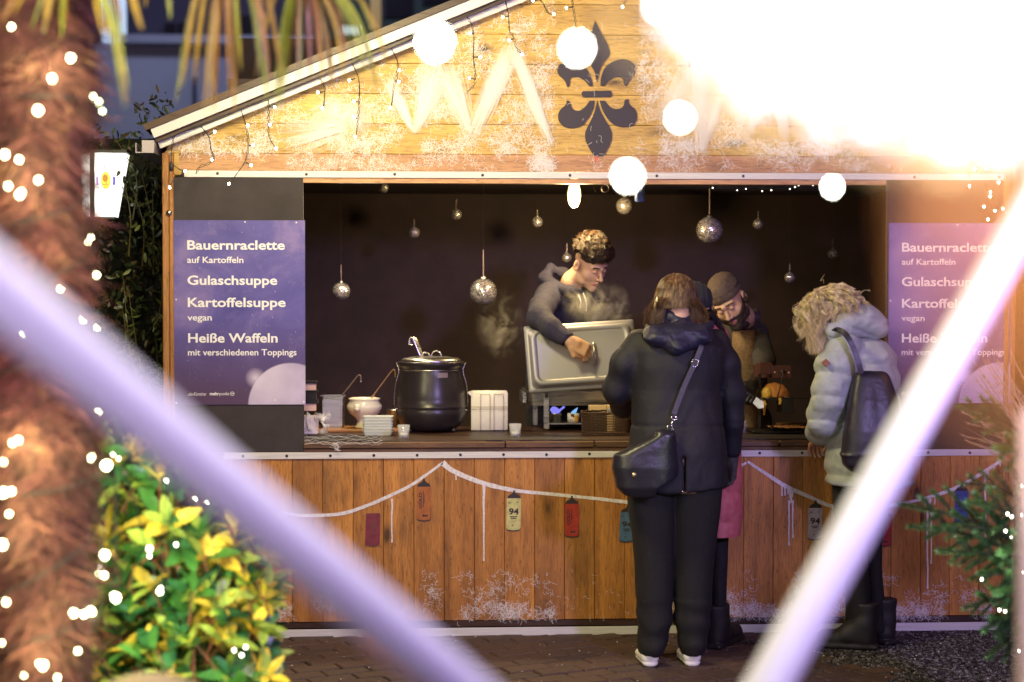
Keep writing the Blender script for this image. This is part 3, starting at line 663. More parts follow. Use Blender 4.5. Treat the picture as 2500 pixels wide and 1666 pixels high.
# -- blue tube and curly hooks under the lintel
c = P(1562, 472, .5); k = 1/K(.5); b = MB(); b.lathe([(0, -21*k), (12*k, -20*k), (12.5*k, 30*k), (0, 30*k)], c, 20)
tag(b.build('hanging_tube', mat('blue_plastic', (.10, .16, .42), .45), None, True), 'short blue plastic tube hanging just under the lintel', 'tube')
b = MB(); t = np.linspace(0, 11, 40); c = P(1478, 460, .3); b.tube(np.stack([c[0]+.021*np.cos(t)*(1+.04*t/3)*.8, c[1]+.003*t, c[2]+.018*np.sin(t)], 1), .0012, 5); c2 = P(1448, 458, .3); b.tube(sm([c2, c2+[.006, 0, -.008], c2+[.012, 0, -.022]], 5), .001, 5)
tag(b.build('wire_ring', ROD, None, True), 'small loop of curled wire hanging from the lintel beside the pear bulb', 'wire')
root = empty('fairy_lights', P(1860, 455, .9), 'thin string of tiny white lights under the stall ceiling', 'fairy lights')
b = MB(); w_ = sm([P(x, y, .9) for x, y in ((1735, 452), (1790, 462), (1860, 460), (1900, 463), (1930, 460), (1955, 453), (1990, 450))], 6); b.tube(w_, .0008, 4); b.build('cable', M['rubber'], root)
for x, y in ((1740, 459), (1800, 465), (1821, 462), (1861, 467), (1883, 465), (1928, 462), (1941, 457), (1950, 453), (1985, 453)):
    b = MB(); b.lathe([(0, -.003), (.0026, 0), (0, .003)], P(x, y, .9), 6); b.build('bulb', M['bulb2'], root)
# -- soup kettle
KY = .56; K0 = at(1052, KY); k = 1/K(KY)
kettle = empty('soup_kettle', K0, 'big black soup kettle with steel lid and ladle on the counter', 'soup kettle')
KB = mat('kettle_enamel', (.028, .022, .026), .32, .15); v, _ = coords(KB, rand=False); bump(KB, noise(KB, v, 160, 2), .15, .001)
def zk(y): return (1052-y)*k
prof = [(0, zk(1046)), (60*k, zk(1046)), (66*k, zk(1040)), (76*k, zk(1030)), (84*k, zk(1010)), (85.5*k, zk(1000)), (84*k, zk(997)), (84*k, zk(993)), (86*k, zk(991)), (86*k, zk(988)), (84*k, zk(986)), (84.5*k, zk(970)), (81*k, zk(945)), (75*k, zk(920)), (71*k, zk(903)), (71*k, zk(899)), (78*k, zk(893)), (82*k, zk(884)), (80*k, zk(881)), (0, zk(881))]
b = MB(); b.lathe(prof, K0, 56); b.build('kettle_body', KB, kettle, True)
b = MB(); b.lathe([(70*k, zk(903)), (72*k, zk(902)), (72*k, zk(900)), (70*k, zk(899))], K0, 48); b.build('steel_ring', M['steel'], kettle, True)
b = MB(); b.lathe([(72*k, zk(882)), (73*k, zk(878)), (66*k, zk(873)), (40*k, zk(869)), (0, zk(868))], K0, 48); ld = b.build('kettle_lid', M['steel'], kettle, True)
for cx, w_, h_ in ((1039, 11, 13), (1065, 13, 17)):
    a = np.linspace(0, math.pi, 12); c = at(cx, KY-.02); b = MB(); b.tube(np.stack([c[0]+w_*k*np.cos(a), np.full(12, c[1]), c[2]+zk(872)+h_*k*np.sin(a)], 1), .0032, 8); b.build('lid_handle', M['steel'], ld, True)
for s in (-1, 1):
    pts = sm([K0+np.array([s*84*k, 0, zk(995)]), K0+np.array([s*89*k, -.01, zk(985)]), K0+np.array([s*87*k, -.02, zk(940)]), K0+np.array([s*78*k, -.02, zk(905)]), K0+np.array([s*84*k, -.01, zk(884)])], 5)
    b = MB(); b.tube(pts, .0022, 6); b.lathe([(0, -.007), (.007, 0), (0, .007)], K0+np.array([s*86*k, -.02, zk(1000)]), 10); b.build('side_handle', M['steel'], kettle, True)
for x in (1000, 1052, 1107): b = MB(); b.lathe([(0, -.012), (.012, -.004), (.012, .006), (0, .012)], at(x, KY-.09)+np.array([0, 0, .012]), 14); b.build('foot', M['black'], kettle, True)
b = MB(); a = np.linspace(-1.37, -1.0, 7)
for z0, z1 in ((zk(918), zk(906)),):
    vv = [(K0[0]+(74.5+(918-906)*0)*k*math.cos(t), K0[1]+74.5*k*math.sin(t), K0[2]+z) for z in (z0, z1) for t in a]; b.add(vv, [[i, i+1, i+8, i+7] for i in range(6)])
b.build('paper_label', mat('label_film', (.22, .17, .19), .4), kettle)
def ladle(px0, py0, px1, py1, Y, label, m, w_=.018, hook=1):
    a, c = P(px0, py0, Y), P(px1, py1, Y); d = a-c; d /= np.linalg.norm(d); side = np.array([hook, 0, 0])
    pts = sm([c, c+(a-c)*.5, a, a+d*.008+side*.008, a+side*.018-np.array([0, 0, .004]), a+side*.019-np.array([0, 0, .03])], 6)
    b = MB(); q = b; n = len(pts); t = np.gradient(pts, axis=0); t /= np.linalg.norm(t, axis=1)[:, None]; sd = np.cross(t, (0, 1, 0)); 
    vv = []; 
    for i in range(n):
        for sx, sy in ((-1, -1), (1, -1), (1, 1), (-1, 1)): vv.append(pts[i]+np.array([0, sx*w_*.1, 0])+sd[i]*sy*.0018+np.array([w_*.5*sx*abs(t[i][2]) if 1 else 0, 0, 0]))
    ff = [[i*4+j, i*4+(j+1) % 4, i*4+4+(j+1) % 4, i*4+4+j] for i in range(n-1) for j in range(4)]+[[0, 1, 2, 3], [4*n-1, 4*n-2, 4*n-3, 4*n-4]]
    b.add(vv, ff); return tag(b.build('ladle', m, None, True), label, 'ladle')
ladle(1012, 828, 1034, 880, KY-.01, 'flat steel ladle handle sticking up out of the black kettle', M['steel'], .022, -1)
# -- steel container with ladle
def pan(name, x0, x1, y0, y1, z0, z1, rad, th, m, parent, taper=.0, rim=.006):
    b = MB(); n = 6
    def ring(x0, x1, y0, y1, r, z): return [(cx+r*math.cos(a), cy+r*math.sin(a), z) for cx, cy, s in ((x1-r, y1-r, 0), (x0+r, y1-r, 1), (x0+r, y0+r, 2), (x1-r, y0+r, 3)) for a in [s*math.pi/2+t*math.pi/2/n for t in range(n+1)]]
    L = [ring(x0+taper, x1-taper, y0+taper, y1-taper, rad, z0), ring(x0, x1, y0, y1, rad, z1-.002), ring(x0-rim, x1+rim, y0-rim, y1+rim, rad+rim, z1-.001), ring(x0-rim, x1+rim, y0-rim, y1+rim, rad+rim, z1+.001), ring(x0+th, x1-th, y0+th, y1-th, rad, z1+.001), ring(x0+th+taper, x1-th-taper, y0+th+taper, y1-th-taper, rad, z0+th)]
    m_ = len(L[0]); vv = sum(L, []); ff = [[i*m_+k, i*m_+(k+1) % m_, (i+1)*m_+(k+1) % m_, (i+1)*m_+k] for i in range(5) for k in range(m_)]+[list(range(m_))[::-1], [5*m_+k for k in range(m_)]]
    b.add(vv, ff); return b.build(name, m, parent)
bp = at(740, .62); 
tag(MB().box(X0(770, .62), X0(990, .62), .50, .80, ztop, ztop+.012, c=.002).build('cutting_board', M['board']), 'brown wooden board lying under the tureen and steel container', 'board')
SY = .72; z0 = ztop+.012
cont = empty('bain_marie_pot', at(813, SY, z0), 'tall square stainless container with its ladle behind the candle lantern', 'container')
xa, xb = X0(783, SY-.06), X0(838, SY-.06); zt = P(810, 968, SY-.06)[2]
pan('container_body', xa, xb, SY-.06, SY+.06, z0, zt, .012, .002, M['steel'], cont)
b = MB(); b.box(xa+.008, xb-.024, SY-.0615, SY-.0603, z0+.01, zt-.02); b.build('pressed_panel', M['lidsteel'], cont)
ladle(872, 919, 838, 962, SY, 'thin dark ladle leaning out of the square steel container', mat('dark_steel', (.25, .18, .15), .4, .8), .006, 1)
# -- lion-head tureen
TY = .66; T0 = at(889, TY, z0); k = 1/K(TY)
tur = empty('soup_tureen', T0, 'cream porcelain soup tureen with moulded lion head and ladle', 'tureen')
CE = mat('cream_porcelain', (.80, .72, .60), .22)
def zt_(y): return (1034-y)*k
b = MB(); b.lathe([(0, 0), (23*k, 0), (24*k, zt_(1031)), (20*k, zt_(1027)), (17*k, zt_(1018)), (22*k, zt_(1009)), (36*k, zt_(998)), (42.5*k, zt_(987)), (42.5*k, zt_(980)), (37*k, zt_(971)), (36*k, zt_(967)), (38.5*k, zt_(965)), (38.5*k, zt_(962)), (34*k, zt_(961)), (31*k, zt_(970)), (30*k, zt_(990)), (0, zt_(1000))], T0, 44); tb = b.build('bowl', CE, tur, True)
c = T0+np.array([-15*k, -39*k, zt_(984)])
solid('lion_head', lambda p: smin(smin(ell(p, c, (.019, .014, .021)), ell(p, c+[0, -.011, -.006], (.009, .008, .008)), .006), np.minimum(ell(p, c+[.012, -.002, .016], (.006, .006, .006)), ell(p, c+[-.012, -.002, .016], (.006, .006, .006))), .004)+.0012*vn(p, 260), c-.035, c+.035, .0018, CE, tb)
ladle(957, 907, 907, 972, TY-.01, 'brown-handled ladle standing in the cream tureen', mat('bronze_steel', (.40, .22, .14), .4, .7), .009, 1)
# -- small steel cup behind the kettle
tag(MB().lathe([(0, 0), (.030, 0), (.040, .10), (.042, .101), (.038, .101), (.028, .004), (0, .004)], at(962, .70), 28).build('steel_cup', M['steel'], None, True), 'small steel cup tucked between the tureen and the black kettle', 'cup')
# -- stack of pale cardboard trays
WY = .30; zb = ztop; st = empty('food_tray_stack', at(921, WY), 'stack of pale grey waxed paper food trays with wavy rims', 'paper trays')
TC = mat('waxed_card', (.62, .64, .58), .6)
for i in range(11):
    q = i*.0072; x0, x1 = X0(885, WY)-.0, X0(958, WY)
    pan('paper_tray', x0, x1, WY+.0, WY+.10, zb+.001+q, zb+.001+q+.020+(.004 if i % 2 else 0), .012, .001, TC, st, taper=.006, rim=.0015+.0008*(i % 3))
# -- napkins in a wire rack
NY = .60; nap = empty('napkin_holder', at(1195, NY), 'black wire holder stuffed with folded white paper napkins', 'napkin holder')
NP = mat('white_napkin', (.85, .80, .66), .8); v, _ = coords(NP, rand=False); bump(NP, noise(NP, v, 35, 4), .5, .006)
x0, x1 = X0(1150, NY-.05), X0(1240, NY-.05); zt = P(1195, 955, NY-.05)[2]
for i in range(9):
    xx = NY-.045+i*.0115; zz1 = zt-random.uniform(0, .008); b = MB(); dz = random.uniform(-.003, .003)
    b.box(x0+random.uniform(0, .004), x1-random.uniform(0, .006), xx, xx+.0105, ztop+.004, zz1, c=.003); b.build('napkin', NP, nap, True)
b = MB(); q = P(1140, 958, NY-.05); b.add([q, (x0+.005, NY-.05, zt), (x0+.005, NY-.05, zt-.03), (x0+.01, NY+.02, zt)], [[0, 1, 3], [0, 3, 2], [0, 2, 1]]); b.build('napkin', NP, nap)
b = MB()
for a0, a1 in ((1173, 1196), (1206, 1229)):
    xa, xb = X0(a0, NY-.055), X0(a1, NY-.055); b.tube(sm([(xa, NY-.056, ztop), (xa, NY-.056, zt-.03), (xa+.01, NY-.056, zt-.018), (xb-.01, NY-.056, zt-.018), (xb, NY-.056, zt-.03), (xb, NY-.056, ztop)], 4), .0011, 5)
for y in (998, 1003): b.tube([(x0-.004, NY-.058, P(0, y, NY-.055)[2]), (x1+.004, NY-.058, P(0, y, NY-.055)[2])], .0011, 5)
b.build('wire_frame', mat('bronze_wire', (.25, .18, .08), .4, .6), nap, True)
# -- tealights in glasses
GL = mat('clear_glass', (.8, .82, .85), .05, Alpha=.30, Specular_IOR_Level=1.0); WX = mat('white_wax', (.82, .80, .76), .6)
def tealight(px, py, label, big=1.0):
    Y = ground_y(py); c = at(px, Y); g = empty('tealight_glass', c, label, 'candle glass', 'tealights in glasses on the counter edge')
    b = MB(); b.lathe([(0, 0), (.0235*big, 0), (.031*big, .066*big), (.029*big, .066*big), (.0205*big, .010*big), (0, .010*big)], c, 20); b.build('glass', GL, g, True)
    b = MB(); b.lathe([(0, .011), (.018*big, .011), (.018*big, .026*big), (0, .026*big)], c, 18); b.build('candle', WX, g, True)
tealight(985, 1071, 'short clear glass with a white tealight, in front of the black kettle')
tealight(1258, 1069, 'short clear glass with a white tealight, in front of the napkin rack')
b = MB(); c = at(1815, ground_y(1062)); b.lathe([(0, 0), (.017, 0), (.0185, .062), (.0170, .062), (.0155, .008), (0, .008)], c, 20)
tag(b.build('shot_glass', mat('violet_glass', (.75, .7, 1), .08, Transmission_Weight=.6, Alpha=.7), None, True), 'slim shot glass of violet-tinted glass beside the navy coat sleeve', 'glass')
# -- cellophane-wrapped candle lantern beside the shutter
LY = .36; la = empty('candle_lantern', at(765, LY), 'glass candle lantern wrapped in clear foil beside the left shutter', 'lantern')
x0, x1 = X0(738, LY), X0(776, LY)
PK = mat('pink_candle', (.75, .50, .42), .5)
def zl(y): return P(760, y, LY)[2]
MB().box(x0, x1, LY-.03, LY+.03, ztop+.006, zl(1015), c=.003).build('candle', mat('pale_candle', (.72, .62, .66), .5), la)
MB().box(x0, X0(771, LY), LY-.02, LY+.02, zl(1003), zl(984), c=.002).build('candle', PK, la); MB().box(x0, X0(771, LY), LY-.02, LY+.02, zl(953), zl(932), c=.002).build('candle', PK, la)
for ya, yb, xr in ((930, 936, 775), (953, 958, 776), (976, 985, 776), (955, 978, 772)): MB().box(x0, X0(xr, LY), LY-.03, LY+.03, zl(yb), zl(ya), c=.001).build('lantern_frame', M['black'], la)
b = MB()
for _ in range(26):
    c = np.array([X0(random.uniform(745, 800), LY), LY-.05+random.uniform(-.03, .02), zl(random.uniform(1010, 1050))]); s = random.uniform(.008, .02)
    v3 = [c+RNG.normal(0, s, 3) for _ in range(4)]; b.add(v3, [[0, 1, 2], [0, 2, 3]])
b.build('foil_wrap', mat('clear_foil', (.9, .88, .9), .08, .0, Alpha=.45, Specular_IOR_Level=1.0), la)
# -- black cloth and cobweb at the counter edge
def wavy(name, x0, x1, y0, y1, z, amp, m, label, cat, n=60):
    b = MB(); vv = []; 
    for i in range(n+1):
        x = x0+(x1-x0)*i/n; e = y0+.010*math.sin(i*.37)+.008*math.sin(i*1.1)
        vv += [(x, e, z+.001), (x, (e+y1)/2, z+.002+amp*abs(math.sin(i*.9))), (x, y1, z+.001)]
    b.add(vv, [[3*i+j, 3*i+3+j, 3*i+4+j, 3*i+1+j] for i in range(n) for j in (0, 1)]); return tag(b.build(name, m, None, True), label, cat)
CL = mat('black_felt', (.02, .014, .015), .8)
wavy('black_cloth', X0(741, .1), X0(925, .1), .03, .34, ztop, .003, CL, 'black cloth spread under the lantern and paper trays', 'cloth')
wavy('black_mat', X0(1145, .1), X0(1420, .1), .03, .30, ztop, .002, mat('dark_slate', (.03, .022, .022), .55), 'dark mat lying before the chafing dish with its worn front edge', 'mat')
wavy('black_runner', X0(1812, .1), X0(2010, .1), .02, .30, ztop, .003, CL, 'black cloth runner under the raclette grill tray', 'cloth')
# -- chafing dish
CY = .55; ch = empty('chafing_dish', at(1400, CY), 'open stainless chafing dish on a strap-legged frame over fuel cans', 'chafing dish')
cx0, cx1 = X0(1282, CY), X0(1545, CY); zp0, zp1 = P(1400, 991, CY)[2], P(1400, 955, CY)[2]
pan('water_pan', cx0+.012, cx1, CY, CY+.34, zp0, zp1, .03, .002, M['steel'], ch, taper=.012, rim=.012)
MB().box(cx0+.05, cx1-.05, CY+.03, CY+.31, zp1-.03, zp1-.02).build('food', mat('stewed_food', (.18, .08, .03), .5), ch)
MB().box(cx0-.012, cx0+.012, CY+.05, CY+.29, zp0+.01, zp1-.006, c=.003).build('side_handle', M['steel'], ch)
for xx, nm in ((1334, 0), (1500, 0)):
    xa = X0(xx-6.5, CY-.02); b = MB(); b.box(xa, xa+.028, CY-.022, CY-.016, P(0, 1052, CY-.02)[2]-.004, zp1-.012, c=.001); b.build('leg', M['steel'], ch)
    b = MB(); b.box(xa+.006, xa+.024, CY-.024, CY-.0225, P(0, 976, CY-.02)[2], P(0, 966, CY-.02)[2]); b.build('badge', M['black'], ch)
    b = MB(); b.box(xa-.034, xa-.008, CY+.30, CY+.306, ztop+.008, zp0+.01, c=.001); b.build('leg', M['steel'], ch)
MB().box(X0(1336, CY), X0(1520, CY), CY+.02, CY+.25, P(0, 1043, CY)[2], P(0, 1039, CY)[2], c=.001).build('fuel_shelf', M['steel'], ch)
def fuelcan(px, lab):
    zc = P(0, 1039, CY)[2]; c = np.array([X0(px, CY+.07), CY+.07, zc]); g = empty('fuel_can', c, lab, 'fuel can', 'fuel cans under the chafing dish')
    return c, g
c, g = fuelcan(1356, 'plain steel fuel can with a live blue flame under the chafing dish')
b = MB(); b.lathe([(0, 0), (.032, 0), (.032, .04), (.034, .041), (.034, .046), (.02, .046), (0, .044)], c, 28); b.build('tin', M['steel'], g, True)
FLM = mat('blue_flame', (0, 0, 0), .5, emit=(.28, .26, 1.0), es=.9, Alpha=.75)
solid('flame', lambda p: smin(ell(p, c+[-.004, 0, .062], (.022, .014, .018)), cone(p, c+[.012, 0, .054], c+[.045, 0, .078], .009, .005), .01)+.003*vn(p, 90), c+[-.04, -.03, .03], c+[.06, .03, .10], .002, FLM, g)
c, g = fuelcan(1400, 'printed fuel can with an orange patch and a blue flame')
b = MB(); b.lathe([(0, 0), (.031, 0), (.031, .046), (0, .046)], c, 28); b.build('tin', mat('tin_print', (.72, .66, .66), .5), g, True)
b = MB()
for a0, a1, z0_, z1_, mi in ((-1.45, -.75, .006, .036, 0), (-2.1, -1.75, .030, .044, 1), (-1.75, -1.5, .026, .044, 1), (-2.2, -1.9, .010, .014, 1)):
    a = np.linspace(a0, a1, 6); b.add([(c[0]+.0314*math.cos(t), c[1]+.0314*math.sin(t), c[2]+z) for z in (z0_, z1_) for t in a], [[i, i+1, i+7, i+6] for i in range(5)], mi)
b.build('printed_patch', None, g, mats=[mat('orange_print', (.75, .35, .05), .5), BP])
solid('flame', lambda p: cone(p, c+[.0, 0, .046], c+[.02, 0, .072], .011, .003)+.002*vn(p, 120), c+[-.03, -.02, .03], c+[.05, .02, .09], .002, mat('pale_flame', (0, 0, 0), .5, emit=(.25, .55, 1.0), es=.9, Alpha=.8), g)
# -- lid held up by the vendor
LDY = .50; lid = empty('steel_cover', P(1410, 870, LDY), 'large rectangular stainless lid tilted up in the vendor hand', 'lid')
TLc, TRc, BLc = P(1277, 797, LDY+.10), P(1545, 779, LDY+.10), P(1293, 960, LDY)
ex = TRc-TLc; Wd = np.linalg.norm(ex); ex /= Wd; ey = TLc-BLc; ey -= ex*np.dot(ey, ex); Hd = np.linalg.norm(ey); ey /= Hd; ez = np.cross(ex, ey)
if ez[1] > 0: ez = -ez   # towards the camera
LC = (TRc+BLc)/2
def rr(w, h, r, n=5): return [(cx+r*math.cos(a), cy+r*math.sin(a)) for cx, cy, s in ((w/2-r, h/2-r, 0), (-w/2+r, h/2-r, 1), (-w/2+r, -h/2+r, 2), (w/2-r, -h/2+r, 3)) for a in [s*math.pi/2+t*math.pi/2/n for t in range(n+1)]]
L = [(0, 0, .008, -.010), (0, 0, .010, -.004), (.004, .004, .010, .0), (.034, .034, .02, .0), (.040, .040, .035, .003), (.050, .050, .045, .026), (.060, .060, .05, .034), (.074, .074, .05, .036), (.110, .105, .02, .036), (.114, .109, .02, .0315), (.118, .113, .02, .0315)]
vv = []; 
for dx, dy, r, d in L:
    for x, y in rr(Wd-dx, Hd-dy, r): vv.append(LC+ex*x+ey*y+ez*d)
m_ = len(rr(1, 1, .1)); ff = [[i*m_+q, i*m_+(q+1) % m_, (i+1)*m_+(q+1) % m_, (i+1)*m_+q] for i in range(len(L)-1) for q in range(m_)]+[[(len(L)-1)*m_+q for q in range(m_)]]
ob = mk('lid_shell', vv, ff, M['lidface'], lid); ob.data.polygons.foreach_set('use_smooth', [True]*len(ff)); md = ob.modifiers.new('thick', 'SOLIDIFY'); md.thickness = .0012
hc = P(1450, 861, LDY); hb = LC+ex*np.dot(hc-LC, ex)+ey*np.dot(hc-LC, ey)
b = MB(); b.tube(sm([hb-ey*.05+ez*.03, hb-ey*.045+ez*.062, hb+ez*.070, hb+ey*.045+ez*.062, hb+ey*.05+ez*.03], 5), .006, 8); b.build('lid_handle', M['steel'], lid, True)
# -- wicker basket with boxes
BY = .26; k = 1/K(BY); wb = empty('wicker_basket', at(1480, BY), 'dark brown wicker basket of small packets on the counter', 'basket')
WK = mat('dark_wicker', (.055, .024, .014), .5)
xa, xb = X0(1424, BY), X0(1545, BY); zh = P(0, 1016, BY)[2]-ztop
b = MB(); nst = 34; nr = 13
def bask(u, t):   # u round the rim, t height
    a = 2*math.pi*u; e = 3.2; cx, cy = (xa+xb)/2, BY+.09; rx, ry = (xb-xa)/2*(.93+.07*t), .09*(.93+.07*t)
    return np.array([cx+rx*math.copysign(abs(math.cos(a))**(2/e), math.cos(a)), cy+ry*math.copysign(abs(math.sin(a))**(2/e), math.sin(a)), ztop+.003+zh*t])
for i in range(nr):
    pts = [bask(j/(nst*2), i/nr)+np.array([0, 0, 0])*0+(bask(j/(nst*2), i/nr)-np.array([(xa+xb)/2, BY+.09, ztop+zh*i/nr]))*(.02*(1 if (j+i) % 2 else -1)) for j in range(nst*2+1)]
    b.tube(pts, .0026, 4, cap=False)
o = b.build('woven_cane', WK, wb, True); o['kind'] = 'stuff'
b = MB()
for j in range(nst): b.tube([bask(j/nst, 0), bask(j/nst, 1)], .002, 4)
o = b.build('stakes', WK, wb); o['kind'] = 'stuff'
b = MB(); b.tube([bask(j/60, 1)+np.array([0, 0, .002*math.sin(j*2.2)]) for j in range(61)], .0045, 6, cap=False); b.build('braided_rim', WK, wb, True)
MB().box(xa+.01, xb-.01, BY+.01, BY+.17, ztop+.002, ztop+.008).build('basket_base', WK, wb)
b = MB(); b.box(X0(1436, .5), X0(1478, .5), .44, .50, ztop+.002, P(0, 994, .47)[2], c=.002); b.box(X0(1479, .5), X0(1497, .5), .43, .52, ztop+.002, P(0, 994, .47)[2], c=.002)
tag(b.build('wooden_box', mat('pale_plywood', (.68, .48, .26), .6)), 'small pale plywood box standing behind the wicker basket', 'box')
tag(MB().box(X0(1482, .42), X0(1494, .42), .418, .424, P(0, 1010, .42)[2], P(0, 1003, .42)[2]).build('grey_label', mat('grey_print', (.35, .36, .33), .6)), 'small grey label on the end of the pale plywood box', 'label')
# -- raclette grill
RY = .42; rg = empty('raclette_grill', at(1880, RY), 'black raclette grill with heater arm and half cheese wheel clamp', 'raclette grill')
BK = mat('black_iron', (.03, .022, .024), .38, .5); RB = mat('dark_red_metal', (.13, .055, .05), .35, .6)
def zr(y): return P(0, y, RY)[2]
MB().box(X0(1852, RY), X0(1859, RY), RY, RY+.012, ztop+.01, zr(918), c=.001).build('post', BK, rg)
b = MB(); b.lathe([(.0, -.045), (.05, -.045), (.05, .02), (0, .02)], (X0(1868, RY), RY+.05, zr(905)), 24); b.box(X0(1855, RY), X0(1888, RY), RY, RY+.08, zr(919), zr(890), c=.004)
b.build('heater_arm', RB, rg)
h = MB().box(X0(1886, RY-.01), X0(1933, RY-.01), RY-.012, RY+.06, zr(928), zr(897), c=.002).build('control_box', RB, rg)
for x, y in ((1892, 913), (1926, 914)):
    t = MB(); t.lathe([(0, -.002), (.0035, -.001), (.004, .001)], n=10, rot=(R(-90), 0, 0), ctr=(X0(x, RY-.01), RY-.0135, zr(y))); t.f = [q[::-1] for q in t.f]; t.build('screw', M['white'], h)
b = MB(); b.tube(sm([(X0(1910, RY), RY-.02, zr(912)), (X0(1908, RY), RY-.03, zr(922)), (X0(1896, RY), RY-.03, zr(975))], 5), .003, 6); b.lathe([(0, -.01), (.011, -.006), (.011, .006), (0, .01)], (X0(1910, RY), RY-.018, zr(912)), 12); b.build('lever', M['black'], rg, True)
cr = MB().box(X0(1908, RY), X0(1936, RY), RY-.02, RY+.10, zr(1016), zr(976), c=.002).build('clamp_block', M['black'], rg)
MB().box(X0(1862, RY), X0(1936, RY), RY-.015, RY+.09, zr(983), zr(976), c=.002).build('cheese_cradle', M['black'], rg)
b = MB(); b.tube(sm([(X0(1910, RY), RY-.06, zr(975)), (X0(1975, RY), RY-.06, zr(980)), (X0(1983, RY), RY-.06, zr(1000)), (X0(1980, RY), RY-.06, zr(1040))], 5), .004, 6); b.build('guard_rail', M['black'], rg, True)
MB().box(X0(1838, RY-.1), X0(1985, RY-.1), RY-.12, RY+.12, ztop+.004, ztop+.016, c=.003).build('grill_base', M['black'], rg)
cc = np.array([X0(1893, RY+.02), RY+.04, zr(976)])
CHR = mat('cheese_rind', (.55, .22, .06), .5); CHM = mat('melted_cheese', (.80, .50, .10), .3)
cw = empty('raclette_cheese', cc, 'half wheel of orange-rinded raclette cheese melting in its clamp', 'cheese')
solid('rind', lambda p: np.maximum(np.maximum(ell(p, cc, (.078, .055, .072)), cc[2]-p[:, 2]), -(p[:, 0]-(cc[0]-.055)))+.002*vn(p, 60), cc-[.09, .07, .01], cc+[.09, .07, .08], .004, CHR, cw)
solid('melted_face', lambda p: smin(smin(ell(p, cc+[-.045, -.03, .018], (.030, .035, .034)), chain(p, [cc+[-.065, -.035, .0], cc+[-.058, -.045, -.035], cc+[-.060, -.045, -.085]], [.012, .010, .004], .01), .012), cone(p, cc+[.018, -.058, -.01], cc+[.018, -.058, -.032], .009, .006), .008)+.003*vn(p, 70), cc-[.11, .1, .11], cc+[.06, .03, .07], .003, CHM, cw)
# tray of foil with scraps under the cheese
ft = empty('foil_tray', at(1925, RY-.08), 'crumpled foil tray of browned cheese scraps under the raclette cheese', 'foil tray')
b = MB(); n1, n2 = 30, 10; x0, x1 = X0(1876, RY-.1), X0(1978, RY-.1)
vv = [(x0+(x1-x0)*i/n1, RY-.16+.15*j/n2, ztop+.018+.012*abs(2*j/n2-1)**2+.010*abs(2*i/n1-1)**3+random.uniform(0, .007)) for i in range(n1+1) for j in range(n2+1)]
b.add(vv, [[i*(n2+1)+j, (i+1)*(n2+1)+j, (i+1)*(n2+1)+j+1, i*(n2+1)+j+1] for i in range(n1) for j in range(n2)]); b.build('foil', mat('aluminium_foil', (.6, .6, .62), .25, 1.0), ft)
pebbles('cheese_scraps', 420, (x0+.01, x1-.02), (RY-.14, RY-.02), (.003, .008), mat('browned_cheese', (.42, .20, .07), .5), 'browned scraps of cheese piled on the foil tray', z0=ztop+.03)
MB().box(X0(1900, .75), X0(2000, .75), .62, .80, ztop+.0, ztop+.02, c=.002).build('chopping_board', M['board'], None) 
tag(bpy.data.objects['chopping_board'], 'pale brown chopping board behind the raclette grill', 'board')
# spatula-like knife in the vendor's hand
a, c = P(1817, 955, .36), P(1858, 990, .34); d = (c-a)/np.linalg.norm(c-a); n_ = np.cross(d, (0, 1, 0)); 
b = MB(); b.add([a-n_*.013, c-n_*.022, c+d*.02-n_*.0, c+n_*.020, a+n_*.013]+[q+np.array([0, .0015, 0]) for q in (a-n_*.013, c-n_*.022, c+d*.02, c+n_*.020, a+n_*.013)], [[0, 1, 2, 3, 4], [9, 8, 7, 6, 5]]+[[q, q+5, (q+1) % 5+5, (q+1) % 5] for q in range(5)])
kn = empty('cheese_knife', (a+c)/2, 'broad bright steel cheese knife held over the raclette', 'knife'); b.build('blade', mat('bright_blade', (.8, .8, .78), .3, .8), kn)
b = MB(); b.tube([a-d*.10, a+d*.004], .011, 8); b.build('handle', M['black'], kn, True)
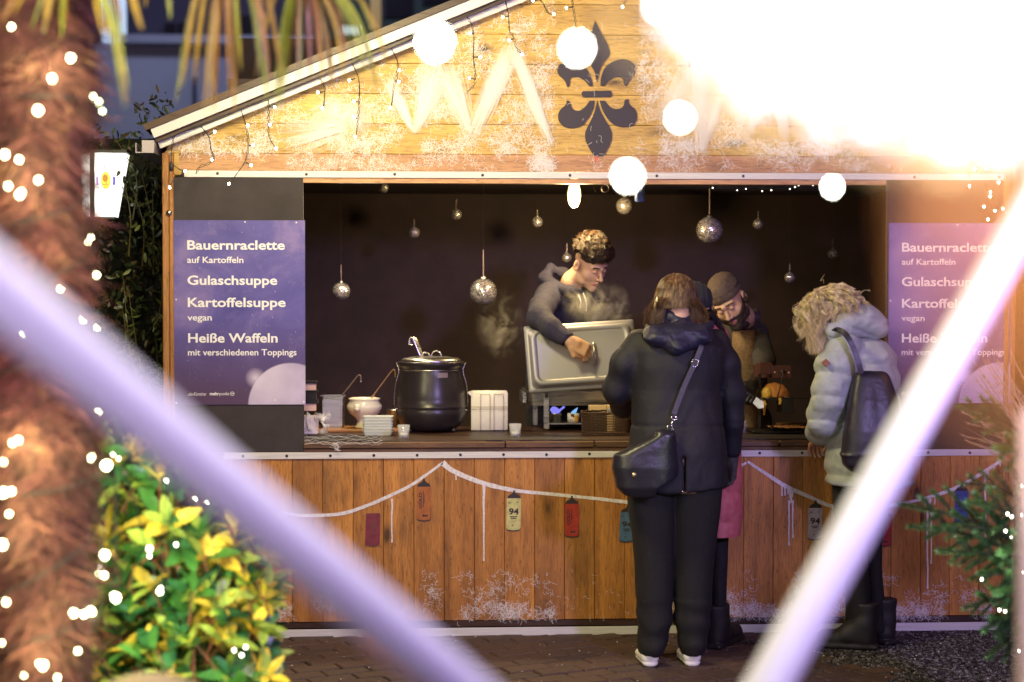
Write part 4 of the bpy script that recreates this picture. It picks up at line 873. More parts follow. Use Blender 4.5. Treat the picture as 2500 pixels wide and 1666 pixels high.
# ================================================================== people
SKIN = mat('skin', (.60, .36, .24), .5, Subsurface_Weight=.15, Subsurface_Scale=.01); SKIN2 = mat('skin_olive', (.48, .29, .19), .5, Subsurface_Weight=.15, Subsurface_Scale=.01)
LIP = mat('lips', (.42, .16, .13), .45); EYEW = mat('eye_white', (.55, .5, .48), .3); BROW = mat('dark_hair_line', (.03, .018, .012), .7); STUB = mat('stubble_skin', (.30, .18, .12), .6)
def basis(yaw, pitch, roll=0.0):
    """columns: right of the figure, forward of the face, up of the head; yaw 0 looks at +y (into the stall), yaw 180 at the camera"""
    return np.array((Matrix.Rotation(yaw, 3, 'Z') @ Matrix.Rotation(-pitch, 3, 'X') @ Matrix.Rotation(roll, 3, 'Y')))
def head_sdf(p, C, B, s=1.0, neck=None):
    q = (p-C) @ B/s
    ax = np.abs(q[:, 0]); m = np.stack([ax, q[:, 1], q[:, 2]], 1)     # mirrored
    d = ell(q, (0, -.012, .048), (.076, .096, .082))
    d = smin(d, ell(q, (0, .030, -.030), (.060, .064, .078)), .03)
    d = smin(d, cone(q, (0, .060, -.090), (0, .074, -.098), .030, .022), .025)           # chin
    d = smin(d, ell(m, (.046, .052, -.026), (.020, .024, .022)), .02)                    # cheek bones
    d = smin(d, ell(m, (.050, .02, -.072), (.018, .034, .02)), .02)                      # jaw corners
    d = smin(d, chain(q, [(-.042, .076, .030), (0, .090, .028), (.042, .076, .030)], [.010, .012, .010], .01), .014)
    d = smax(d, -ell(m, (.030, .104, .010), (.019, .022, .014)), .010)                   # sockets
    d = smin(d, cone(q, (0, .088, .018), (0, .116, -.024), .007, .0105), .009)           # nose
    d = smin(d, ell(m, (.011, .103, -.029), (.0085, .009, .007)), .006)
    d = smin(d, ell(m, (.0295, .0835, .010), (.0125, .0125, .0115)), .002)                 # eyeballs under lids
    d = smin(d, chain(q, [(-.020, .088, -.060), (0, .0965, -.057), (.020, .088, -.060)], [.003, .006, .003], .003), .004)
    d = smin(d, chain(q, [(-.018, .087, -.067), (0, .094, -.069), (.018, .087, -.067)], [.003, .007, .003], .003), .004)
    d = smax(d, -chain(q, [(-.021, .093, -.0635), (0, .1035, -.063), (.021, .093, -.0635)], [.0012, .0022, .0012], .002), .003)
    e = smax(ell(m, (.079, -.006, -.004), (.010, .021, .033)), -ell(m, (.089, .002, .0), (.007, .010, .018)), .004)
    d = smin(d, e, .004)
    d = d*s
    if neck is not None: d = smin(d, chain(p, [C+B @ np.array([0, -.018, -.05])*s]+neck, [.056*s]+[.054*s]*len(neck), .02), .03)
    return d
def head_paint(C, B, s, beard=0.0):
    def f(c):
        q = (c-C) @ B/s; ax = np.abs(q[:, 0]); out = np.zeros(len(c), int)
        lip = (ax < .021*(1-np.abs(q[:, 2]+.063)/.03)) & (q[:, 1] > .083) & (q[:, 2] < -.0535) & (q[:, 2] > -.075); out[lip] = 1
        lash = (ax > .019) & (ax < .041) & (q[:, 1] > .080) & (q[:, 2] > .0022) & (q[:, 2] < .0052); out[lash] = 2
        br = (ax > .012) & (ax < .050) & (q[:, 1] > .06) & (q[:, 2] > .030+.10*np.maximum(0, .02-ax)-.12*np.maximum(0, ax-.035)) & (q[:, 2] < .0375-.12*np.maximum(0, ax-.032)); out[br] = 2
        if beard:
            bd = (q[:, 2] < -.045-.3*(q[:, 1]-.09)*0-.35*np.maximum(0, .03-q[:, 1])*0+.35*np.maximum(0, ax-.04)) & (q[:, 1] > -.01) & (out == 0) & ~((ax < .024) & (q[:, 2] > -.072) & (q[:, 2] < -.050) & False)
            out[bd & (q[:, 2] > -.135)] = 3
        return out
    return f
def hand_sdf(p, W, B, curl, s=1.0, flip=1, spread=.12, sub=None):
    """W wrist; B columns: across the palm (thumb side +), along the fingers, back of the hand"""
    T = lambda a: W+B @ (np.array(a)*np.array([flip, 1, 1])*s)
    d = smin(cone(p, T((0, 0, 0)), T((0, .03, 0)), .026*s, .028*s), rbox((p-W) @ B/s*np.array([flip, 1, 1]), (0, .055, 0), (.040, .045, .014), .013)*s, .015)
    for i, (x, L_) in enumerate(((.031, .070), (.011, .078), (-.010, .073), (-.030, .058))):
        a = spread*(x/.03); o = [T((x, .092, 0))]; ang = 0; pos = np.array([x, .092, 0.])
        for seg, c in ((.45, curl[0]), (.31, curl[1]), (.24, curl[2])):
            ang += c; pos = pos+np.array([math.sin(a)*math.cos(ang), math.cos(ang)*math.cos(a), -math.sin(ang)])*L_*seg; o.append(T(pos))
        d = smin(d, chain(p, o, [.0100*s, .0092*s, .0085*s, .0072*s], .003), .005)
    th = [T((.030, .020, -.004)), T((.052, .050, -.016)), T((.050-.012*curl[1], .078, -.030)), T((.040-.02*curl[1], .098, -.042))]
    return smin(d, chain(p, th, [.016*s, .0125*s, .0105*s, .008*s], .004), .010)
def bb(pts, pad): a = np.array(pts); return a.min(0)-pad, a.max(0)+pad
def folds(p, amp, s1=16, seed=0, st=(1, 1, .45)):
    amp = amp*.8
    q = p*np.array(st); n = vn(q, s1, seed); n2 = vn(q+.02*n[:, None], s1*2.3, seed+1); r = 1-np.abs(vn(q+.05*n[:, None], s1*1.1, seed+3))*2
    return amp*(n+.4*n2)+amp*.6*np.maximum(r, -.4)
def strands(name, curves, r, material, parent, sides=3):
    V, F, k = [], [], 0; ph = np.arange(sides)*2*math.pi/sides
    for c in curves:
        c = np.asarray(c); n = len(c); t = np.gradient(c, axis=0); t /= np.linalg.norm(t, axis=1)[:, None]+1e-9
        a = np.cross(t, [.3, .9, .2]); a /= np.linalg.norm(a, axis=1)[:, None]+1e-9; b = np.cross(t, a); rr_ = r*np.interp(np.linspace(0, 1, n), [0, .15, .8, 1], [.8, 1, .8, .15])
        v = c[:, None, :]+rr_[:, None, None]*(np.cos(ph)[None, :, None]*a[:, None, :]+np.sin(ph)[None, :, None]*b[:, None, :]); V.append(v.reshape(-1, 3))
        i = np.arange(n-1)[:, None]*sides; j = np.arange(sides)[None, :]; j2 = (j+1) % sides
        F.append(np.stack([i+j, i+j2, i+sides+j2, i+sides+j], -1).reshape(-1, 4)+k); k += n*sides
    return mk(name, np.concatenate(V), np.concatenate(F), material, parent, True)
def hairmat(name, cols, rough=.42):
    m = mat(name, cols[0], rough); v, _ = coords(m, (1, 1, .25), rand=False); n = noise(m, v, 70, 4, .7)
    lk(m, ramp(m, n, [(.3, cols[0]), (.5, cols[1]), (.7, cols[2])]), bs(m).inputs['Base Color']); c_ = ramp(m, n, [(.3, cols[0]), (.5, cols[1]), (.7, cols[2])]); lk(m, island(m, c_, .55, 1.5), bs(m).inputs['Base Color']); return m
def bodyskin(parent, name, C, B, s, neck, rest, material, extra=(), beard=0.0, h=.0026):
    """one skin surface: head and neck, with the trunk and limbs that the clothes cover"""
    lo, hi = bb([C, C+B @ np.array([0, 0, -.13])*s], .135*s)
    boxes = [(lo, hi, h, lambda p: head_sdf(p, C, B, s, neck))]+list(extra)
    if rest is not None: boxes.append(rest)
    pf = head_paint(C, B, s, beard); mats = [material, LIP, BROW, STUB]
    return solid(name, None, boxes, None, None, None, parent, mats, pf)
# ------------------------------------------------------------------ dark-haired vendor in a navy hoodie, leaning over the lid
NAVY = rough_cloth(mat('navy_sweatshirt', (.05, .05, .10), .85), (.016, .014, .032), (.032, .028, .054))
p1 = empty('person', (float(P(1360, 742, .95)[0]), .95, ZF), 'dark-haired vendor in navy hoodie bending over to hold up the steel lid', 'person')
HC = P(1439, 645, .80); HB = basis(R(-142), R(34), R(8)); HS = 1.02
nk = [P(1398, 688, .88), P(1380, 715, .95)]
sh = P(1335, 722, .86); el = P(1312, 778, .58); wr = P(1388, 831, .405); hd = P(1400, 842, .39)
fdir = P(1446, 862, .40)-wr; fdir /= np.linalg.norm(fdir); bdir = np.array([-.15, -.8, .55]); bdir -= fdir*bdir.dot(fdir); bdir /= np.linalg.norm(bdir); adir = np.cross(fdir, bdir); HBs = np.stack([adir, fdir, bdir], 1)
WR = P(1392, 834, .40)
hs = lambda p: smin(hand_sdf(p, WR, HBs, (.75, 1.15, .8), 1.0, 1, .05), cone(p, el*.3+wr*.7, WR, .034, .027), .015)
hlo, hhi = bb([WR, WR+fdir*.12], .075)
tor1 = prow([(640+60, 1345, 1410, .93, .07), (740, 1300, 1445, .93, .10), (830, 1285, 1452, .98, .12), (950, 1285, 1452, 1.0, .12), (1060, 1290, 1450, 1.02, .12)], .95, .11)
rest = (np.array([X0(1250, .9), .7, .2]), np.array([X0(1480, .9), 1.25, 1.75]), .012, lambda p: np.minimum(loft(p, [(z, a, b*.85, c, d*.85) for z, a, b, c, d in tor1]), chain(p, [sh, el, wr], [.045, .04, .03])))
bodyskin(p1, 'body', HC, HB, HS, nk, rest, SKIN, [(hlo, hhi, .0022, hs)])
def shirt(p):
    d = loft(p, tor1); d = smin(d, chain(p, [P(1405, 725, .90), P(1340, 716, .88)], [.05, .062], .02), .05)
    arm = chain(p, [P(1338, 726, .86), P(1322, 752, .72), P(1316, 775, .575), P(1345, 800, .47), P(1381, 827, .412)], [.071, .066, .060, .052, .044], .03)
    d = smin(d, arm, .03)
    d = smin(d, chain(p, [P(1435, 730, .93), P(1462, 790, .80), P(1450, 850, .66)], [.06, .055, .05], .03), .03)
    d = d+folds(p, .0055, 15, 3, (1, 1, .6))
    d = smax(d, -cone(p, P(1386, 831, .409), P(1400, 842, .39), .032, .036), .004)
    return d
cloth = solid('hoodie', shirt, np.array([X0(1240, .9), .36, .75]), np.array([X0(1500, .8), 1.2, 1.78]), .0075, NAVY, p1)
def hood1(p):
    ring = chain(p, [P(1345, 652, 1.0), P(1330, 680, .98), P(1350, 700, .90), P(1390, 712, .80), P(1412, 712, .76)], [.020, .036, .036, .030, .020], .02)
    r2 = chain(p, [P(1345, 655, 1.0), P(1375, 668, 1.0), P(1404, 690, .95)], [.018, .03, .03], .02)
    return smin(ring, r2, .02)+folds(p, .004, 26, 8)
solid('hood', hood1, *bb([P(1320, 640, 1.0), P(1420, 730, .72)], .05), .006, NAVY, p1)
for a, b_ in (((1424, 716), (1431, 760)), ((1412, 720), (1416, 752))):
    q = MB(); q.tube(sm([P(*a, .75), P((a[0]+b_[0])/2+4, (a[1]+b_[1])/2, .72), P(*b_, .74)], 6), .0035, 6); q.build('drawstring', M['white'], p1, True)
DJ = rough_cloth(mat('dark_trousers', (.02, .018, .022), .8), (.016, .014, .018), (.030, .026, .034))
solid('trousers', lambda p: np.minimum(chain(p, [(X0(1330, 1), 1.02, .95), (X0(1325, 1), 1.02, .5), (X0(1325, 1), 1.02, .17)], [.10, .075, .06]), chain(p, [(X0(1405, 1), 1.02, .95), (X0(1410, 1), 1.02, .5), (X0(1412, 1), 1.02, .17)], [.10, .075, .06])), np.array([X0(1250, 1), .85, .1]), np.array([X0(1480, 1), 1.2, 1.1]), .014, DJ, p1)
HM1 = hairmat('dark_brown_hair', [(.012, .006, .004), (.035, .019, .010), (.09, .05, .025)], .35)
def hair1(p):
    q = (p-HC) @ HB/HS
    d = ell(q, (0, -.016, .056), (.079, .097, .080)); d = smin(d, ell(q, (0, .055, .105), (.058, .042, .024)), .02)
    low = .030+.75*np.maximum(q[:, 1]-.055, 0)*1.0-.55*np.maximum(-q[:, 1]-.02, 0)        # hairline
    d = np.maximum(d, (low-q[:, 2])*.8); d = smax(d, -(ell(q, (0, .098, .035), (.062, .045, .048))), .006)
    sdb = (np.abs(q[:, 0]) > .06) & (q[:, 1] > .0) & (q[:, 1] < .018) & (q[:, 2] > -.02)
    return (d+.003*vn(q*np.array([1, .5, 1]), 95, 2)+.007*vn(q*np.array([1, .45, 1]), 45, 5))*HS
ho = solid('hair', hair1, *bb([HC], .17), .0035, HM1, p1)
cv = []
for _ in range(420):
    a, e = random.uniform(0, 6.283), random.uniform(.15, 1.0); n_ = np.array([math.cos(a)*math.sqrt(1-e*e), math.sin(a)*math.sqrt(1-e*e), e]); r0 = np.array([0, -.016, .056])+n_*np.array([.077, .095, .079])
    if r0[2] < .060 and r0[1] > .03: continue
    tl = r0[2] > .085 or r0[1] > .03; f = np.array([random.gauss(.25, .35), .9, .25]) if tl else np.array([random.gauss(0, .2), .2, -.9]); f -= n_*f.dot(n_)*.85; L_ = random.uniform(.035, .065) if tl else .02
    h_ = random.uniform(.014, .030) if tl else .003
    for _k in range(16):
        o_ = RNG.normal(0, .0055, 3); w_ = RNG.normal(0, .1, 3); pts = [HC+HB @ (r0+o_*(1-.6*t)+(f+w_)*L_*t+n_*(h_*math.sin(t*2.4))+np.array([.006*math.sin(t*5+a*3), 0, 0]))*HS for t in np.linspace(0, 1, 7)]; cv.append(pts)
strands('hair_locks', cv, .0012, HM1, ho)
# ------------------------------------------------------------------ vendor with the bandana
p2 = empty('person', (float(P(1800, 742, .8)[0]), .8, ZF), 'bearded vendor in dark bandana and jacket cutting cheese at the grill', 'person')
HC2 = P(1781, 737, .62); HB2 = basis(R(160), R(34), R(24)); HS2 = 1.06
nk2 = [P(1814, 775, .72), P(1822, 802, .80)]
tor2 = prow([(765, 1800, 1845, .80, .06), (800, 1765, 1858, .80, .10), (850, 1745, 1868, .82, .12), (950, 1742, 1872, .86, .13), (1060, 1745, 1870, .90, .13)], .8, .12)
W2 = P(1836, 940, .42); f2 = np.array([-.35, -.75, -.45]); f2 /= np.linalg.norm(f2); b2 = np.array([.5, -.3, .8]); b2 -= f2*b2.dot(f2); b2 /= np.linalg.norm(b2); HB2h = np.stack([np.cross(f2, b2), f2, b2], 1)
rest = (np.array([X0(1710, .8), .5, .2]), np.array([X0(1900, .8), 1.1, 1.65]), .012, lambda p: loft(p, [(z, a, b*.85, c, d*.85) for z, a, b, c, d in tor2]))
bodyskin(p2, 'body', HC2, HB2, HS2, nk2, rest, SKIN2, (), 1.0)
JK = rough_cloth(mat('dark_jacket', (.03, .025, .03), .8), (.030, .024, .028), (.055, .045, .05))
TAN = rough_cloth(mat('tan_apron', (.2, .12, .07), .8), (.16, .09, .05), (.30, .19, .11))
def jack(p):
    d = loft(p, tor2); d = smin(d, chain(p, [P(1848, 815, .80), P(1866, 880, .66), P(1850, 925, .50)], [.062, .055, .042], .03), .03)
    d = smin(d, chain(p, [P(1768, 820, .80), P(1745, 890, .66), P(1790, 950, .48)], [.062, .055, .042], .03), .03)
    d = smin(d, chain(p, [P(1790, 797, .70), P(1812, 790, .68), P(1842, 775, .74), P(1846, 765, .82)], [.022, .026, .030, .026], .02), .02)
    return d+folds(p, .006, 16, 11)
solid('jacket', jack, np.array([X0(1700, .7), .36, .75]), np.array([X0(1910, .7), 1.1, 1.62]), .008, JK, p2)
def aprn(p):
    d = np.abs(loft(p, [(z, a, b*.62, c-.02, d+.012) for z, a, b, c, d in tor2]))-.004
    return np.maximum(np.maximum(d+folds(p, .0008, 22, 4), p[:, 1]-.80), p[:, 2]-P(0, 808, .7)[2])
solid('apron', aprn, np.array([X0(1710, .7), .55, .8]), np.array([X0(1890, .7), .9, 1.55]), .007, TAN, p2)
solid('glove', lambda p: smin(hand_sdf(p, W2, HB2h, (.9, 1.2, .7), 1.0), cone(p, P(1848, 922, .5), W2, .036, .028), .012), *bb([W2, W2+f2*.1], .075), .003, M['black'], p2)
def band(p):
    q = (p-HC2) @ HB2/HS2
    d = ell(q, (0, -.016, .058), (.0835, .104, .088)); low = .040+.10*(q[:, 1])-.0*q[:, 0]
    d = np.maximum(d, low-q[:, 2]); k_ = smin(ell(q, (0, -.115, .03), (.02, .018, .016)), ell(q, (0.01, -.125, -.01), (.012, .01, .035)), .01)
    return (smin(d, k_, .01)+.0018*vn(q, 48, 3)+.0022*np.sin(q[:, 2]*150+6*vn(q, 14))*(q[:, 2] < .085))*HS2
solid('bandana', band, *bb([HC2], .17), .0035, rough_cloth(mat('bandana_cloth', (.06, .04, .035), .85), (.05, .033, .028), (.10, .065, .05)), p2)
def beard2(p):
    q = (p-HC2) @ HB2/HS2; ax = np.abs(q[:, 0]); base = head_sdf(p, HC2, HB2, HS2)/HS2
    reg = np.maximum.reduce([q[:, 2]+.038-1.1*np.maximum(0, ax-.045)-.9*np.maximum(0, .03-q[:, 1])*.3, -(q[:, 1]+.005), -(q[:, 2]+.135), -(np.sqrt((q[:, 0]/1.25)**2+((q[:, 2]+.0635)/.6)**2)-.020)])
    return np.maximum(base-.004-.003*vn(q, 160, 3), reg)*HS2
solid('beard', beard2, *bb([HC2, HC2+HB2 @ np.array([0, 0, -.1])], .12), .003, hairmat('black_beard', [(.018, .011, .008), (.032, .02, .014), (.055, .035, .025)], .7), p2)
solid('trousers', lambda p: np.minimum(chain(p, [(X0(1775, .92), .92, .95), (X0(1775, .92), .95, .17)], [.10, .06]), chain(p, [(X0(1840, .92), .92, .95), (X0(1842, .92), .95, .17)], [.10, .06])), np.array([X0(1700, .9), .75, .1]), np.array([X0(1920, .9), 1.12, 1.1]), .014, DJ, p2)
# ------------------------------------------------------------------ woman in the navy coat, seen from behind
p3 = empty('person', (float(P(1638, 742, -.62)[0]), -.62, .01), 'woman seen from behind in navy coat, long brown hair and white sneakers', 'person')
COAT = rough_cloth(mat('navy_coat', (.03, .03, .06), .7), (.006, .005, .010), (.011, .009, .018), 90)
HC3 = P(1652, 750, -.58); HB3 = basis(R(4), R(26), 0)
legs = lambda rows, Y, dp: prow(rows, Y, dp)
Lg = legs([(1180, 1530, 1648), (1250, 1534, 1645), (1369, 1548, 1644), (1515, 1556, 1640), (1600, 1559, 1617)], -.66, .10)
Rg = legs([(1180, 1642, 1764), (1250, 1642, 1758), (1369, 1644, 1743), (1515, 1646, 1733), (1598, 1662, 1719)], -.66, .10)
tor3 = prow([(795, 1598, 1708, -.60, .06), (815, 1560, 1752, -.61, .10), (850, 1545, 1775, -.62, .13), (900, 1543, 1768, -.62, .135), (950, 1546, 1758, -.62, .13), (1030, 1540, 1765, -.63, .145), (1100, 1533, 1773, -.64, .16), (1200, 1528, 1776, -.64, .165)], -.62, .13)
rest = (np.array([X0(1500, -.6), -.9, .05]), np.array([X0(1800, -.6), -.4, 1.5]), .014, lambda p: np.minimum(loft(p, [(z, a, b*.8, c, d*.8) for z, a, b, c, d in tor3]), np.minimum(loft(p, [(z, a, b*.7, c, d*.7) for z, a, b, c, d in Lg]), loft(p, [(z, a, b*.7, c, d*.7) for z, a, b, c, d in Rg]))))
bodyskin(p3, 'body', HC3, HB3, 1.0, [P(1654, 770, -.60), P(1654, 800, -.61)], rest, SKIN, (), 0, .004)
hem = float(P(1660, 1200, -.7)[2])
def coat3(p):
    d = loft(p, tor3, 2.3); d = smax(d, -(rbox(p, (X0(1672, -.8), -.82, hem+.06), (.004, .08, .10), .002)), .006)
    la = chain(p, [P(1563, 838, -.60), P(1528, 890, -.60), P(1505, 950, -.56), P(1522, 990, -.42), P(1548, 1000, -.25)], [.062, .066, .060, .054, .045], .03)
    ra = chain(p, [P(1748, 838, -.60), P(1772, 890, -.60), P(1788, 960, -.58), P(1790, 1030, -.56), P(1787, 1100, -.53)], [.062, .062, .056, .046, .038], .03)
    d = smin(d, la, .025); d = np.where(p[:, 2] > 1.2, smin(d, ra, .02), np.minimum(d, ra))
    hem_f = folds(p, .0055, 11, 21, (1, 1, .5)); seam = .0035*np.exp(-((p[:, 2]-float(P(0, 856, -.7)[2])-.02*np.abs(p[:, 0]-HC3[0]))/.004)**2)+.004*np.exp(-((p[:, 2]-float(P(0, 1046, -.7)[2]))/.008)**2)
    return smax(d+hem_f+seam, hem-p[:, 2]+.02*np.sin((p[:, 0]-HC3[0])*6), .004)
solid('coat', coat3, np.array([X0(1455, -.6), -.88, hem-.02]), np.array([X0(1840, -.6), -.15, 1.56]), .008, COAT, p3)
def hood3(p):
    d = smin(ell(p, P(1652, 818, -.70), (.150, .075, .058)), chain(p, [P(1585, 803, -.62), P(1600, 825, -.74), P(1655, 842, -.77), P(1712, 822, -.74), P(1730, 798, -.62)], [.030, .034, .036, .036, .030], .03), .03)
    d = smin(d, np.abs(loft(p, prow([(800, 1605, 1702, -.60, .075), (732, 1618, 1690, -.58, .070)], -.6, .07)))-.006, .012)
    q = p-P(1652, 800, -.7); return d+folds(p, .006, 24, 31, (.7, 1, 1.6))+.004*np.sin(q[:, 2]*90+10*q[:, 0]**2*10+3*vn(p, 9))
solid('hood', hood3, *bb([P(1570, 735, -.5), P(1745, 865, -.82)], .03), .006, rough_cloth(mat('violet_lit_hood', (.02, .02, .05), .5), (.010, .010, .030), (.022, .020, .055)), p3)  # bluer than the coat: violet light put into the hood colour
TRO = rough_cloth(mat('black_trousers', (.02, .016, .022), .85), (.005, .004, .005), (.009, .007, .009))
solid('trousers', lambda p: smin(loft(p, Lg), loft(p, Rg), .008)+folds(p, .005, 9, 41, (1, 1, .35))+.003*np.sin(p[:, 2]*60+4*vn(p, 6))*(p[:, 2] < .3), np.array([X0(1510, -.66), -.84, .04]), np.array([X0(1785, -.66), -.46, 1.0]), .008, TRO, p3)
SN = mat('white_sneaker', (.78, .74, .70), .6)
for cx in (1588, 1691):
    c = P(cx, 1634, -.72); c[2] = .012; kx = .058
    def shoe(p):
        q = p-c; r_ = np.interp(q[:, 1], [-.01, .03, .14, .25], [.037, .040, .050, .030]); top = np.interp(q[:, 1], [-.01, .06, .13, .25], [.070, .065, .055, .030])
        d = np.maximum(np.maximum(np.abs(q[:, 0])-r_, -q[:, 2]), np.maximum(q[:, 2]-top, np.maximum(-q[:, 1]-.012, q[:, 1]-.25)))
        d = smax(smax(np.abs(q[:, 0])-r_, q[:, 2]-top, .03), smax(np.maximum(-q[:, 1]-.012, q[:, 1]-.25), -q[:, 2], .01), .03)
        d = smin(d, cone(p, c+[0, -.005, .055], c+[0, 0, .078], .018, .012), .012)
        return d-.004*np.exp(-((q[:, 2]-.022)/.004)**2)*-1
    s_ = solid('sneaker', shoe, c-[.07, .04, .01], c+[.07, .29, .11], .005, SN, p3)
W3 = P(1788, 1118, -.52); B3 = np.stack([np.array([-.3, .95, 0]), np.array([-.1, 0, -.99]), np.array([.95, .3, -.1])], 1)
solid('glove', lambda p: smin(hand_sdf(p, W3, B3, (.4, .6, .4), .95), cone(p, P(1788, 1095, -.53), W3, .034, .026), .01), *bb([W3, W3+[0, 0, -.12]], .07), .0035, rough_cloth(mat('dark_glove', (.03, .03, .03), .8), (.02, .018, .018), (.07, .065, .06)), p3)
HM3 = hairmat('brown_highlighted_hair', [(.045, .020, .011), (.12, .060, .030), (.28, .16, .085)], .40)
def hairshell(C, B, s=1.0, rad=(.090, .108, .096), cut=-.05):
    def f(p):
        q = (p-C) @ B/s; d = ell(q, (0, -.012, .045), rad); return np.maximum(d, cut-q[:, 2])+.003*vn(q, 60, 4)
    return f
Q3 = HC3+HB3 @ np.array([0, -.012, .045])
h3 = solid('hair', lambda p: np.maximum(ell(p, Q3, (.087, .106, .097)), P(0, 738, -.6)[2]-p[:, 2])+.002*vn(p*np.array([1, 1, .3]), 90), *bb([Q3], .19), .005, HM3, p3)
cv = []
for i in range(3600):
    # locks start at the crown parting, lie on the skull and fall each side of the raised collar
    az = random.uniform(-2.5, 2.5)   # 0 = towards the camera
    dr = np.array([math.sin(az), -math.cos(az), 0]); pts = []
    for el_ in (1.45, 1.15, .8, .4, .05): pts.append(Q3+np.array([.091, .110, .100])*np.array([dr[0]*math.cos(el_), dr[1]*math.cos(el_), math.sin(el_)])*(1+random.gauss(0, .012)))
    sx = abs(math.sin(az)); sg = 1 if az > 0 else -1
    if sx < .55 or random.random() < .1: pts.append(P(1652+66*math.sin(az)*.8+random.gauss(0, 3), random.uniform(738, 756), -.685)); 
    else:
        ex = 1651+sg*(32+44*(sx-.5)/.5+random.gauss(0, 3)); pts.append(P(ex, random.choice([random.uniform(775, 797), random.uniform(760, 790)]), -.675+.05*(sx-.5)+random.gauss(0, .006)))
    cv.append(sm(pts, 4))
strands('hair_locks', cv, .0016, HM3, h3)
# shoulder bag and strap of the woman
LEA = mat('black_leather', (.020, .018, .026), .33); v, _ = coords(LEA, rand=False); bump(LEA, noise(LEA, v, 25, 4), .35, .006)
bag = empty('shoulder_bag', P(1570, 1130, -.80), 'black leather shoulder bag hanging on a buckled strap over the navy coat', 'bag')
def bag3(p):
    a = prow([(1048, 1600, 1646, -.85, .02), (1062, 1596, 1650, -.84, .045), (1110, 1500, 1652, -.83, .06), (1140, 1493, 1655, -.82, .075), (1190, 1503, 1650, -.82, .07), (1216, 1530, 1610, -.82, .04)], -.83, .05)
    q = p-P(1575, 1130, -.83); d = loft(p, a, 2.6)
    low = P(1650, 1166, -.83)[2]-(X0(1650, -.83)-p[:, 0])*.55
    d = smax(d, (low-p[:, 2])*.8*(p[:, 0] > X0(1600, -.83))-10*(p[:, 0] <= X0(1600, -.83)), .01)
    return d+folds(p, .0022, 9, 52, (1, 1, 1))
solid('bag_body', bag3, *bb([P(1490, 1040, -.9), P(1660, 1225, -.73)], .02), .006, LEA, bag)
b = MB(); fv = [P(x, y, -.905) for x, y in ((1520, 1112), (1625, 1100), (1646, 1150), (1560, 1150), (1515, 1160), (1500, 1135))]; 
t = MB(); t.lathe([(0, -.003), (.009, -.002), (.011, .001)], n=14, rot=(R(-90), 0, 0), ctr=P(1549, 1160, -.905)); t.f = [q[::-1] for q in t.f]; t.build('clasp', mat('brass_stud', (.55, .45, .25), .35, .9), bag, True)
sp_ = sm([P(1716, 836, -.72), P(1712, 848, -.775), P(1697, 885, -.785), P(1668, 950, -.79), P(1645, 1012, -.80)], 8)
b = MB(); b.ribbon(sp_, .021, (0, -1, 0)); o = b.build('strap', rough_cloth(mat('webbing', (.06, .05, .09), .7), (.05, .045, .08), (.08, .07, .12)), bag); md = o.modifiers.new('s', 'SOLIDIFY'); md.thickness = .003
CH = mat('chrome_fitting', (.75, .72, .70), .2, 1.0)
def ringm(c, w_, h_, r, rot=0, n=20):
    a = np.linspace(0, 2*math.pi, n+1); e = 3; x = w_*np.sign(np.cos(a))*np.abs(np.cos(a))**(2/e); z = h_*np.sign(np.sin(a))*np.abs(np.sin(a))**(2/e)
    b = MB(); b.tube(np.stack([c[0]+x*math.cos(rot)-z*math.sin(rot), np.full(n+1, c[1]), c[2]+x*math.sin(rot)+z*math.cos(rot)], 1), r, 6, cap=False); return b
ringm(P(1697, 886, -.792), .014, .015, .0018, -.4).build('buckle', CH, bag, True)
ringm(P(1646, 1021, -.81), .012, .007, .002, -.3).build('strap_ring', CH, bag, True)
b = MB(); b.tube([P(1644, 1026, -.812), P(1638, 1038, -.815)], .0028, 6); b.build('swivel', CH, bag, True)
ringm(P(1636, 1045, -.82), .011, .010, .002, .2).build('strap_ring', CH, bag, True)
for x, y in ((1668, 1199), (1675, 1201)): b = MB(); b.tube([P(x-3, y, -.83), P(x+2, y+2, -.83)], .0028, 6); b.build('zip_pull', CH, p3, True)
# ------------------------------------------------------------------ person in the pink coat, mostly hidden
p4 = empty('person', (float(P(1738, 742, -.33)[0]), -.33, .01), 'person in pink coat and dark beanie mostly hidden by the navy coat', 'person')
HC4 = P(1697, 762, -.33); HB4 = basis(R(10), R(18), 0)
tor4 = prow([(772, 1680, 1728, -.33, .06), (790, 1668, 1750, -.33, .10), (820, 1655, 1772, -.33, .13), (900, 1650, 1782, -.33, .14), (1000, 1655, 1790, -.33, .15), (1150, 1675, 1806, -.33, .17), (1270, 1680, 1808, -.33, .175), (1308, 1690, 1800, -.33, .165)], -.33, .13)
L4 = prow([(1290, 1690, 1732), (1560, 1695, 1735)], -.33, .075); R4 = prow([(1290, 1728, 1777), (1440, 1732, 1774), (1560, 1735, 1772)], -.33, .08)
rest = (np.array([X0(1650, -.3), -.55, .05]), np.array([X0(1820, -.3), -.1, 1.5]), .014, lambda p: loft(p, [(z, a, b*.8, c, d*.8) for z, a, b, c, d in tor4]))
bodyskin(p4, 'body', HC4, HB4, .95, [P(1700, 780, -.33)], rest, SKIN, (), 0, .005)
PINK = rough_cloth(mat('pink_quilted', (.45, .10, .12), .65), (.40, .085, .10), (.55, .15, .17), 40)
def quilt(p, sp, amp, slope=.12, ph=0.0): return -amp*np.abs(np.sin(math.pi*((p[:, 2]+slope*(p[:, 0]+p[:, 1])+ph)/sp)))**.55
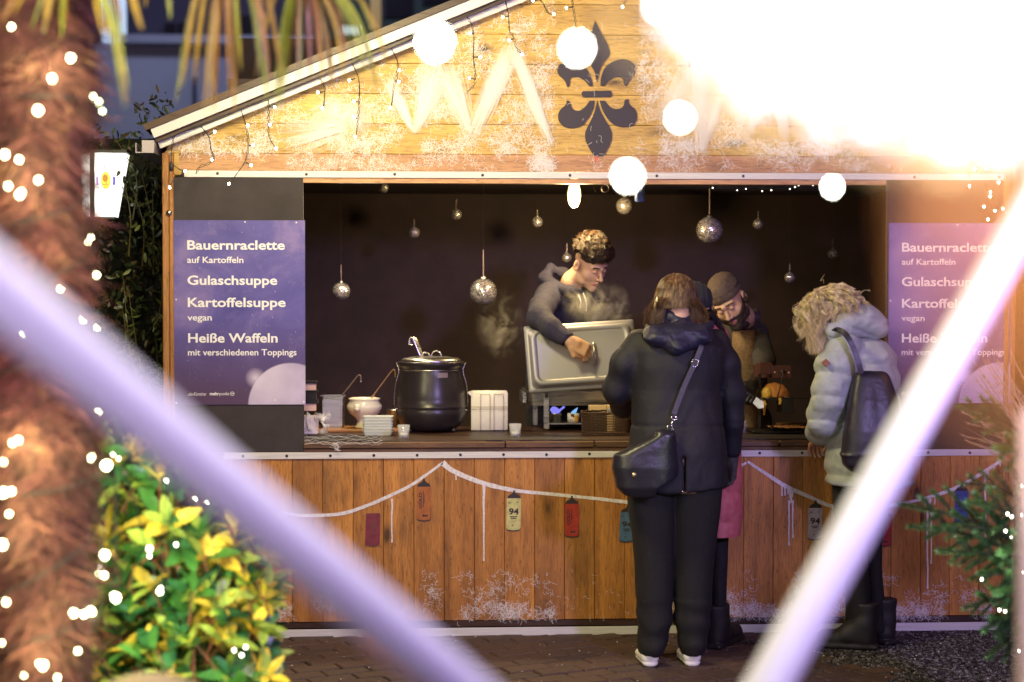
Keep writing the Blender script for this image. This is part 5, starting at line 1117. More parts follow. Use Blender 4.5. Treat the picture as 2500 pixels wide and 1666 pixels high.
solid('coat', lambda p: smin(loft(p, tor4), chain(p, [P(1750, 825, -.30), P(1772, 900, -.28), P(1785, 1000, -.22), P(1790, 1020, -.12)], [.05, .05, .05, .04], .02), .02)+quilt(p, .14, .010)+folds(p, .005, 14, 61), np.array([X0(1640, -.3), -.56, float(P(0, 1310, -.33)[2])-.01]), np.array([X0(1850, -.3), -.02, 1.55]), .009, PINK, p4)
solid('trousers', lambda p: np.minimum(loft(p, L4), loft(p, R4))+folds(p, .004, 10, 5), np.array([X0(1670, -.33), -.46, .05]), np.array([X0(1800, -.33), -.2, .55]), .009, TRO, p4)
BOOT = mat('black_boot', (.014, .011, .013), .6)
def boot(name, par, cx, Y, dx, dy, hgt, w_=.048, L_=.27):
    c = P(cx, 1600, Y); c[2] = .012; d = np.array([dx, dy, 0]); d /= np.linalg.norm(d); sd = np.array([d[1], -d[0], 0])
    def f(p):
        q = np.stack([(p-c) @ sd, (p-c) @ d, (p-c)[:, 2]], 1)
        up_ = cone(q, (0, -.02, .06), (0, -.03, hgt), w_*1.05, w_*1.35); ft = smin(cone(q, (0, -.03, .045), (0, L_-.10, .038), .046, .042), cone(q, (0, .05, .07), (0, -.02, .11), .045, .05), .03)
        sole = rbox(q, (0, L_/2-.075, .012), (.047, L_/2+.01, .012), .010); return smin(smin(smax(up_, q[:, 2]-hgt, .01), ft, .03), sole, .004)+.003*vn(p, 30)
    return solid(name, f, c-[.24, .24, .01], c+[.24, .24, hgt+.02], .007, BOOT, par)
boot('boot', p4, 1755, -.33, .55, .8, .20); boot('boot', p4, 1712, -.30, -.1, 1, .20)
BE = rough_cloth(mat('black_beanie', (.02, .02, .025), .9), (.015, .015, .02), (.03, .03, .038))
solid('beanie', lambda p: np.maximum(ell(p, P(1694, 734, -.33), (.086, .102, .088)), P(0, 752, -.33)[2]-p[:, 2])+.002*np.sin(p[:, 0]*260), *bb([P(1694, 728, -.33)], .12), .006, BE, p4)
HM4 = hairmat('black_hair', [(.008, .006, .007), (.016, .012, .013), (.04, .03, .03)], .35); cv = []
for i in range(900):
    u = random.random(); v_ = random.gauss(0, 1)
    cv.append(sm([P(1718+4*v_, 745, -.36+.02*v_), P(1736+5*v_, 775, -.42), P(1752+10*u+4*v_, 815, -.42), P(1776+7*u+3*v_, 870+30*u, -.42), P(1786+6*u+2*v_, 905+50*u*random.random(), -.42)], 5))
strands('hair', cv, .0022, HM4, p4)
# ------------------------------------------------------------------ blonde woman in the grey-blue puffer coat
p5 = empty('person', (float(P(2105, 742, -.38)[0]), -.38, .01), 'woman with curly blonde hair in pale grey-blue puffer coat leaning to counter', 'person')
HC5 = P(2030, 768, -.36); HB5 = basis(R(42), R(48), 0)
tor5 = prow([(815, 2035, 2120, -.40, .08), (835, 2022, 2160, -.40, .13), (870, 2020, 2183, -.40, .16), (920, 2025, 2190, -.40, .17), (980, 2028, 2190, -.39, .17), (1040, 2028, 2196, -.39, .175), (1100, 2020, 2212, -.38, .18), (1150, 2018, 2224, -.38, .185), (1190, 2020, 2230, -.38, .185)], -.4, .16)
L5 = prow([(1160, 2030, 2112), (1320, 2045, 2112), (1433, 2062, 2120), (1560, 2070, 2118)], -.36, .085); R5 = prow([(1160, 2100, 2190), (1319, 2094, 2150), (1410, 2105, 2152), (1545, 2115, 2165)], -.28, .085)
rest = (np.array([X0(1990, -.4), -.6, .05]), np.array([X0(2240, -.4), -.15, 1.45]), .014, lambda p: loft(p, [(z, a, b*.78, c, d*.78) for z, a, b, c, d in tor5]))
W5 = P(2006, 1066, -.12); f5 = np.array([-.1, .85, -.5]); f5 /= np.linalg.norm(f5); b5 = np.array([-.2, .45, .85]); b5 -= f5*b5.dot(f5); b5 /= np.linalg.norm(b5)
bodyskin(p5, 'body', HC5, HB5, 1.0, [P(2060, 800, -.38), P(2075, 822, -.40)], rest, SKIN, [(*bb([W5, W5+f5*.1], .075), .003, lambda p: hand_sdf(p, W5, np.stack([np.cross(f5, b5), f5, b5], 1), (.5, .8, .5), .95))], 0, .0035)
PUF = rough_cloth(mat('grey_blue_puffer', (.40, .44, .50), .6), (.34, .37, .38), (.42, .45, .47), 30)
hem5 = float(P(2100, 1190, -.5)[2])
def coat5(p):
    d = loft(p, tor5, 2.2); d = d+quilt(p, .125, .016, .05)+.009
    a = chain(p, [P(2060, 850, -.50), P(2042, 900, -.52), P(2030, 960, -.52), P(2015, 1020, -.46), P(2006, 1050, -.33), P(2004, 1062, -.17)], [.080, .086, .082, .076, .066, .048], .03)
    a = a+quilt(p, .105, .014, .15, .02)+.007
    d = smin(d, a, .012)+folds(p, .0045, 19, 71, (1, 1, 1.3))
    return smax(d, hem5-p[:, 2], .02)
solid('puffer_coat', coat5, np.array([X0(1955, -.4), -.66, hem5-.02]), np.array([X0(2255, -.4), -.08, 1.52]), .0075, PUF, p5)
def hood5(p):
    d = chain(p, [P(2035, 808, -.52), P(2070, 790, -.50), P(2110, 782, -.48), P(2138, 800, -.48)], [.045, .058, .066, .056], .04)
    e = chain(p, [P(2045, 790, -.35), P(2090, 775, -.36), P(2130, 785, -.38)], [.045, .055, .055], .04)
    q = p-P(2090, 800, -.5); g = q[:, 0]*.35+q[:, 2]
    return smin(d, e, .04)-.010*np.abs(np.sin(math.pi*(g+.012)/.075))**.5+.006+folds(p, .004, 24, 81, (1, 1, 1.3))
solid('hood', hood5, *bb([P(2015, 745, -.6), P(2175, 850, -.25)], .03), .006, PUF, p5)
c = P(2017, 886, -.618); b = MB(); q = np.array([c+np.array([0, -.004, .017]), c+np.array([.017, -.006, 0]), c+np.array([0, -.004, -.019]), c+np.array([-.017, -.0, 0])]); b.add(list(q)+[a+[0, .02, 0] for a in q], [[3, 2, 1, 0], [4, 5, 6, 7], [0, 1, 5, 4], [1, 2, 6, 5], [2, 3, 7, 6], [3, 0, 4, 7]]); b.build('sleeve_patch', mat('leather_patch', (.25, .09, .05), .6), p5)
solid('trousers', lambda p: np.minimum(loft(p, L5), loft(p, R5))+folds(p, .005, 10, 15, (1, 1, .5)), np.array([X0(2020, -.36), -.48, .05]), np.array([X0(2200, -.3), -.16, .75]), .009, TRO, p5)
boot('boot', p5, 2098, -.40, -.95, .25, .21, .042, .25); boot('boot', p5, 2148, -.28, -.5, .8, .21, .042, .25)
HM5 = hairmat('curly_blonde_hair', [(.34, .25, .12), (.72, .58, .32), (.90, .80, .54)], .45)
Q5 = P(2040, 745, -.40)
def mass5(p):
    d = smin(ell(p, P(2037, 748, -.40), (.094, .105, .090)), ell(p, P(2005, 790, -.42), (.062, .075, .085)), .04); d = smin(d, ell(p, P(1998, 838, -.43), (.035, .045, .050)), .04); d = smin(d, ell(p, P(2075, 752, -.42), (.06, .08, .045)), .04)
    return d+.010*vn(p, 32)+.006*vn(p, 70, 3)
h5 = solid('hair', mass5, *bb([P(1950, 660, -.4), P(2130, 900, -.4)], .12), .006, HM5, p5); 
for i in range(170):    # ringlets: bundles of strands that share one winding path
    az = random.uniform(-3.14, 3.14); el_ = random.uniform(.1, 1.4); c0 = Q5; n_ = np.array([math.sin(az)*math.cos(el_), -math.cos(az)*math.cos(el_), math.sin(el_)]); s0 = c0+n_*np.array([.088, .098, .086])
    if random.random() < .66: ex, ey, Ye = random.gauss(1984, 15), random.uniform(770, 868), -.44+random.uniform(-.10, .03)
    else: ex, ey, Ye = random.gauss(2068, 24), random.uniform(758, 785), -.52+random.uniform(-.05, .05)
    ex = min(ex, 2105)
    if ey > 835: ex = 1988+random.gauss(0, 7)
    e_ = P(ex, ey, Ye); out_ = np.array([n_[0]*.05-(.015 if ex < 2030 else 0), n_[1]*.05, .015]); md = s0*.55+e_*.45+out_
    m0 = s0*.8+e_*.2+n_*.03; base = sm([s0, m0, md, e_], 13); n = len(base); t = np.linspace(0, 1, n); ph = random.uniform(0, 6.28); fr_ = random.uniform(2.2, 4.0); am = random.uniform(.009, .017)
    off = np.stack([np.cos(ph+fr_*6.28*t), np.sin(ph+fr_*6.28*t), .35*np.sin(ph*2+fr_*6.28*t)], 1)*(am*np.minimum(1, t*3))[:, None]
    for _k in range(24): cv.append(base+off*random.uniform(.75, 1.2)+RNG.normal(0, .0045, 3)[None, :]*(.5+t)[:, None]+np.stack([np.sin(t*17+_k), np.cos(t*13+_k), np.sin(t*11)], 1)*.0012)
for i in range(9):   # flyaways
    s0 = P(random.uniform(1985, 2100), random.uniform(690, 745), -.42); d = np.array([random.uniform(-.04, .075), 0, random.uniform(.0, .035)])
    cv.append(sm([s0, s0+d*.5+[0, 0, .01], s0+d+RNG.normal(0, .008, 3), s0+d*1.3+RNG.normal(0, .012, 3)], 5))
strands('curls', cv, .0009, HM5, h5)
# black tote on her back
tote = empty('backpack', P(2115, 1040, -.62), 'black leather backpack slung over the pale puffer coat', 'backpack')
TL5 = mat('black_tote_leather', (.022, .018, .028), .42); v, _ = coords(TL5, rand=False); bump(TL5, noise(TL5, v, 12, 4), .5, .01)
tr5 = prow([(905, 2086, 2160, -.62, .03), (920, 2083, 2168, -.62, .045), (980, 2072, 2190, -.63, .065), (1050, 2060, 2198, -.64, .08), (1110, 2052, 2196, -.64, .085), (1135, 2056, 2190, -.64, .08), (1160, 2082, 2168, -.64, .055)], -.63, .06)
solid('bag_body', lambda p: loft(p, tr5, 3.0)+folds(p, .006, 8, 91, (1.4, 1, .4))-.004*np.exp(-((p[:, 2]-float(P(0, 1118, -.7)[2])-.12*(p[:, 0]-X0(2120, -.7)))/.006)**2), *bb([P(2040, 900, -.75), P(2210, 1170, -.54)], .02), .007, TL5, tote)
for pts, w_ in ((((2030, 815, -.53), (2046, 806, -.60), (2066, 818, -.64), (2084, 850, -.66), (2096, 885, -.67), (2103, 912, -.67)), .024),):
    b = MB(); b.ribbon(sm([P(*q) for q in pts], 7), w_, (0, -1, 0)); o = b.build('strap', TL5, tote); md = o.modifiers.new('s', 'SOLIDIFY'); md.thickness = .006
# amber drink on the counter by her hand
b = MB(); c = at(2018, ground_y(1062)); b.lathe([(0, 0), (.024, 0), (.030, .06), (.028, .06), (.021, .006), (0, .006)], c, 20)
tag(b.build('tumbler', mat('amber_glass', (.9, .5, .3), .1, Transmission_Weight=.6, Alpha=.75), None, True), 'small tumbler of amber drink beside the puffer coat sleeve', 'glass')
# ------------------------------------------------------------------ steam over the chafing dish
def steam(name, px, py, Y, rx, ry, rz, dens, label, col=(1, .94, .76)):
    c = P(px, py, Y); b = MB(); b.lathe([(.001, -1)]+[(math.sin(t), -math.cos(t)) for t in np.linspace(.3, 2.84, 9)]+[(.001, 1)], (0, 0, 0), 16); vv = np.array(b.v)*np.array([rx, ry, rz]); m = bpy.data.materials.new(name+'_volume'); m.use_nodes = True; n = m.node_tree; n.nodes.remove(n.nodes['Principled BSDF'])
    pv = n.nodes.new('ShaderNodeVolumePrincipled'); pv.inputs['Color'].default_value = (*col, 1); pv.inputs['Anisotropy'].default_value = .0; n.links.new(pv.outputs[0], n.nodes['Material Output'].inputs['Volume'])
    tc = nd(m, 'ShaderNodeTexCoord'); nz = noise(m, tc.outputs['Object'], 10, 5, .6, 1.2); f = ramp(m, nz, [(.45, (0,)*3), (.60, (.25,)*3), (.80, (1,)*3)])
    g = nd(m, 'ShaderNodeVectorMath', operation='DIVIDE'); g.inputs[1].default_value = (rx, ry, rz); lk(m, tc.outputs['Object'], g.inputs[0]); l = nd(m, 'ShaderNodeVectorMath', operation='LENGTH'); lk(m, g.outputs[0], l.inputs[0])
    fo = ramp(m, l.outputs['Value'], [(.05, (1,)*3), (.5, (.35,)*3), (.92, (0,)*3)]); mu = nd(m, 'ShaderNodeMath', operation='MULTIPLY'); lk(m, f, mu.inputs[0]); lk(m, fo, mu.inputs[1]); m2 = nd(m, 'ShaderNodeMath', operation='MULTIPLY'); lk(m, mu.outputs[0], m2.inputs[0]); m2.inputs[1].default_value = dens; lk(m, m2.outputs[0], pv.inputs['Density'])
    o = mk(name, vv, b.f, m, None, True, loc=c); return tag(o, label, 'steam', kind='stuff')
steam('steam', 1455, 738, .70, .20, .08, .15, 85, 'warm steam curling up past the hooded vendor above the lid')
steam('steam', 1500, 765, .68, .12, .06, .075, 60, 'thin steam trailing off to the right over the top edge of the lid')
steam('steam', 1222, 795, .66, .15, .06, .22, 26, 'faint wisp of steam drifting left of the vendor above the napkins')
# ================================================================== cobwebs (artificial web fibre)
WEB = mat('web_fibre', (.90, .86, .86), .7, Alpha=.85); WEB2 = mat('web_veil', (.95, .93, .93), .7, Alpha=.42)
def web(name, segs, w_, label, Y=-.010, grp=None):
    """segs: list of polylines in photo pixels on the stall front"""
    b = MB(); V = []; F = []; k = 0
    for s in segs:
        q = np.array([P(x, y, 0) for x, y in s]); q[:, 1] = Y-np.abs(RNG.normal(0, .004)); t = np.gradient(q, axis=0); a = np.cross(t, (0, -1, 0)); a /= np.linalg.norm(a, axis=1)[:, None]+1e-9
        n = len(q); v = np.empty((2*n, 3)); v[0::2] = q-a*w_/2; v[1::2] = q+a*w_/2; V.append(v); i = np.arange(n-1)*2; F.append(np.stack([i, i+1, i+3, i+2], 1)+k); k += 2*n
    o = mk(name, np.concatenate(V), np.concatenate(F), WEB2 if name == 'stretched_cobweb' else WEB); return tag(o, label, 'cobweb', grp, 'stuff')
def below_roof(x, y): return y > 350-.405*(x-415) if x < 1456 else y > 350-.405*(2497-x)
segs = []
def band(x0, y0, x1, y1, w0, w1, n, jit=3, fade=1.0):
    for _ in range(int(n*3.6)):
        a = RNG.normal(0, w0/2.3); c = a*w1/w0+RNG.normal(0, 2.5); t0, t1 = sorted((random.uniform(-.03, .5)*fade, random.uniform(.5, 1.03))) ; dx, dy = x1-x0, y1-y0; L_ = math.hypot(dx, dy); nx, ny = -dy/L_, dx/L_
        segs.append([(x0+dx*t+nx*(a+(c-a)*t)+random.gauss(0, .5), y0+dy*t+ny*(a+(c-a)*t)+random.gauss(0, .5)) for t in np.linspace(t0, t1, 6)])
for a in ((945, 190, 1010, 325, 26, 8, 70), (1070, 155, 1015, 325, 55, 10, 110), (1085, 160, 1150, 330, 50, 14, 80), (1250, 110, 1155, 330, 30, 22, 120), (1250, 115, 1345, 350, 24, 12, 90), (1262, 140, 1330, 330, 12, 12, 40),
          (1690, 160, 1620, 300, 40, 40, 60), (1700, 120, 1710, 370, 40, 14, 100), (1765, 200, 1715, 365, 40, 10, 50), (1810, 150, 1815, 310, 60, 22, 110), (1890, 220, 1820, 330, 20, 14, 40), (1893, 200, 1915, 340, 20, 14, 60), (2000, 230, 1985, 350, 50, 20, 60),
          (855, 310, 690, 345, 20, 60, 60), (860, 250, 880, 330, 60, 30, 60), (760, 300, 860, 250, 40, 40, 50)): band(*a)
web('stretched_cobweb', segs, .0010, 'white artificial cobweb stretched in zigzags across the wooden gable', -.014)
def tangle(n, regs, L_=26, step=3.2):
    out = []
    for _ in range(n):
        x0, x1, y0, y1 = random.choices([r[:4] for r in regs], [r[4] for r in regs])[0]; x, y = random.uniform(x0, x1), random.uniform(y0, y1)
        if vn(np.array([[x, y, 0.]])*np.array([1, 1, 1]), .022, 3)[0] < (-.30 if random.random() < .5 else .12): continue
        for _k in range(random.randint(2, 6)):
            cx, cy = x+random.gauss(0, 5), y+random.gauss(0, 5); a = random.uniform(0, 6.28); s = []
            for _j in range(random.randint(3, 9)):
                s.append((cx, cy)); a += random.gauss(0, .75); cx += step*math.cos(a); cy += step*math.sin(a)
            if len(s) > 2 and (abs(s[0][0]-1456) > 105 or random.random() < .02) and all(below_roof(px, py) for px, py in s): out.append(s)
    return out
G = [(430, 2450, 330, 377, 3.2), (600, 2300, 250, 377, 3.5), (800, 2100, 150, 377, 3), (1000, 1950, 60, 300, 3), (1150, 1750, 5, 200, 2)]
web('cobweb_tufts', tangle(5200, G), .0012, 'tufts of white cobweb fibre scattered over the gable boards', -.006)
web('cobweb_tufts', tangle(700, [(700, 2200, 383, 416, 1)], 20, 2.6), .0010, 'sparse cobweb fibres clinging to the pinkish header board', -.006)
web('cobweb_fringe', tangle(4200, [(1280, 1360, 380, 420, .4), (1440, 1500, 378, 420, .8), (600, 2420, 1478, 1510, 4), (620, 2400, 1440, 1500, 2.5), (640, 2350, 1400, 1470, 1.4)], 20, 2.4), .0010, 'dusty cobweb fringe along the foot of the stained front boards', -.006)
segs = [[(745+i*9+random.gauss(0, 1), 1074+10*math.sin(i*.15+j)+random.gauss(0, 2.2)) for i in range(22)] for j in range(7)]+[[(820+random.gauss(0, 5)+k*1.5, 1080+k*5) for k in range(5)] for _ in range(14)]
web('counter_cobweb', segs, .0009, 'loose cobweb threads draped over the counter edge by the lantern', -.026)
# ================================================================== icicle lights on the roof edge
SOCK = mat('dark_green_socket', (.02, .03, .025), .5)
def bulb_mesh(r, m): b = MB(); b.lathe([(0, -r*1.3), (r*.8, -r*.6), (r, 0), (r*.7, r*.9), (0, r*1.1)], (0, 0, 0), 8); me = bpy.data.meshes.new('bulb'); me.from_pydata(b.v, [], b.f); me.materials.append(m); me.polygons.foreach_set('use_smooth', [True]*len(b.f)); return me
BM = bulb_mesh(.0052, M['bulb']); 
ice = empty('icicle_lights', P(900, 150, -.1), 'icicle string lights on black twisted cable along the left roof edge', 'string lights', 'icicle lights along the roof edge')
ic2 = empty('icicle_lights', P(2380, 380, -.1), 'icicle string lights hanging at the far end of the roof near the right poster', 'string lights', 'icicle lights along the roof edge')
def twist(pts, Y, r=.0016, amp=.0028):
    c = sm([P(x, y, Y) for x, y in pts], 10); n = len(c); s = np.concatenate([[0], np.cumsum(np.linalg.norm(np.diff(c, axis=0), axis=1))]); b = MB(); t = np.gradient(c, axis=0); t /= np.linalg.norm(t, axis=1)[:, None]; a = np.cross(t, (0, 1, 0)); am = amp*(1+.7*np.sin(s*21+c[0][0]*9))
    for ph in (0, math.pi): b.tube(c+a*(am*np.cos(s*110+ph))[:, None]+np.array([0, 1, 0])*(am*np.sin(s*110+ph))[:, None], r, 4)
    return b
def drop(par, pts, bulbs, Y=-.135):
    o = twist(pts, Y).build('drop_cable', M['rubber'], par)
    for x, y in bulbs:
        d = min(((px-x)**2+(py-y)**2, px, py) for px, py in sm([(a, b_, 0) for a, b_ in pts], 8)[:, :2].tolist()); A = P(d[1], d[2], Y); Bp = P(x, y, Y); b = MB(); v_ = Bp-A; L_ = np.linalg.norm(v_)+1e-6
        if L_ > .028: A = Bp-v_/L_*.028
        b.tube([A, A+(Bp-A)*.75], .0030, 6); b.build('socket', SOCK, o, True); inst('bulb', BM, Bp, o)
drop(ice, [(424, 333), (420, 360), (419, 395), (432, 410), (450, 418)], [(452, 418)]); drop(ice, [(447, 420), (440, 430), (427, 437), (418, 448)], [(414, 458)])
b = MB(); b.lathe([(0, -.022), (.009, -.016), (.010, .010), (.004, .022), (0, .024)], P(418, 408, -.14), 10); b.build('cable_joint', M['rubber'], ice, True)
for pts, bl in (([(490, 308), (510, 335), (515, 365), (522, 388), (505, 402), (488, 408), (478, 425)], [(524, 322), (517, 391)]), ([(588, 268), (598, 300), (606, 345), (600, 390), (578, 425), (561, 445)], [(605, 306), (618, 355), (613, 404), (559, 449)]),
                ([(655, 243), (656, 290), (656, 330), (668, 356)], [(671, 262), (659, 305), (674, 363)]), ([(780, 190), (792, 215), (791, 255)], [(776, 226), (787, 265)]), ([(860, 155), (876, 195), (877, 250), (874, 290), (870, 328)], [(853, 197), (863, 248), (864, 287), (867, 334)]),
                ([(955, 118), (970, 150), (970, 180), (962, 210), (957, 250)], [(975, 172), (974, 200), (953, 263)]), ([(1060, 80), (1064, 120), (1076, 152)], [(1066, 140)]), ([(1138, 38), (1152, 62), (1157, 90), (1156, 140), (1160, 200), (1140, 226)], [(1147, 81), (1173, 140), (1146, 191)]),
                ([(1232, -5), (1241, 35), (1244, 75), (1252, 88), (1262, 118), (1270, 128)], [(1227, 43), (1243, 99), (1274, 133)]), ([(1310, -8), (1325, 8), (1338, 32), (1350, 34)], [(1301, 2), (1352, 34)]), ([(1396, -8), (1400, 25), (1405, 55), (1405, 78)], [(1383, 20), (1423, 70)]), ([(1530, -10), (1526, 5), (1521, 12)], [(1520, 17)]),
                ([(1691, 75), (1688, 95), (1683, 115), (1685, 140), (1683, 165)], [(1691, 70), (1700, 35)]), ([(1765, 100), (1768, 115), (1776, 132), (1786, 148), (1795, 153)], [(1748, 118)])):
    drop(ice, pts, bl)
run = sm([P(x, y, -.14) for x, y in ((424, 333), (470, 312), (490, 308), (545, 287), (588, 268), (655, 243), (700, 222), (780, 190), (860, 155), (920, 122), (955, 118), (1040, 78), (1138, 38), (1232, -5), (1300, -36))], 8)
b = MB(); b.tube(run, .0028, 6); b.build('main_cable', M['rubber'], ice, True)
for pts, bl in (([(2376, 300), (2368, 330), (2362, 370), (2366, 435)], [(2361, 363), (2367, 455)]), ([(2398, 300), (2405, 350), (2408, 395)], [(2380, 413), (2408, 411), (2394, 400)]), ([(2403, 440), (2418, 500), (2412, 530)], [(2438, 446), (2402, 505), (2448, 510), (2412, 536), (2429, 515), (2418, 470)]), ([(2190, 312), (2172, 322), (2158, 330)], [(2205, 300), (2160, 330)]), ([(2436, 470), (2446, 520), (2452, 555)], [(2453, 556), (2417, 480)])): drop(ic2, pts, bl)
run = sm([P(x, y, -.14) for x, y in ((2100, 215), (2180, 245), (2260, 275), (2330, 300), (2376, 300), (2400, 300), (2455, 330))], 8); b = MB(); b.tube(run, .0028, 6); b.build('main_cable', M['rubber'], ic2, True)
# ================================================================== night surroundings
# building with lit windows behind the stall
BW = mat('blue_grey_render', (.20, .21, .30), .9); v, _ = coords(BW, rand=False); lk(BW, ramp(BW, noise(BW, v, .5, 4), [(.3, (.30, .32, .44)), (.7, (.40, .42, .55))]), bs(BW).inputs['Base Color'])
BD = mat('dark_facade', (.06, .055, .10), .9); GLW = mat('lit_window', (.3, .4, .5), .3, emit=(.55, .72, 1.0), es=.75); GLD = mat('dark_window', (.012, .012, .02), .15)
def bpix(Y):
    def f(x, y): p = P(x, y, Y); return p[0], max(p[2], 0.)
    return f
f = bpix(16.0); bl = empty('apartment_building', (f(500, 700)[0], 16, 0), 'tall blue-grey building with recessed windows behind the hedge and palm', 'building')
def bx(name, x0, x1, y0, y1, Y, d, m, par): (a, z1), (c, z0) = f(x0, y0), f(x1, y1); return MB().box(a, c, Y, Y+d, z0, z1).build(name, m, par)
bx('wall', -300, 770, 100, 742, 16.0, 6, BW, bl); bx('upper_storey', -300, 770, -900, 98, 16.6, 5, BD, bl); bx('parapet', 300, 770, 92, 116, 15.7, .9, BW, bl)
for x0, x1, y0, y1, m_ in ((228, 300, -30, 102, GLW), (385, 455, 40, 112, GLD), (540, 620, 20, 90, GLD), (680, 730, 10, 80, GLD)):
    w_ = bx('window', x0, x1, y0, y1, 16.45, .12, BD, bl); bx('pane', x0+5, (x0+x1)/2-2, y0+5, y1-5, 16.42, .02, m_, w_); bx('pane', (x0+x1)/2+2, x1-5, y0+5, y1-5, 16.42, .02, m_, w_)
bx('downpipe', 476, 484, 190, 742, 15.8, .15, BD, bl)
b2_ = empty('office_building', (f(950, 700)[0], 15.5, 0), 'dark glazed building with bright strip window showing over the stall roof', 'building')
bx('wall', 775, 1350, -900, 742, 15.5, 6, mat('teal_facade', (.035, .06, .06), .8), b2_)
for x0, x1, y0, y1, m_ in ((832, 885, 78, 102, mat('strip_window', (.5, .6, .6), .3, emit=(.7, .9, .9), es=.7)), (905, 935, -10, 90, mat('ochre_window', (.3, .2, .05), .4, emit=(.6, .38, .12), es=.25)), (940, 1010, 5, 60, GLD), (1030, 1100, -30, 30, GLD)):
    w_ = bx('window', x0, x1, y0, y1, 15.45, .1, BD, b2_); bx('pane', x0+2, x1-2, y0+2, y1-2, 15.43, .02, m_, w_)
# dark hedge
def leafmesh(name, L_, W_, m, fold=.25, n=4):
    v, ff = [], []
    for i in range(n+1):
        t = i/n; w_ = W_*math.sin(math.pi*min(1, t*.92+.04))**.8*.5; z = -.18*L_*t*t; v += [(-w_, L_*t, z+fold*w_), (0, L_*t, z), (w_, L_*t, z+fold*w_)]
    for i in range(n): ff += [[3*i, 3*i+1, 3*i+4, 3*i+3], [3*i+1, 3*i+2, 3*i+5, 3*i+4]]
    me = bpy.data.meshes.new(name); me.from_pydata(v, [], ff); me.materials.append(m); me.polygons.foreach_set('use_smooth', [True]*len(ff)); return me
def rotm(n): # random rotations
    q = RNG.normal(size=(n, 4)); q /= np.linalg.norm(q, axis=1)[:, None]; w_, x, y, z = q.T
    return np.stack([1-2*(y*y+z*z), 2*(x*y-z*w_), 2*(x*z+y*w_), 2*(x*y+z*w_), 1-2*(x*x+z*z), 2*(y*z-x*w_), 2*(x*z-y*w_), 2*(y*z+x*w_), 1-2*(x*x+y*y)], 1).reshape(n, 3, 3)
def scatter_leaves(name, me, pos, scl, mts, parent, bias=0):
    v0 = np.array([q.co[:] for q in me.vertices]); f0 = np.array([list(p.vertices) for p in me.polygons]); Rm = rotm(len(pos)); 
    V = np.einsum('nij,vj->nvi', Rm, v0)*np.asarray(scl)[:, None, None]+np.asarray(pos)[:, None, :]; n = len(v0)
    F = (f0[None]+np.arange(len(pos))[:, None, None]*n).reshape(-1, 4); mi = np.repeat(RNG.integers(0, len(mts), len(pos)), len(f0))
    return mk(name, V.reshape(-1, 3), F, None, parent, True, None, mts, mi)
def leafm(name, c, rough=.4): m = mat(name, c, rough); v, _ = coords(m, (1, .3, 1)); lk(m, ramp(m, noise(m, v, 40, 4), [(.3, tuple(a*.7 for a in c)), (.7, tuple(a*1.25 for a in c))]), bs(m).inputs['Base Color']); lk(m, island(m, ramp(m, noise(m, v, 40, 4), [(.3, tuple(a*.7 for a in c)), (.7, tuple(a*1.25 for a in c))]), .6, 1.6), bs(m).inputs['Base Color']); return m
HL = [leafm('hedge_leaf_dark', (.018, .028, .012)), leafm('hedge_leaf', (.035, .05, .018)), leafm('hedge_leaf_brown', (.06, .045, .018))]
hx0, hx1 = X0(150, .9), X0(392, .9); hedge = empty('hedge', ((hx0+hx1)/2, 1.0, 0), 'tall dark evergreen hedge between palm trunk and stall side', 'hedge')
lm = leafmesh('leaf', .042, .016, None); pos = []
while len(pos) < 14000:
    x = random.uniform(-3.6, hx1+.1); y = .5+abs(random.gauss(0, .25)); z = random.uniform(0, 2.62+.16*math.sin(x*5)+.1*math.sin(x*13)+random.gauss(0, .05)); pos.append((x, y+.10*math.sin(z*7+x*4), z))
o = scatter_leaves('foliage', lm, pos, RNG.uniform(.6, 1.4, len(pos)), HL, hedge); o['kind'] = 'stuff'
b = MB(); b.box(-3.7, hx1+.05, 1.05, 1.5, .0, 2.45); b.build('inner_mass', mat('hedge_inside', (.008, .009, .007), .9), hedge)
b = MB(); lf = []
for i in range(16):
    x = random.uniform(X0(300, .4), X0(392, .4)) if i < 11 else random.uniform(-3, -2.3); z0_ = random.uniform(.9, 2.0); q = sm([(x, .45, z0_), (x+random.gauss(0, .03), .40, z0_+.2), (x+random.gauss(0, .05), .38, z0_+.42)], 5); b.tube(q, np.linspace(.004, .0015, len(q)), 4)
    for t in range(2, len(q)): lf += [q[t]+RNG.normal(0, .012, 3) for _ in range(2)]
b.build('twigs', mat('twig', (.12, .10, .04), .7), hedge)['kind'] = 'stuff'; o = scatter_leaves('shoot_leaves', lm, lf, RNG.uniform(.7, 1.2, len(lf)), [leafm('shoot_leaf', (.10, .12, .035))], hedge); o['kind'] = 'stuff'
# hanging light box with a beer crest
SY_ = .35; kk = 1/K(SY_); sb = empty('lantern_sign', P(262, 450, SY_), 'glowing white tapered lightbox with round yellow crest by the hedge', 'sign')
FW = mat('lightbox_face', (.9, .9, .88), .4, emit=(1, .98, .94), es=1.35)
TLp, TRp, BRp, BLp = (P(x, y, SY_) for x, y in ((231, 373), (307, 375), (279, 530), (231, 530)))
b = MB(); dv = np.array([0, .10, 0]); b.add([TLp, TRp, BRp, BLp]+[q+dv for q in (TLp, TRp, BRp, BLp)], [[3, 2, 1, 0], [4, 5, 6, 7], [0, 1, 5, 4], [2, 3, 7, 6], [1, 2, 6, 5], [3, 0, 4, 7]]); b.build('light_face', FW, sb)
q4 = [P(x, y, SY_+.02) for x, y in ((196, 380), (219, 373), (219, 530), (202, 530))]; b = MB(); b.add(q4+[q+dv for q in q4], [[3, 2, 1, 0], [4, 5, 6, 7], [0, 1, 5, 4], [2, 3, 7, 6], [1, 2, 6, 5], [3, 0, 4, 7]]); b.build('light_face', FW, sb)
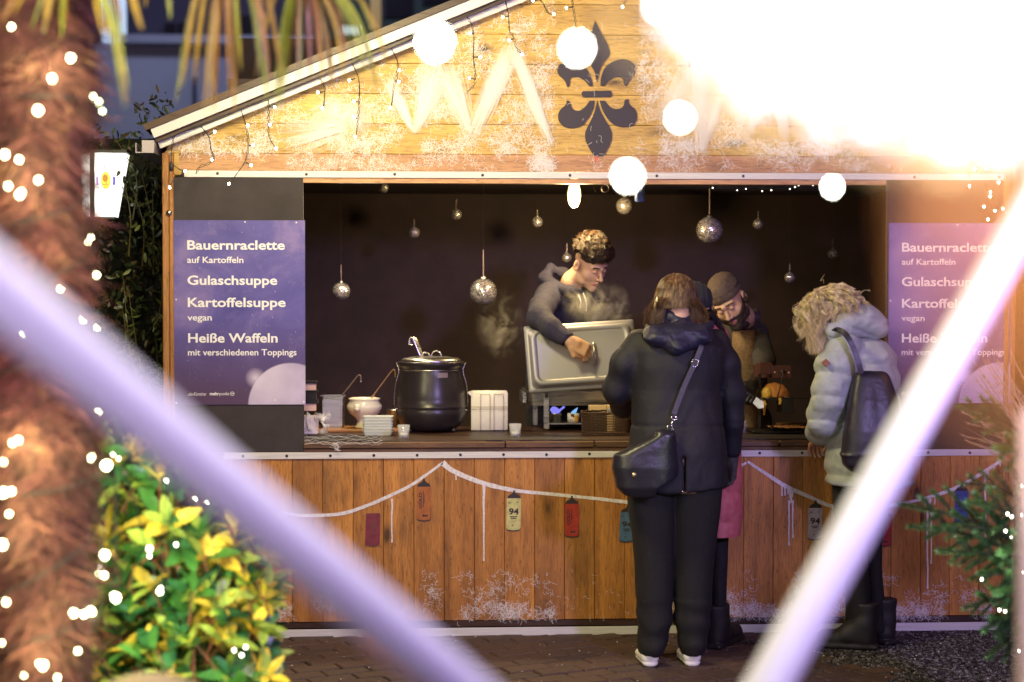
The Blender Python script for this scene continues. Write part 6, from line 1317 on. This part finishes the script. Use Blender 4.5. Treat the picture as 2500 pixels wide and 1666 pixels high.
b = MB(); A_, B_ = P(219, 370, SY_-.004), P(231, 536, SY_-.004); b.box(A_[0], B_[0], SY_-.006, SY_+.12, B_[2], A_[2]); A_, B_ = P(205, 530, SY_), P(282, 536, SY_); b.box(A_[0], B_[0], SY_-.01, SY_+.12, B_[2], A_[2]); A_, B_ = P(196, 366, SY_), P(310, 373, SY_); b.box(A_[0], B_[0], SY_-.01, SY_+.12, B_[2], A_[2]); b.build('frame', M['black'], sb)
ca_ = P(259, 441, SY_); def_e = lambda a: mat('crest_'+a[0], a[1], .5, emit=a[1], es=.85)
b = MB(); t = np.linspace(0, 2*math.pi, 29)[:-1]; b.v = [(ca_[0]+11.5*kk*math.cos(a), SY_-.008, ca_[2]+21*kk*math.sin(a)) for a in t]; b.f = [list(range(28))]; b.build('crest_disc', def_e(('yellow', (.85, .70, .08))), sb)
b = MB(); b.v = [(ca_[0]+7*kk*math.cos(a)-1*kk, SY_-.009, ca_[2]+10*kk*math.sin(a)+5*kk) for a in t[::4]]; b.f = [list(range(7))]; b.ribbon([(ca_[0]-8*kk, SY_-.009, ca_[2]-10*kk), (ca_[0]+7*kk, SY_-.009, ca_[2]-9*kk)], 1.6*kk); b.ribbon([(ca_[0]+1*kk, SY_-.0095, ca_[2]-10*kk), (ca_[0]+2*kk, SY_-.0095, ca_[2]+12*kk)], 1.6*kk); b.build('crest_emblem', def_e(('brown', (.45, .20, .04))), sb)
for a0, a1, c_ in ((-.35, .28, (.12, .10, .55)), (math.pi-.25, math.pi+.35, (.45, .30, .60)), (1.40, 1.50, (.12, .10, .55)), (1.66, 1.80, (.12, .10, .55))):
    t = np.linspace(a0, a1, 7); b = MB(); b.ribbon([(ca_[0]+20*kk*math.cos(a), SY_-.008, ca_[2]+33*kk*math.sin(a)) for a in t], 6*kk); b.build('crest_ring', def_e(('ring', c_)), sb)
b = MB()
for a in np.concatenate([np.linspace(.6, 1.3, 5), np.linspace(1.95, 2.6, 5), np.linspace(3.7, 5.7, 12)]): b.ribbon([(ca_[0]+r_*kk*math.cos(a), SY_-.008, ca_[2]+r_*1.62*kk*math.sin(a)) for r_ in (18.5, 22)], 1.4*kk)
b.build('crest_lettering', def_e(('grey', (.55, .55, .60))), sb)
# ================================================================== palm with lights
PY = -3.6; KP = K(PY)
palm = empty('palm_tree', (float(P(105, 742, PY)[0]), PY, 0), 'shaggy fibrous palm trunk wound with fairy lights, fronds hanging above', 'palm tree')
FIB = mat('palm_fibre', (.16, .085, .05), .9); v, _ = coords(FIB, rand=False); lk(FIB, island(FIB, ramp(FIB, noise(FIB, v, 9, 5, .7), [(.3, (.035, .010, .012)), (.55, (.13, .040, .034)), (.75, (.26, .13, .06))]), .25, 2.1), bs(FIB).inputs['Base Color'])
tx = float(P(100, 742, PY)[0]); tr_ = 106/KP
def trad(z): return tr_*(1.0+.10*math.sin(z*6.5)+.06*math.sin(z*15+1))
b = MB(); prof = [(trad(z), z) for z in np.linspace(0, 3.0, 60)]; b.lathe(prof, (tx, PY, 0), 40)
trunk = b.build('trunk', FIB, palm, True); 
V, F, k = [], [], 0; n = 15000; th = RNG.uniform(0, 6.28, n); z = RNG.uniform(.2, 3.0, n)
for i in range(n):
    r0 = trad(z[i]); d = np.array([math.cos(th[i]), math.sin(th[i]), 0]); tg = np.array([-math.sin(th[i]), math.cos(th[i]), 0]); L_ = RNG.uniform(.03, .085); sgn = RNG.normal(0, .9)
    p0 = np.array([tx, PY, z[i]])+d*r0*.98; p1 = p0+d*L_*.35+tg*sgn*L_*.6-np.array([0, 0, L_*.5]); p2 = p1+d*L_*.1+tg*sgn*L_*.5-np.array([0, 0, L_*RNG.uniform(-.2, .8)])
    w_ = RNG.uniform(.0010, .0032); s = np.cross(p1-p0, d); s = s/(np.linalg.norm(s)+1e-9)*w_
    V += [p0-s, p0+s, p1-s*.7, p1+s*.7, p2]; F += [[k, k+1, k+3, k+2], [k+2, k+3, k+4]]; k += 5
o = mk('fibre', V, F, FIB, palm); o['kind'] = 'stuff'
LFB = [leafm('palm_leaf_green', (.19, .21, .025)), leafm('palm_leaf_ochre', (.30, .19, .03)), leafm('palm_leaf_brown', (.24, .11, .03))]
def frond(hx, hy, Y, tips, stalk):
    hub = P(hx, hy, Y); st = MB(); st.tube(sm([P(stalk[0], stalk[1], Y), (P(stalk[0], stalk[1], Y)+hub)/2+[0, 0, .03], hub], 5), .008, 6); fr = st.build('frond', LFB[1], palm, True)
    for (x, y) in tips:
        e = P(x, y, Y+random.uniform(-.06, .06)); md = (hub+e)/2+np.array([(e[0]-hub[0])*.18, random.uniform(-.03, .03), abs(e[0]-hub[0])*.10+.01]); q = sm([hub, md, e], 7); n = len(q)
        w_ = np.interp(np.linspace(0, 1, n), [0, .3, .8, 1], [.006, .017, .011, .001])*random.uniform(.6, 1.25); t = np.gradient(q, axis=0); a = np.cross(t, (random.uniform(-.7, .7), 1, 0)); a /= np.linalg.norm(a, axis=1)[:, None]; nn = np.cross(a, t); nn /= np.linalg.norm(nn, axis=1)[:, None]
        vv = []; 
        for i in range(n): vv += [q[i]-a[i]*w_[i]/2, q[i]+nn[i]*w_[i]*.25, q[i]+a[i]*w_[i]/2]
        ff = []
        for i in range(n-1): ff += [[3*i, 3*i+1, 3*i+4, 3*i+3], [3*i+1, 3*i+2, 3*i+5, 3*i+4]]
        mk('leaflet', vv, ff, random.choice(LFB), fr, True)
frond(555, -190, -3.45, [(428, 255), (445, 215), (470, 195), (478, 210), (495, 290), (508, 295), (521, 270), (524, 285), (560, 240), (573, 285), (590, 175), (586, 170), (640, 210), (655, 265), (662, 220), (690, 200)], (250, -330))
frond(735, -110, -3.4, [(622, 190), (670, 282), (684, 278), (700, 185), (703, 170), (728, 205), (733, 190), (760, 200), (790, 210), (815, 240), (845, 225), (880, 210), (905, 235), (930, 250), (780, 150), (850, 160), (960, 200), (720, 120), (920, 110)], (450, -330))
frond(190, -120, -3.8, [(75, 75), (105, 85), (108, 80), (150, 95), (160, 60), (250, 85), (262, 90), (303, 262), (313, 262), (316, 225), (306, 110), (345, 75), (350, 70), (300, 60), (30, 40), (5, 60)], (60, -330))
frond(380, -160, -3.5, [(415, 48), (418, 42), (355, 20), (440, -10)], (300, -330))
PB = bulb_mesh(.0062, mat('palm_bulb', (1, 1, .8), .3, emit=(.93, 1.0, .55), es=26))
pl_ = empty('palm_fairy_lights', (tx, PY, 1.2), 'fairy lights on dark cable wound around the shaggy palm trunk', 'fairy lights')
t = np.linspace(0, 9.2*2*math.pi, 420); zc = np.linspace(.35, 2.35, 420)+.05*np.sin(t*.7); rad_ = np.array([trad(q)+.022 for q in zc]); cab = np.stack([tx+rad_*np.cos(t), PY+rad_*np.sin(t), zc], 1); b = MB(); b.tube(cab, .0032, 5); b.build('cable', M['rubber'], pl_, True)
for x, y in ((173, 142), (127, 192), (93, 270), (28, 66), (228, 237), (240, 250), (250, 272), (47, 390), (12, 378), (48, 476), (52, 470), (94, 440), (20, 455), (222, 580), (215, 592), (236, 672), (148, 705), (204, 780), (238, 799), (48, 820), (50, 826), (210, 923), (238, 1008), (45, 1075), (30, 1082), (222, 1117), (258, 1137), (262, 1136), (8, 1128), (28, 1200), (8, 1203), (22, 1255), (6, 1330), (256, 1355), (254, 1405), (240, 1400), (15, 1470), (180, 1497), (205, 1500), (222, 1494), (283, 1460), (190, 1590), (105, 1625), (58, 1650), (95, 1620), (140, 1655), (5, 1570), (365, 1340), (278, 1455), (390, 1445)):
    q = P(x, y, PY-.125+random.uniform(-.02, .01)+(.13 if x > 210 else 0)); inst('bulb', PB, q, pl_, None, (random.choice([.45, .6, .8, 1, 1.3]),)*3)
for x, y in ((150, 170), (40, 430), (230, 620), (60, 1100), (235, 1130), (200, 1500), (90, 1600), (30, 1300)):
    lamp('fairy_glow', 'POINT', tuple(P(x, y, PY-.20)), 2.0, (.90, 1.0, .42), .03)
# ================================================================== laurel shrub with yellow leaves
LYG = [leafm('shrub_leaf_green', (.06, .19, .04), .3), leafm('shrub_leaf_deep', (.03, .11, .04), .3), leafm('shrub_leaf_yellow', (.62, .44, .05), .4), leafm('shrub_leaf_lime', (.28, .36, .06), .35)]
shrub = empty('laurel_shrub', (float(P(430, 742, -2.6)[0]), -2.6, 0), 'dense shrub with glossy green and bright yellow leaves beside the palm', 'shrub')
meshes = [leafmesh('leaf', .088, .036, m, .25, 5) for m in LYG]
top = lambda x: np.interp(x, [200, 260, 330, 420, 520, 600, 660], [1040, 1030, 1090, 1130, 1190, 1300, 1420])
cnt = 0; restp = []; st = MB()
rng_t = 0
while rng_t < 430:
    x = random.uniform(205, 655); y0 = top(x); y = random.uniform(y0, 1700); 
    if x > 560 and abs(y-1450) > 240: continue
    rng_t += 1; Y = -2.85+random.uniform(0, .55)+.0006*abs(x-400); c = P(x, y, Y)
    d0 = np.array([random.gauss(0, .4)+(x-430)/500, random.gauss(-.25, .3), random.uniform(.4, 1)]); d0 /= np.linalg.norm(d0); st.tube([c-d0*.12, c], [.003, .002], 4)
    nl = random.randint(4, 7); yel = random.random() < np.interp(x, [200, 380, 600], [.12, .35, .65])
    for j in range(nl):
        a = 6.283*j/nl+random.uniform(-.3, .3); til = random.uniform(.3, 1.1); ax = Vector(d0).to_track_quat('Z', 'Y') @ Euler((0, 0, a)).to_quaternion() @ Euler((1.3-til, 0, 0)).to_quaternion()
        k_ = random.choice([2, 2, 3]) if yel and random.random() < .75 else random.choice([0, 1, 1, 0, 3]); s = random.uniform(.7, 1.25); ps = c-d0*random.uniform(0, .025)
        if cnt < 285 and Y < -2.55: inst('leaf', meshes[k_], ps, shrub, ax.to_euler(), (s*random.uniform(.8, 1.1), s, s)); cnt += 1
        else: restp.append((ps, ax.to_matrix(), s, k_))
v0 = np.array([q.co[:] for q in meshes[0].vertices]); f0 = np.array([list(p.vertices) for p in meshes[0].polygons]); V, F, MI = [], [], []
for i, (ps, Rm, s, k_) in enumerate(restp): V.append(v0 @ np.array(Rm).T*s+ps); F.append(f0+i*len(v0)); MI += [k_]*len(f0)
o = mk('foliage', np.concatenate(V), np.concatenate(F), None, shrub, True, None, LYG, MI); o['kind'] = 'stuff'
st.build('stems', mat('red_stem', (.18, .06, .03), .6), shrub)['kind'] = 'stuff'
sl = empty('shrub_fairy_lights', P(400, 1400, -2.9), 'few tiny white lights scattered through the yellow-green shrub', 'fairy lights'); PBs = bulb_mesh(.0042, M['bulb2'])
spots_ = ((283, 1456), (365, 1358), (393, 1446), (244, 1386), (405, 1175), (475, 1220), (590, 1600), (572, 1588), (600, 1580), (392, 1436), (503, 1230), (276, 1110), (290, 1120), (430, 1330))
b = MB(); b.tube(sm([P(x, y+6, -2.88) for x, y in sorted(spots_)], 5), .0015, 4); b.build('cable', M['rubber'], sl)
for x, y in spots_: inst('bulb', PBs, P(x, y, -2.93), sl)
for x, y in ((300, 1440), (330, 1250), (560, 1560)): lamp('fairy_glow', 'POINT', tuple(P(x, y, -3.25)), 10, (.95, 1.0, .55), .04)
# pale rock at the foot of the palm
rk = P(360, 1690, -4.2); solid('boulder', lambda p: ell(p, rk+[0, 0, -.12], (.19, .12, .155))+.01*vn(p, 12), *bb([rk], .32), .012, mat('sandstone', (.45, .38, .18), .8)); tag(bpy.data.objects['boulder'], 'smooth pale boulder at the foot of the palm and shrub', 'boulder')
# ================================================================== fir with lights, dry grass, at the right
FIRN = [leafm('fir_needle', (.03, .085, .035), .45), leafm('fir_needle_light', (.08, .17, .05), .45)]
fir = empty('fir_tree', (float(P(2530, 742, -1.9)[0]), -1.9, 0), 'small fir tree with outstretched branches and white lights at the right', 'fir tree')
FY = -1.9; fx = float(P(2520, 742, FY)[0]); b = MB(); b.tube([(fx, FY, 0), (fx, FY, .8), (fx+.01, FY, 1.45)], [.04, .025, .008], 8); b.build('trunk', mat('fir_bark', (.07, .045, .035), .9), fir, True)
def needles(q0, pts, V, F, MI, L_=.024, dens=2100):
    c = sm(pts, 8); s = np.linalg.norm(np.diff(c, axis=0), axis=1).sum(); n = int(s*dens); t = RNG.uniform(0.05, len(c)-1.01, n); i = t.astype(int); p = c[i]+(c[i+1]-c[i])*(t-i)[:, None]; d = c[i+1]-c[i]; d /= np.linalg.norm(d, axis=1)[:, None]
    r = RNG.normal(size=(n, 3)); r -= d*np.einsum('ij,ij->i', r, d)[:, None]; r /= np.linalg.norm(r, axis=1)[:, None]; nd_ = d*.75+r*.8; nd_ /= np.linalg.norm(nd_, axis=1)[:, None]; L2 = L_*RNG.uniform(.7, 1.2, n); s_ = np.cross(nd_, r); s_ /= np.linalg.norm(s_, axis=1)[:, None]
    base = len(V)*1; 
    for k in range(n):
        m = len(V); w_ = s_[k]*.0013; V += [p[k]-w_, p[k]+w_, p[k]+nd_[k]*L2[k]]; F.append([m, m+1, m+2]); MI.append(1 if t[k] > len(c)*.55 and RNG.random() < .6 else 0)
def branch(tip, root, Y0, Y1, nsub=6, spread=46):
    V, F, MI = [], [], []; a = P(*root, Y0); e = P(*tip, Y1); md = (a+e)/2+np.array([0, 0, .03]); main = sm([a, md, e], 6); b = MB(); b.tube(main, np.linspace(.006, .0015, len(main)), 5); needles(0, [a, md, e], V, F, MI)
    for k in range(nsub):
        t = .12+.80*k/nsub; p0 = main[int(t*(len(main)-1))]; sd = 1 if k % 2 else -1; d = (e-a)/np.linalg.norm(e-a); up_ = np.array([0, random.uniform(-.6, .3), 1]); L_ = (1-t)*np.linalg.norm(e-a)*.48+.03; q = p0+(d*.75+up_*sd*.45)*L_; q[2] -= .01
        b.tube([p0, q], [.0025, .001], 4); needles(0, [p0, (p0+q)/2+[0, 0, .004], q], V, F, MI)
    br = b.build('branch', bpy.data.materials['fir_bark'], fir); o = mk('needles', V, F, None, br, False, None, FIRN, MI); o['kind'] = 'stuff'
for a in (((2192, 1230), (2520, 1345), -1.9, -2.15, 8), ((2218, 1285), (2520, 1370), -1.9, -2.1, 7), ((2345, 1180), (2520, 1240), -1.9, -2.0, 6), ((2280, 1290), (2520, 1330), -1.9, -2.2, 7), ((2360, 1225), (2520, 1300), -1.95, -2.2, 6), ((2290, 1345), (2520, 1400), -1.9, -2.2, 7), ((2390, 1400), (2520, 1440), -1.9, -2.15, 5), ((2355, 1485), (2520, 1480), -1.9, -2.1, 7), ((2400, 1540), (2520, 1510), -1.9, -2.2, 6), ((2340, 993), (2520, 1080), -1.9, -2.0, 6), ((2370, 1010), (2520, 1110), -1.9, -1.8, 5), ((2430, 1095), (2530, 1150), -1.9, -2.2, 5), ((2410, 1600), (2530, 1560), -1.9, -2.1, 5), ((2440, 1350), (2530, 1380), -1.9, -2.4, 5), ((2430, 1450), (2530, 1470), -1.9, -2.4, 5)): branch(*a)
fl_ = empty('fir_fairy_lights', P(2470, 1350, -2.1), 'tiny white lights strung through the fir branches at the right', 'fairy lights'); spots_ = ((2493, 1187), (2470, 1262), (2492, 1258), (2455, 1297), (2470, 1312), (2397, 1415), (2462, 1400), (2495, 1398), (2454, 1493), (2486, 1590), (2460, 1255), (2440, 1490))
b = MB(); b.tube(sm([P(x, y, -2.12) for x, y in sorted(spots_, key=lambda q: q[1])], 5), .0015, 4); b.build('cable', SOCK, fl_)
for x, y in spots_: inst('bulb', PBs, P(x, y, -2.2), fl_)
lamp('fairy_glow', 'POINT', tuple(P(2420, 1380, -2.55)), 5, (.9, 1.0, .8), .04); lamp('fairy_glow', 'POINT', tuple(P(2420, 1200, -2.5)), 3, (.9, 1.0, .8), .04)
GR = mat('dry_grass', (.46, .30, .18), .7); gr = empty('ornamental_grass', (float(P(2500, 742, -1.4)[0]), -1.4, 0), 'dry feathery ornamental grass leaning out beside the right poster', 'grass plant')
bl_, pm = MB(), MB()
for i in range(95):
    if i < 30: tx_, ty_ = random.uniform(2370, 2500), random.uniform(850, 1010)
    elif i < 60: tx_, ty_ = random.uniform(2345, 2480), random.uniform(990, 1120)
    else: tx_, ty_ = random.uniform(2370, 2500), random.uniform(1050, 1300)
    Y = random.uniform(-1.5, -1.2); a = P(random.uniform(2500, 2580), random.uniform(1180, 1280), Y); e = P(tx_, ty_, Y); md = a*.45+e*.55+np.array([.03, 0, .05]); q = sm([a, md, e], 8); bl_.tube(q, np.linspace(.0016, .0006, len(q)), 3)
    if i < 50:
        for t in range(int(len(q)*.45), len(q)-1):
            for _ in range(5): d = q[t+1]-q[t]; s = q[t]; pm.ribbon([s, s+d/np.linalg.norm(d)*.02+RNG.normal(0, .0035, 3)], .0012)
bl_.build('stalks', GR, gr)['kind'] = 'stuff'; pm.build('plumes', GR, gr)['kind'] = 'stuff'
# ================================================================== the slanting poles close to the camera
POLE = mat('white_lacquered_pole', (.82, .80, .80), .45)
def pole(name, p0, d0, p1, d1, r, label, m=POLE, ext=(1.0, 1.0)):
    A_, B_ = P(p0[0], p0[1], d0-7.5), P(p1[0], p1[1], d1-7.5); d = B_-A_; a = A_-d*ext[0]; c = B_+d*ext[1]
    if c[2] < .01: c = a+(c-a)*((a[2]-.01)/(a[2]-c[2]))
    b = MB(); b.tube([a, (a+c)/2, c], r, 24); return tag(b.build(name, m, None, True), label, 'pole', 'pale poles close to the camera')
pole('slanting_pole', (0, 712), 1.32, (1112, 1672), 1.62, .027, 'pale lavender pole slanting down from the left edge, out of focus')
pole('slanting_pole', (2498, 540), 2.6, (1880, 1666), 2.25, .033, 'white pole slanting up to the right edge in front of the backpack')
pole('slanting_pole', (900, 1560), 1.9, (1040, 1666), 1.8, .012, 'thin tube added for the orange-lit lower edge of the lavender pole', mat('orange_lit_edge', (.75, .22, .04), .5), (.05, 2))  # orange light on the pole's lower edge, built as an added thin tube
pole('upright_pole', (2514, 1000), 2.4, (2510, 1666), 2.4, .016, 'upright pinkish pole at the right edge of the fir', mat('pinkish_pole', (.70, .50, .42), .5), (.0, 1))
# ================================================================== bulbs hanging close to the camera (seen as bright discs; the yellow and orange ones added for haze)
FB = mat('near_bulb', (1, 1, .9), .3, emit=(1.0, .97, .80), es=60); FC = mat('near_bulb_cluster', (1, 1, .95), .3, emit=(1.0, .93, .90), es=22); VB = mat('near_bulb_violet', (.9, .85, 1), .3, emit=(.86, .76, 1.0), es=9); OB = mat('orange_haze_bulb', (1, .6, .2), .3, emit=(1.0, .36, .10), es=5)
CLR = mat('clear_wire', (.6, .55, .5), .3, Alpha=.25)
def garland(name, items, m, r, label, zup=.25):
    root = empty(name, P(*items[0][:2], items[0][2]-7.5), label, 'string lights'); me = bulb_mesh(r, m); pts = []
    for x, y, d in items: q = P(x, y, d-7.5); inst('bulb', me, q, root); pts.append(q+np.array([0, 0, r*1.3]))
    b = MB(); b.tube(sm(pts, 5), .0003, 3); b.build('cable', CLR, root); return root
garland('hanging_light_string', [(1062, 102, 1.42), (1409, 118, 1.52), (1617, 8, 1.36), (1660, 288, 1.75), (1532, 430, 1.62), (2032, 457, 2.1)], FB, .0055, 'string of large glowing round bulbs hanging before the gable')
garland('near_light_string', [(x, y, d) for x, y, d in ((1900, 20, .55), (2040, 30, .5), (2180, 20, .5), (2330, 60, .5), (2470, 30, .5), (1960, 130, .75), (2080, 140, .6), (2230, 160, .62), (2400, 180, .62), (2490, 120, .6), (1835, 60, .8), (2170, 230, .85), (2020, 215, 1.1), (2330, 225, .9), (1990, 250, 1.5), (2105, 282, 1.9), (2290, 290, 1.9), (2460, 250, 1.6), (1765, 30, 1.0), (2440, 60, .45), (2350, 130, .4), (1960, 60, .42), (2480, 170, .45), (2150, 90, .4))], FC, .0060, 'cluster of blazing white bulbs close to the camera, top right corner')
YB = mat('yellow_haze_bulb', (1, .9, .6), .3, emit=(1.0, .74, .34), es=4.4)
garland('yellow_haze_bulbs', [(x, y, d) for x, y, d in ((1700, 20, .30), (1860, 90, .27), (2030, 120, .26), (2200, 180, .27), (2390, 200, .27), (1900, 230, .42), (2150, 290, .46), (2380, 310, .42), (1760, 190, .50), (2300, 350, .55))], YB, .0030, 'faint yellow bulbs added right at the lens, blurring into a warm haze')  # added bulbs whose blur lays a warm haze over the gable
garland('violet_light_string', [(x, y, d) for x, y, d in ((1790, 60, .5), (1880, 160, .55), (1700, 10, .6), (2050, 250, .6), (2190, 290, .7), (2300, 320, .8), (2390, 330, .7), (2480, 300, .6))], VB, .0050, 'faint violet bulbs close to the camera around the white cluster')
garland('orange_haze_bulbs', [(x, y, d) for x, y, d in ((2560, 560, .20), (2620, 420, .16), (2600, 700, .17), (2640, 520, .15), (2680, 620, .16), (2590, 480, .19), (2660, 760, .15), (2550, 620, .22), (2700, 460, .14), (2610, 600, .18), (2570, 380, .20), (2480, 330, .24), (2620, 300, .18), (2540, 430, .21))], OB, .0022, 'small orange bulbs added right at the lens, blurring into an orange haze')  # added bulbs whose blur veils the right side in orange
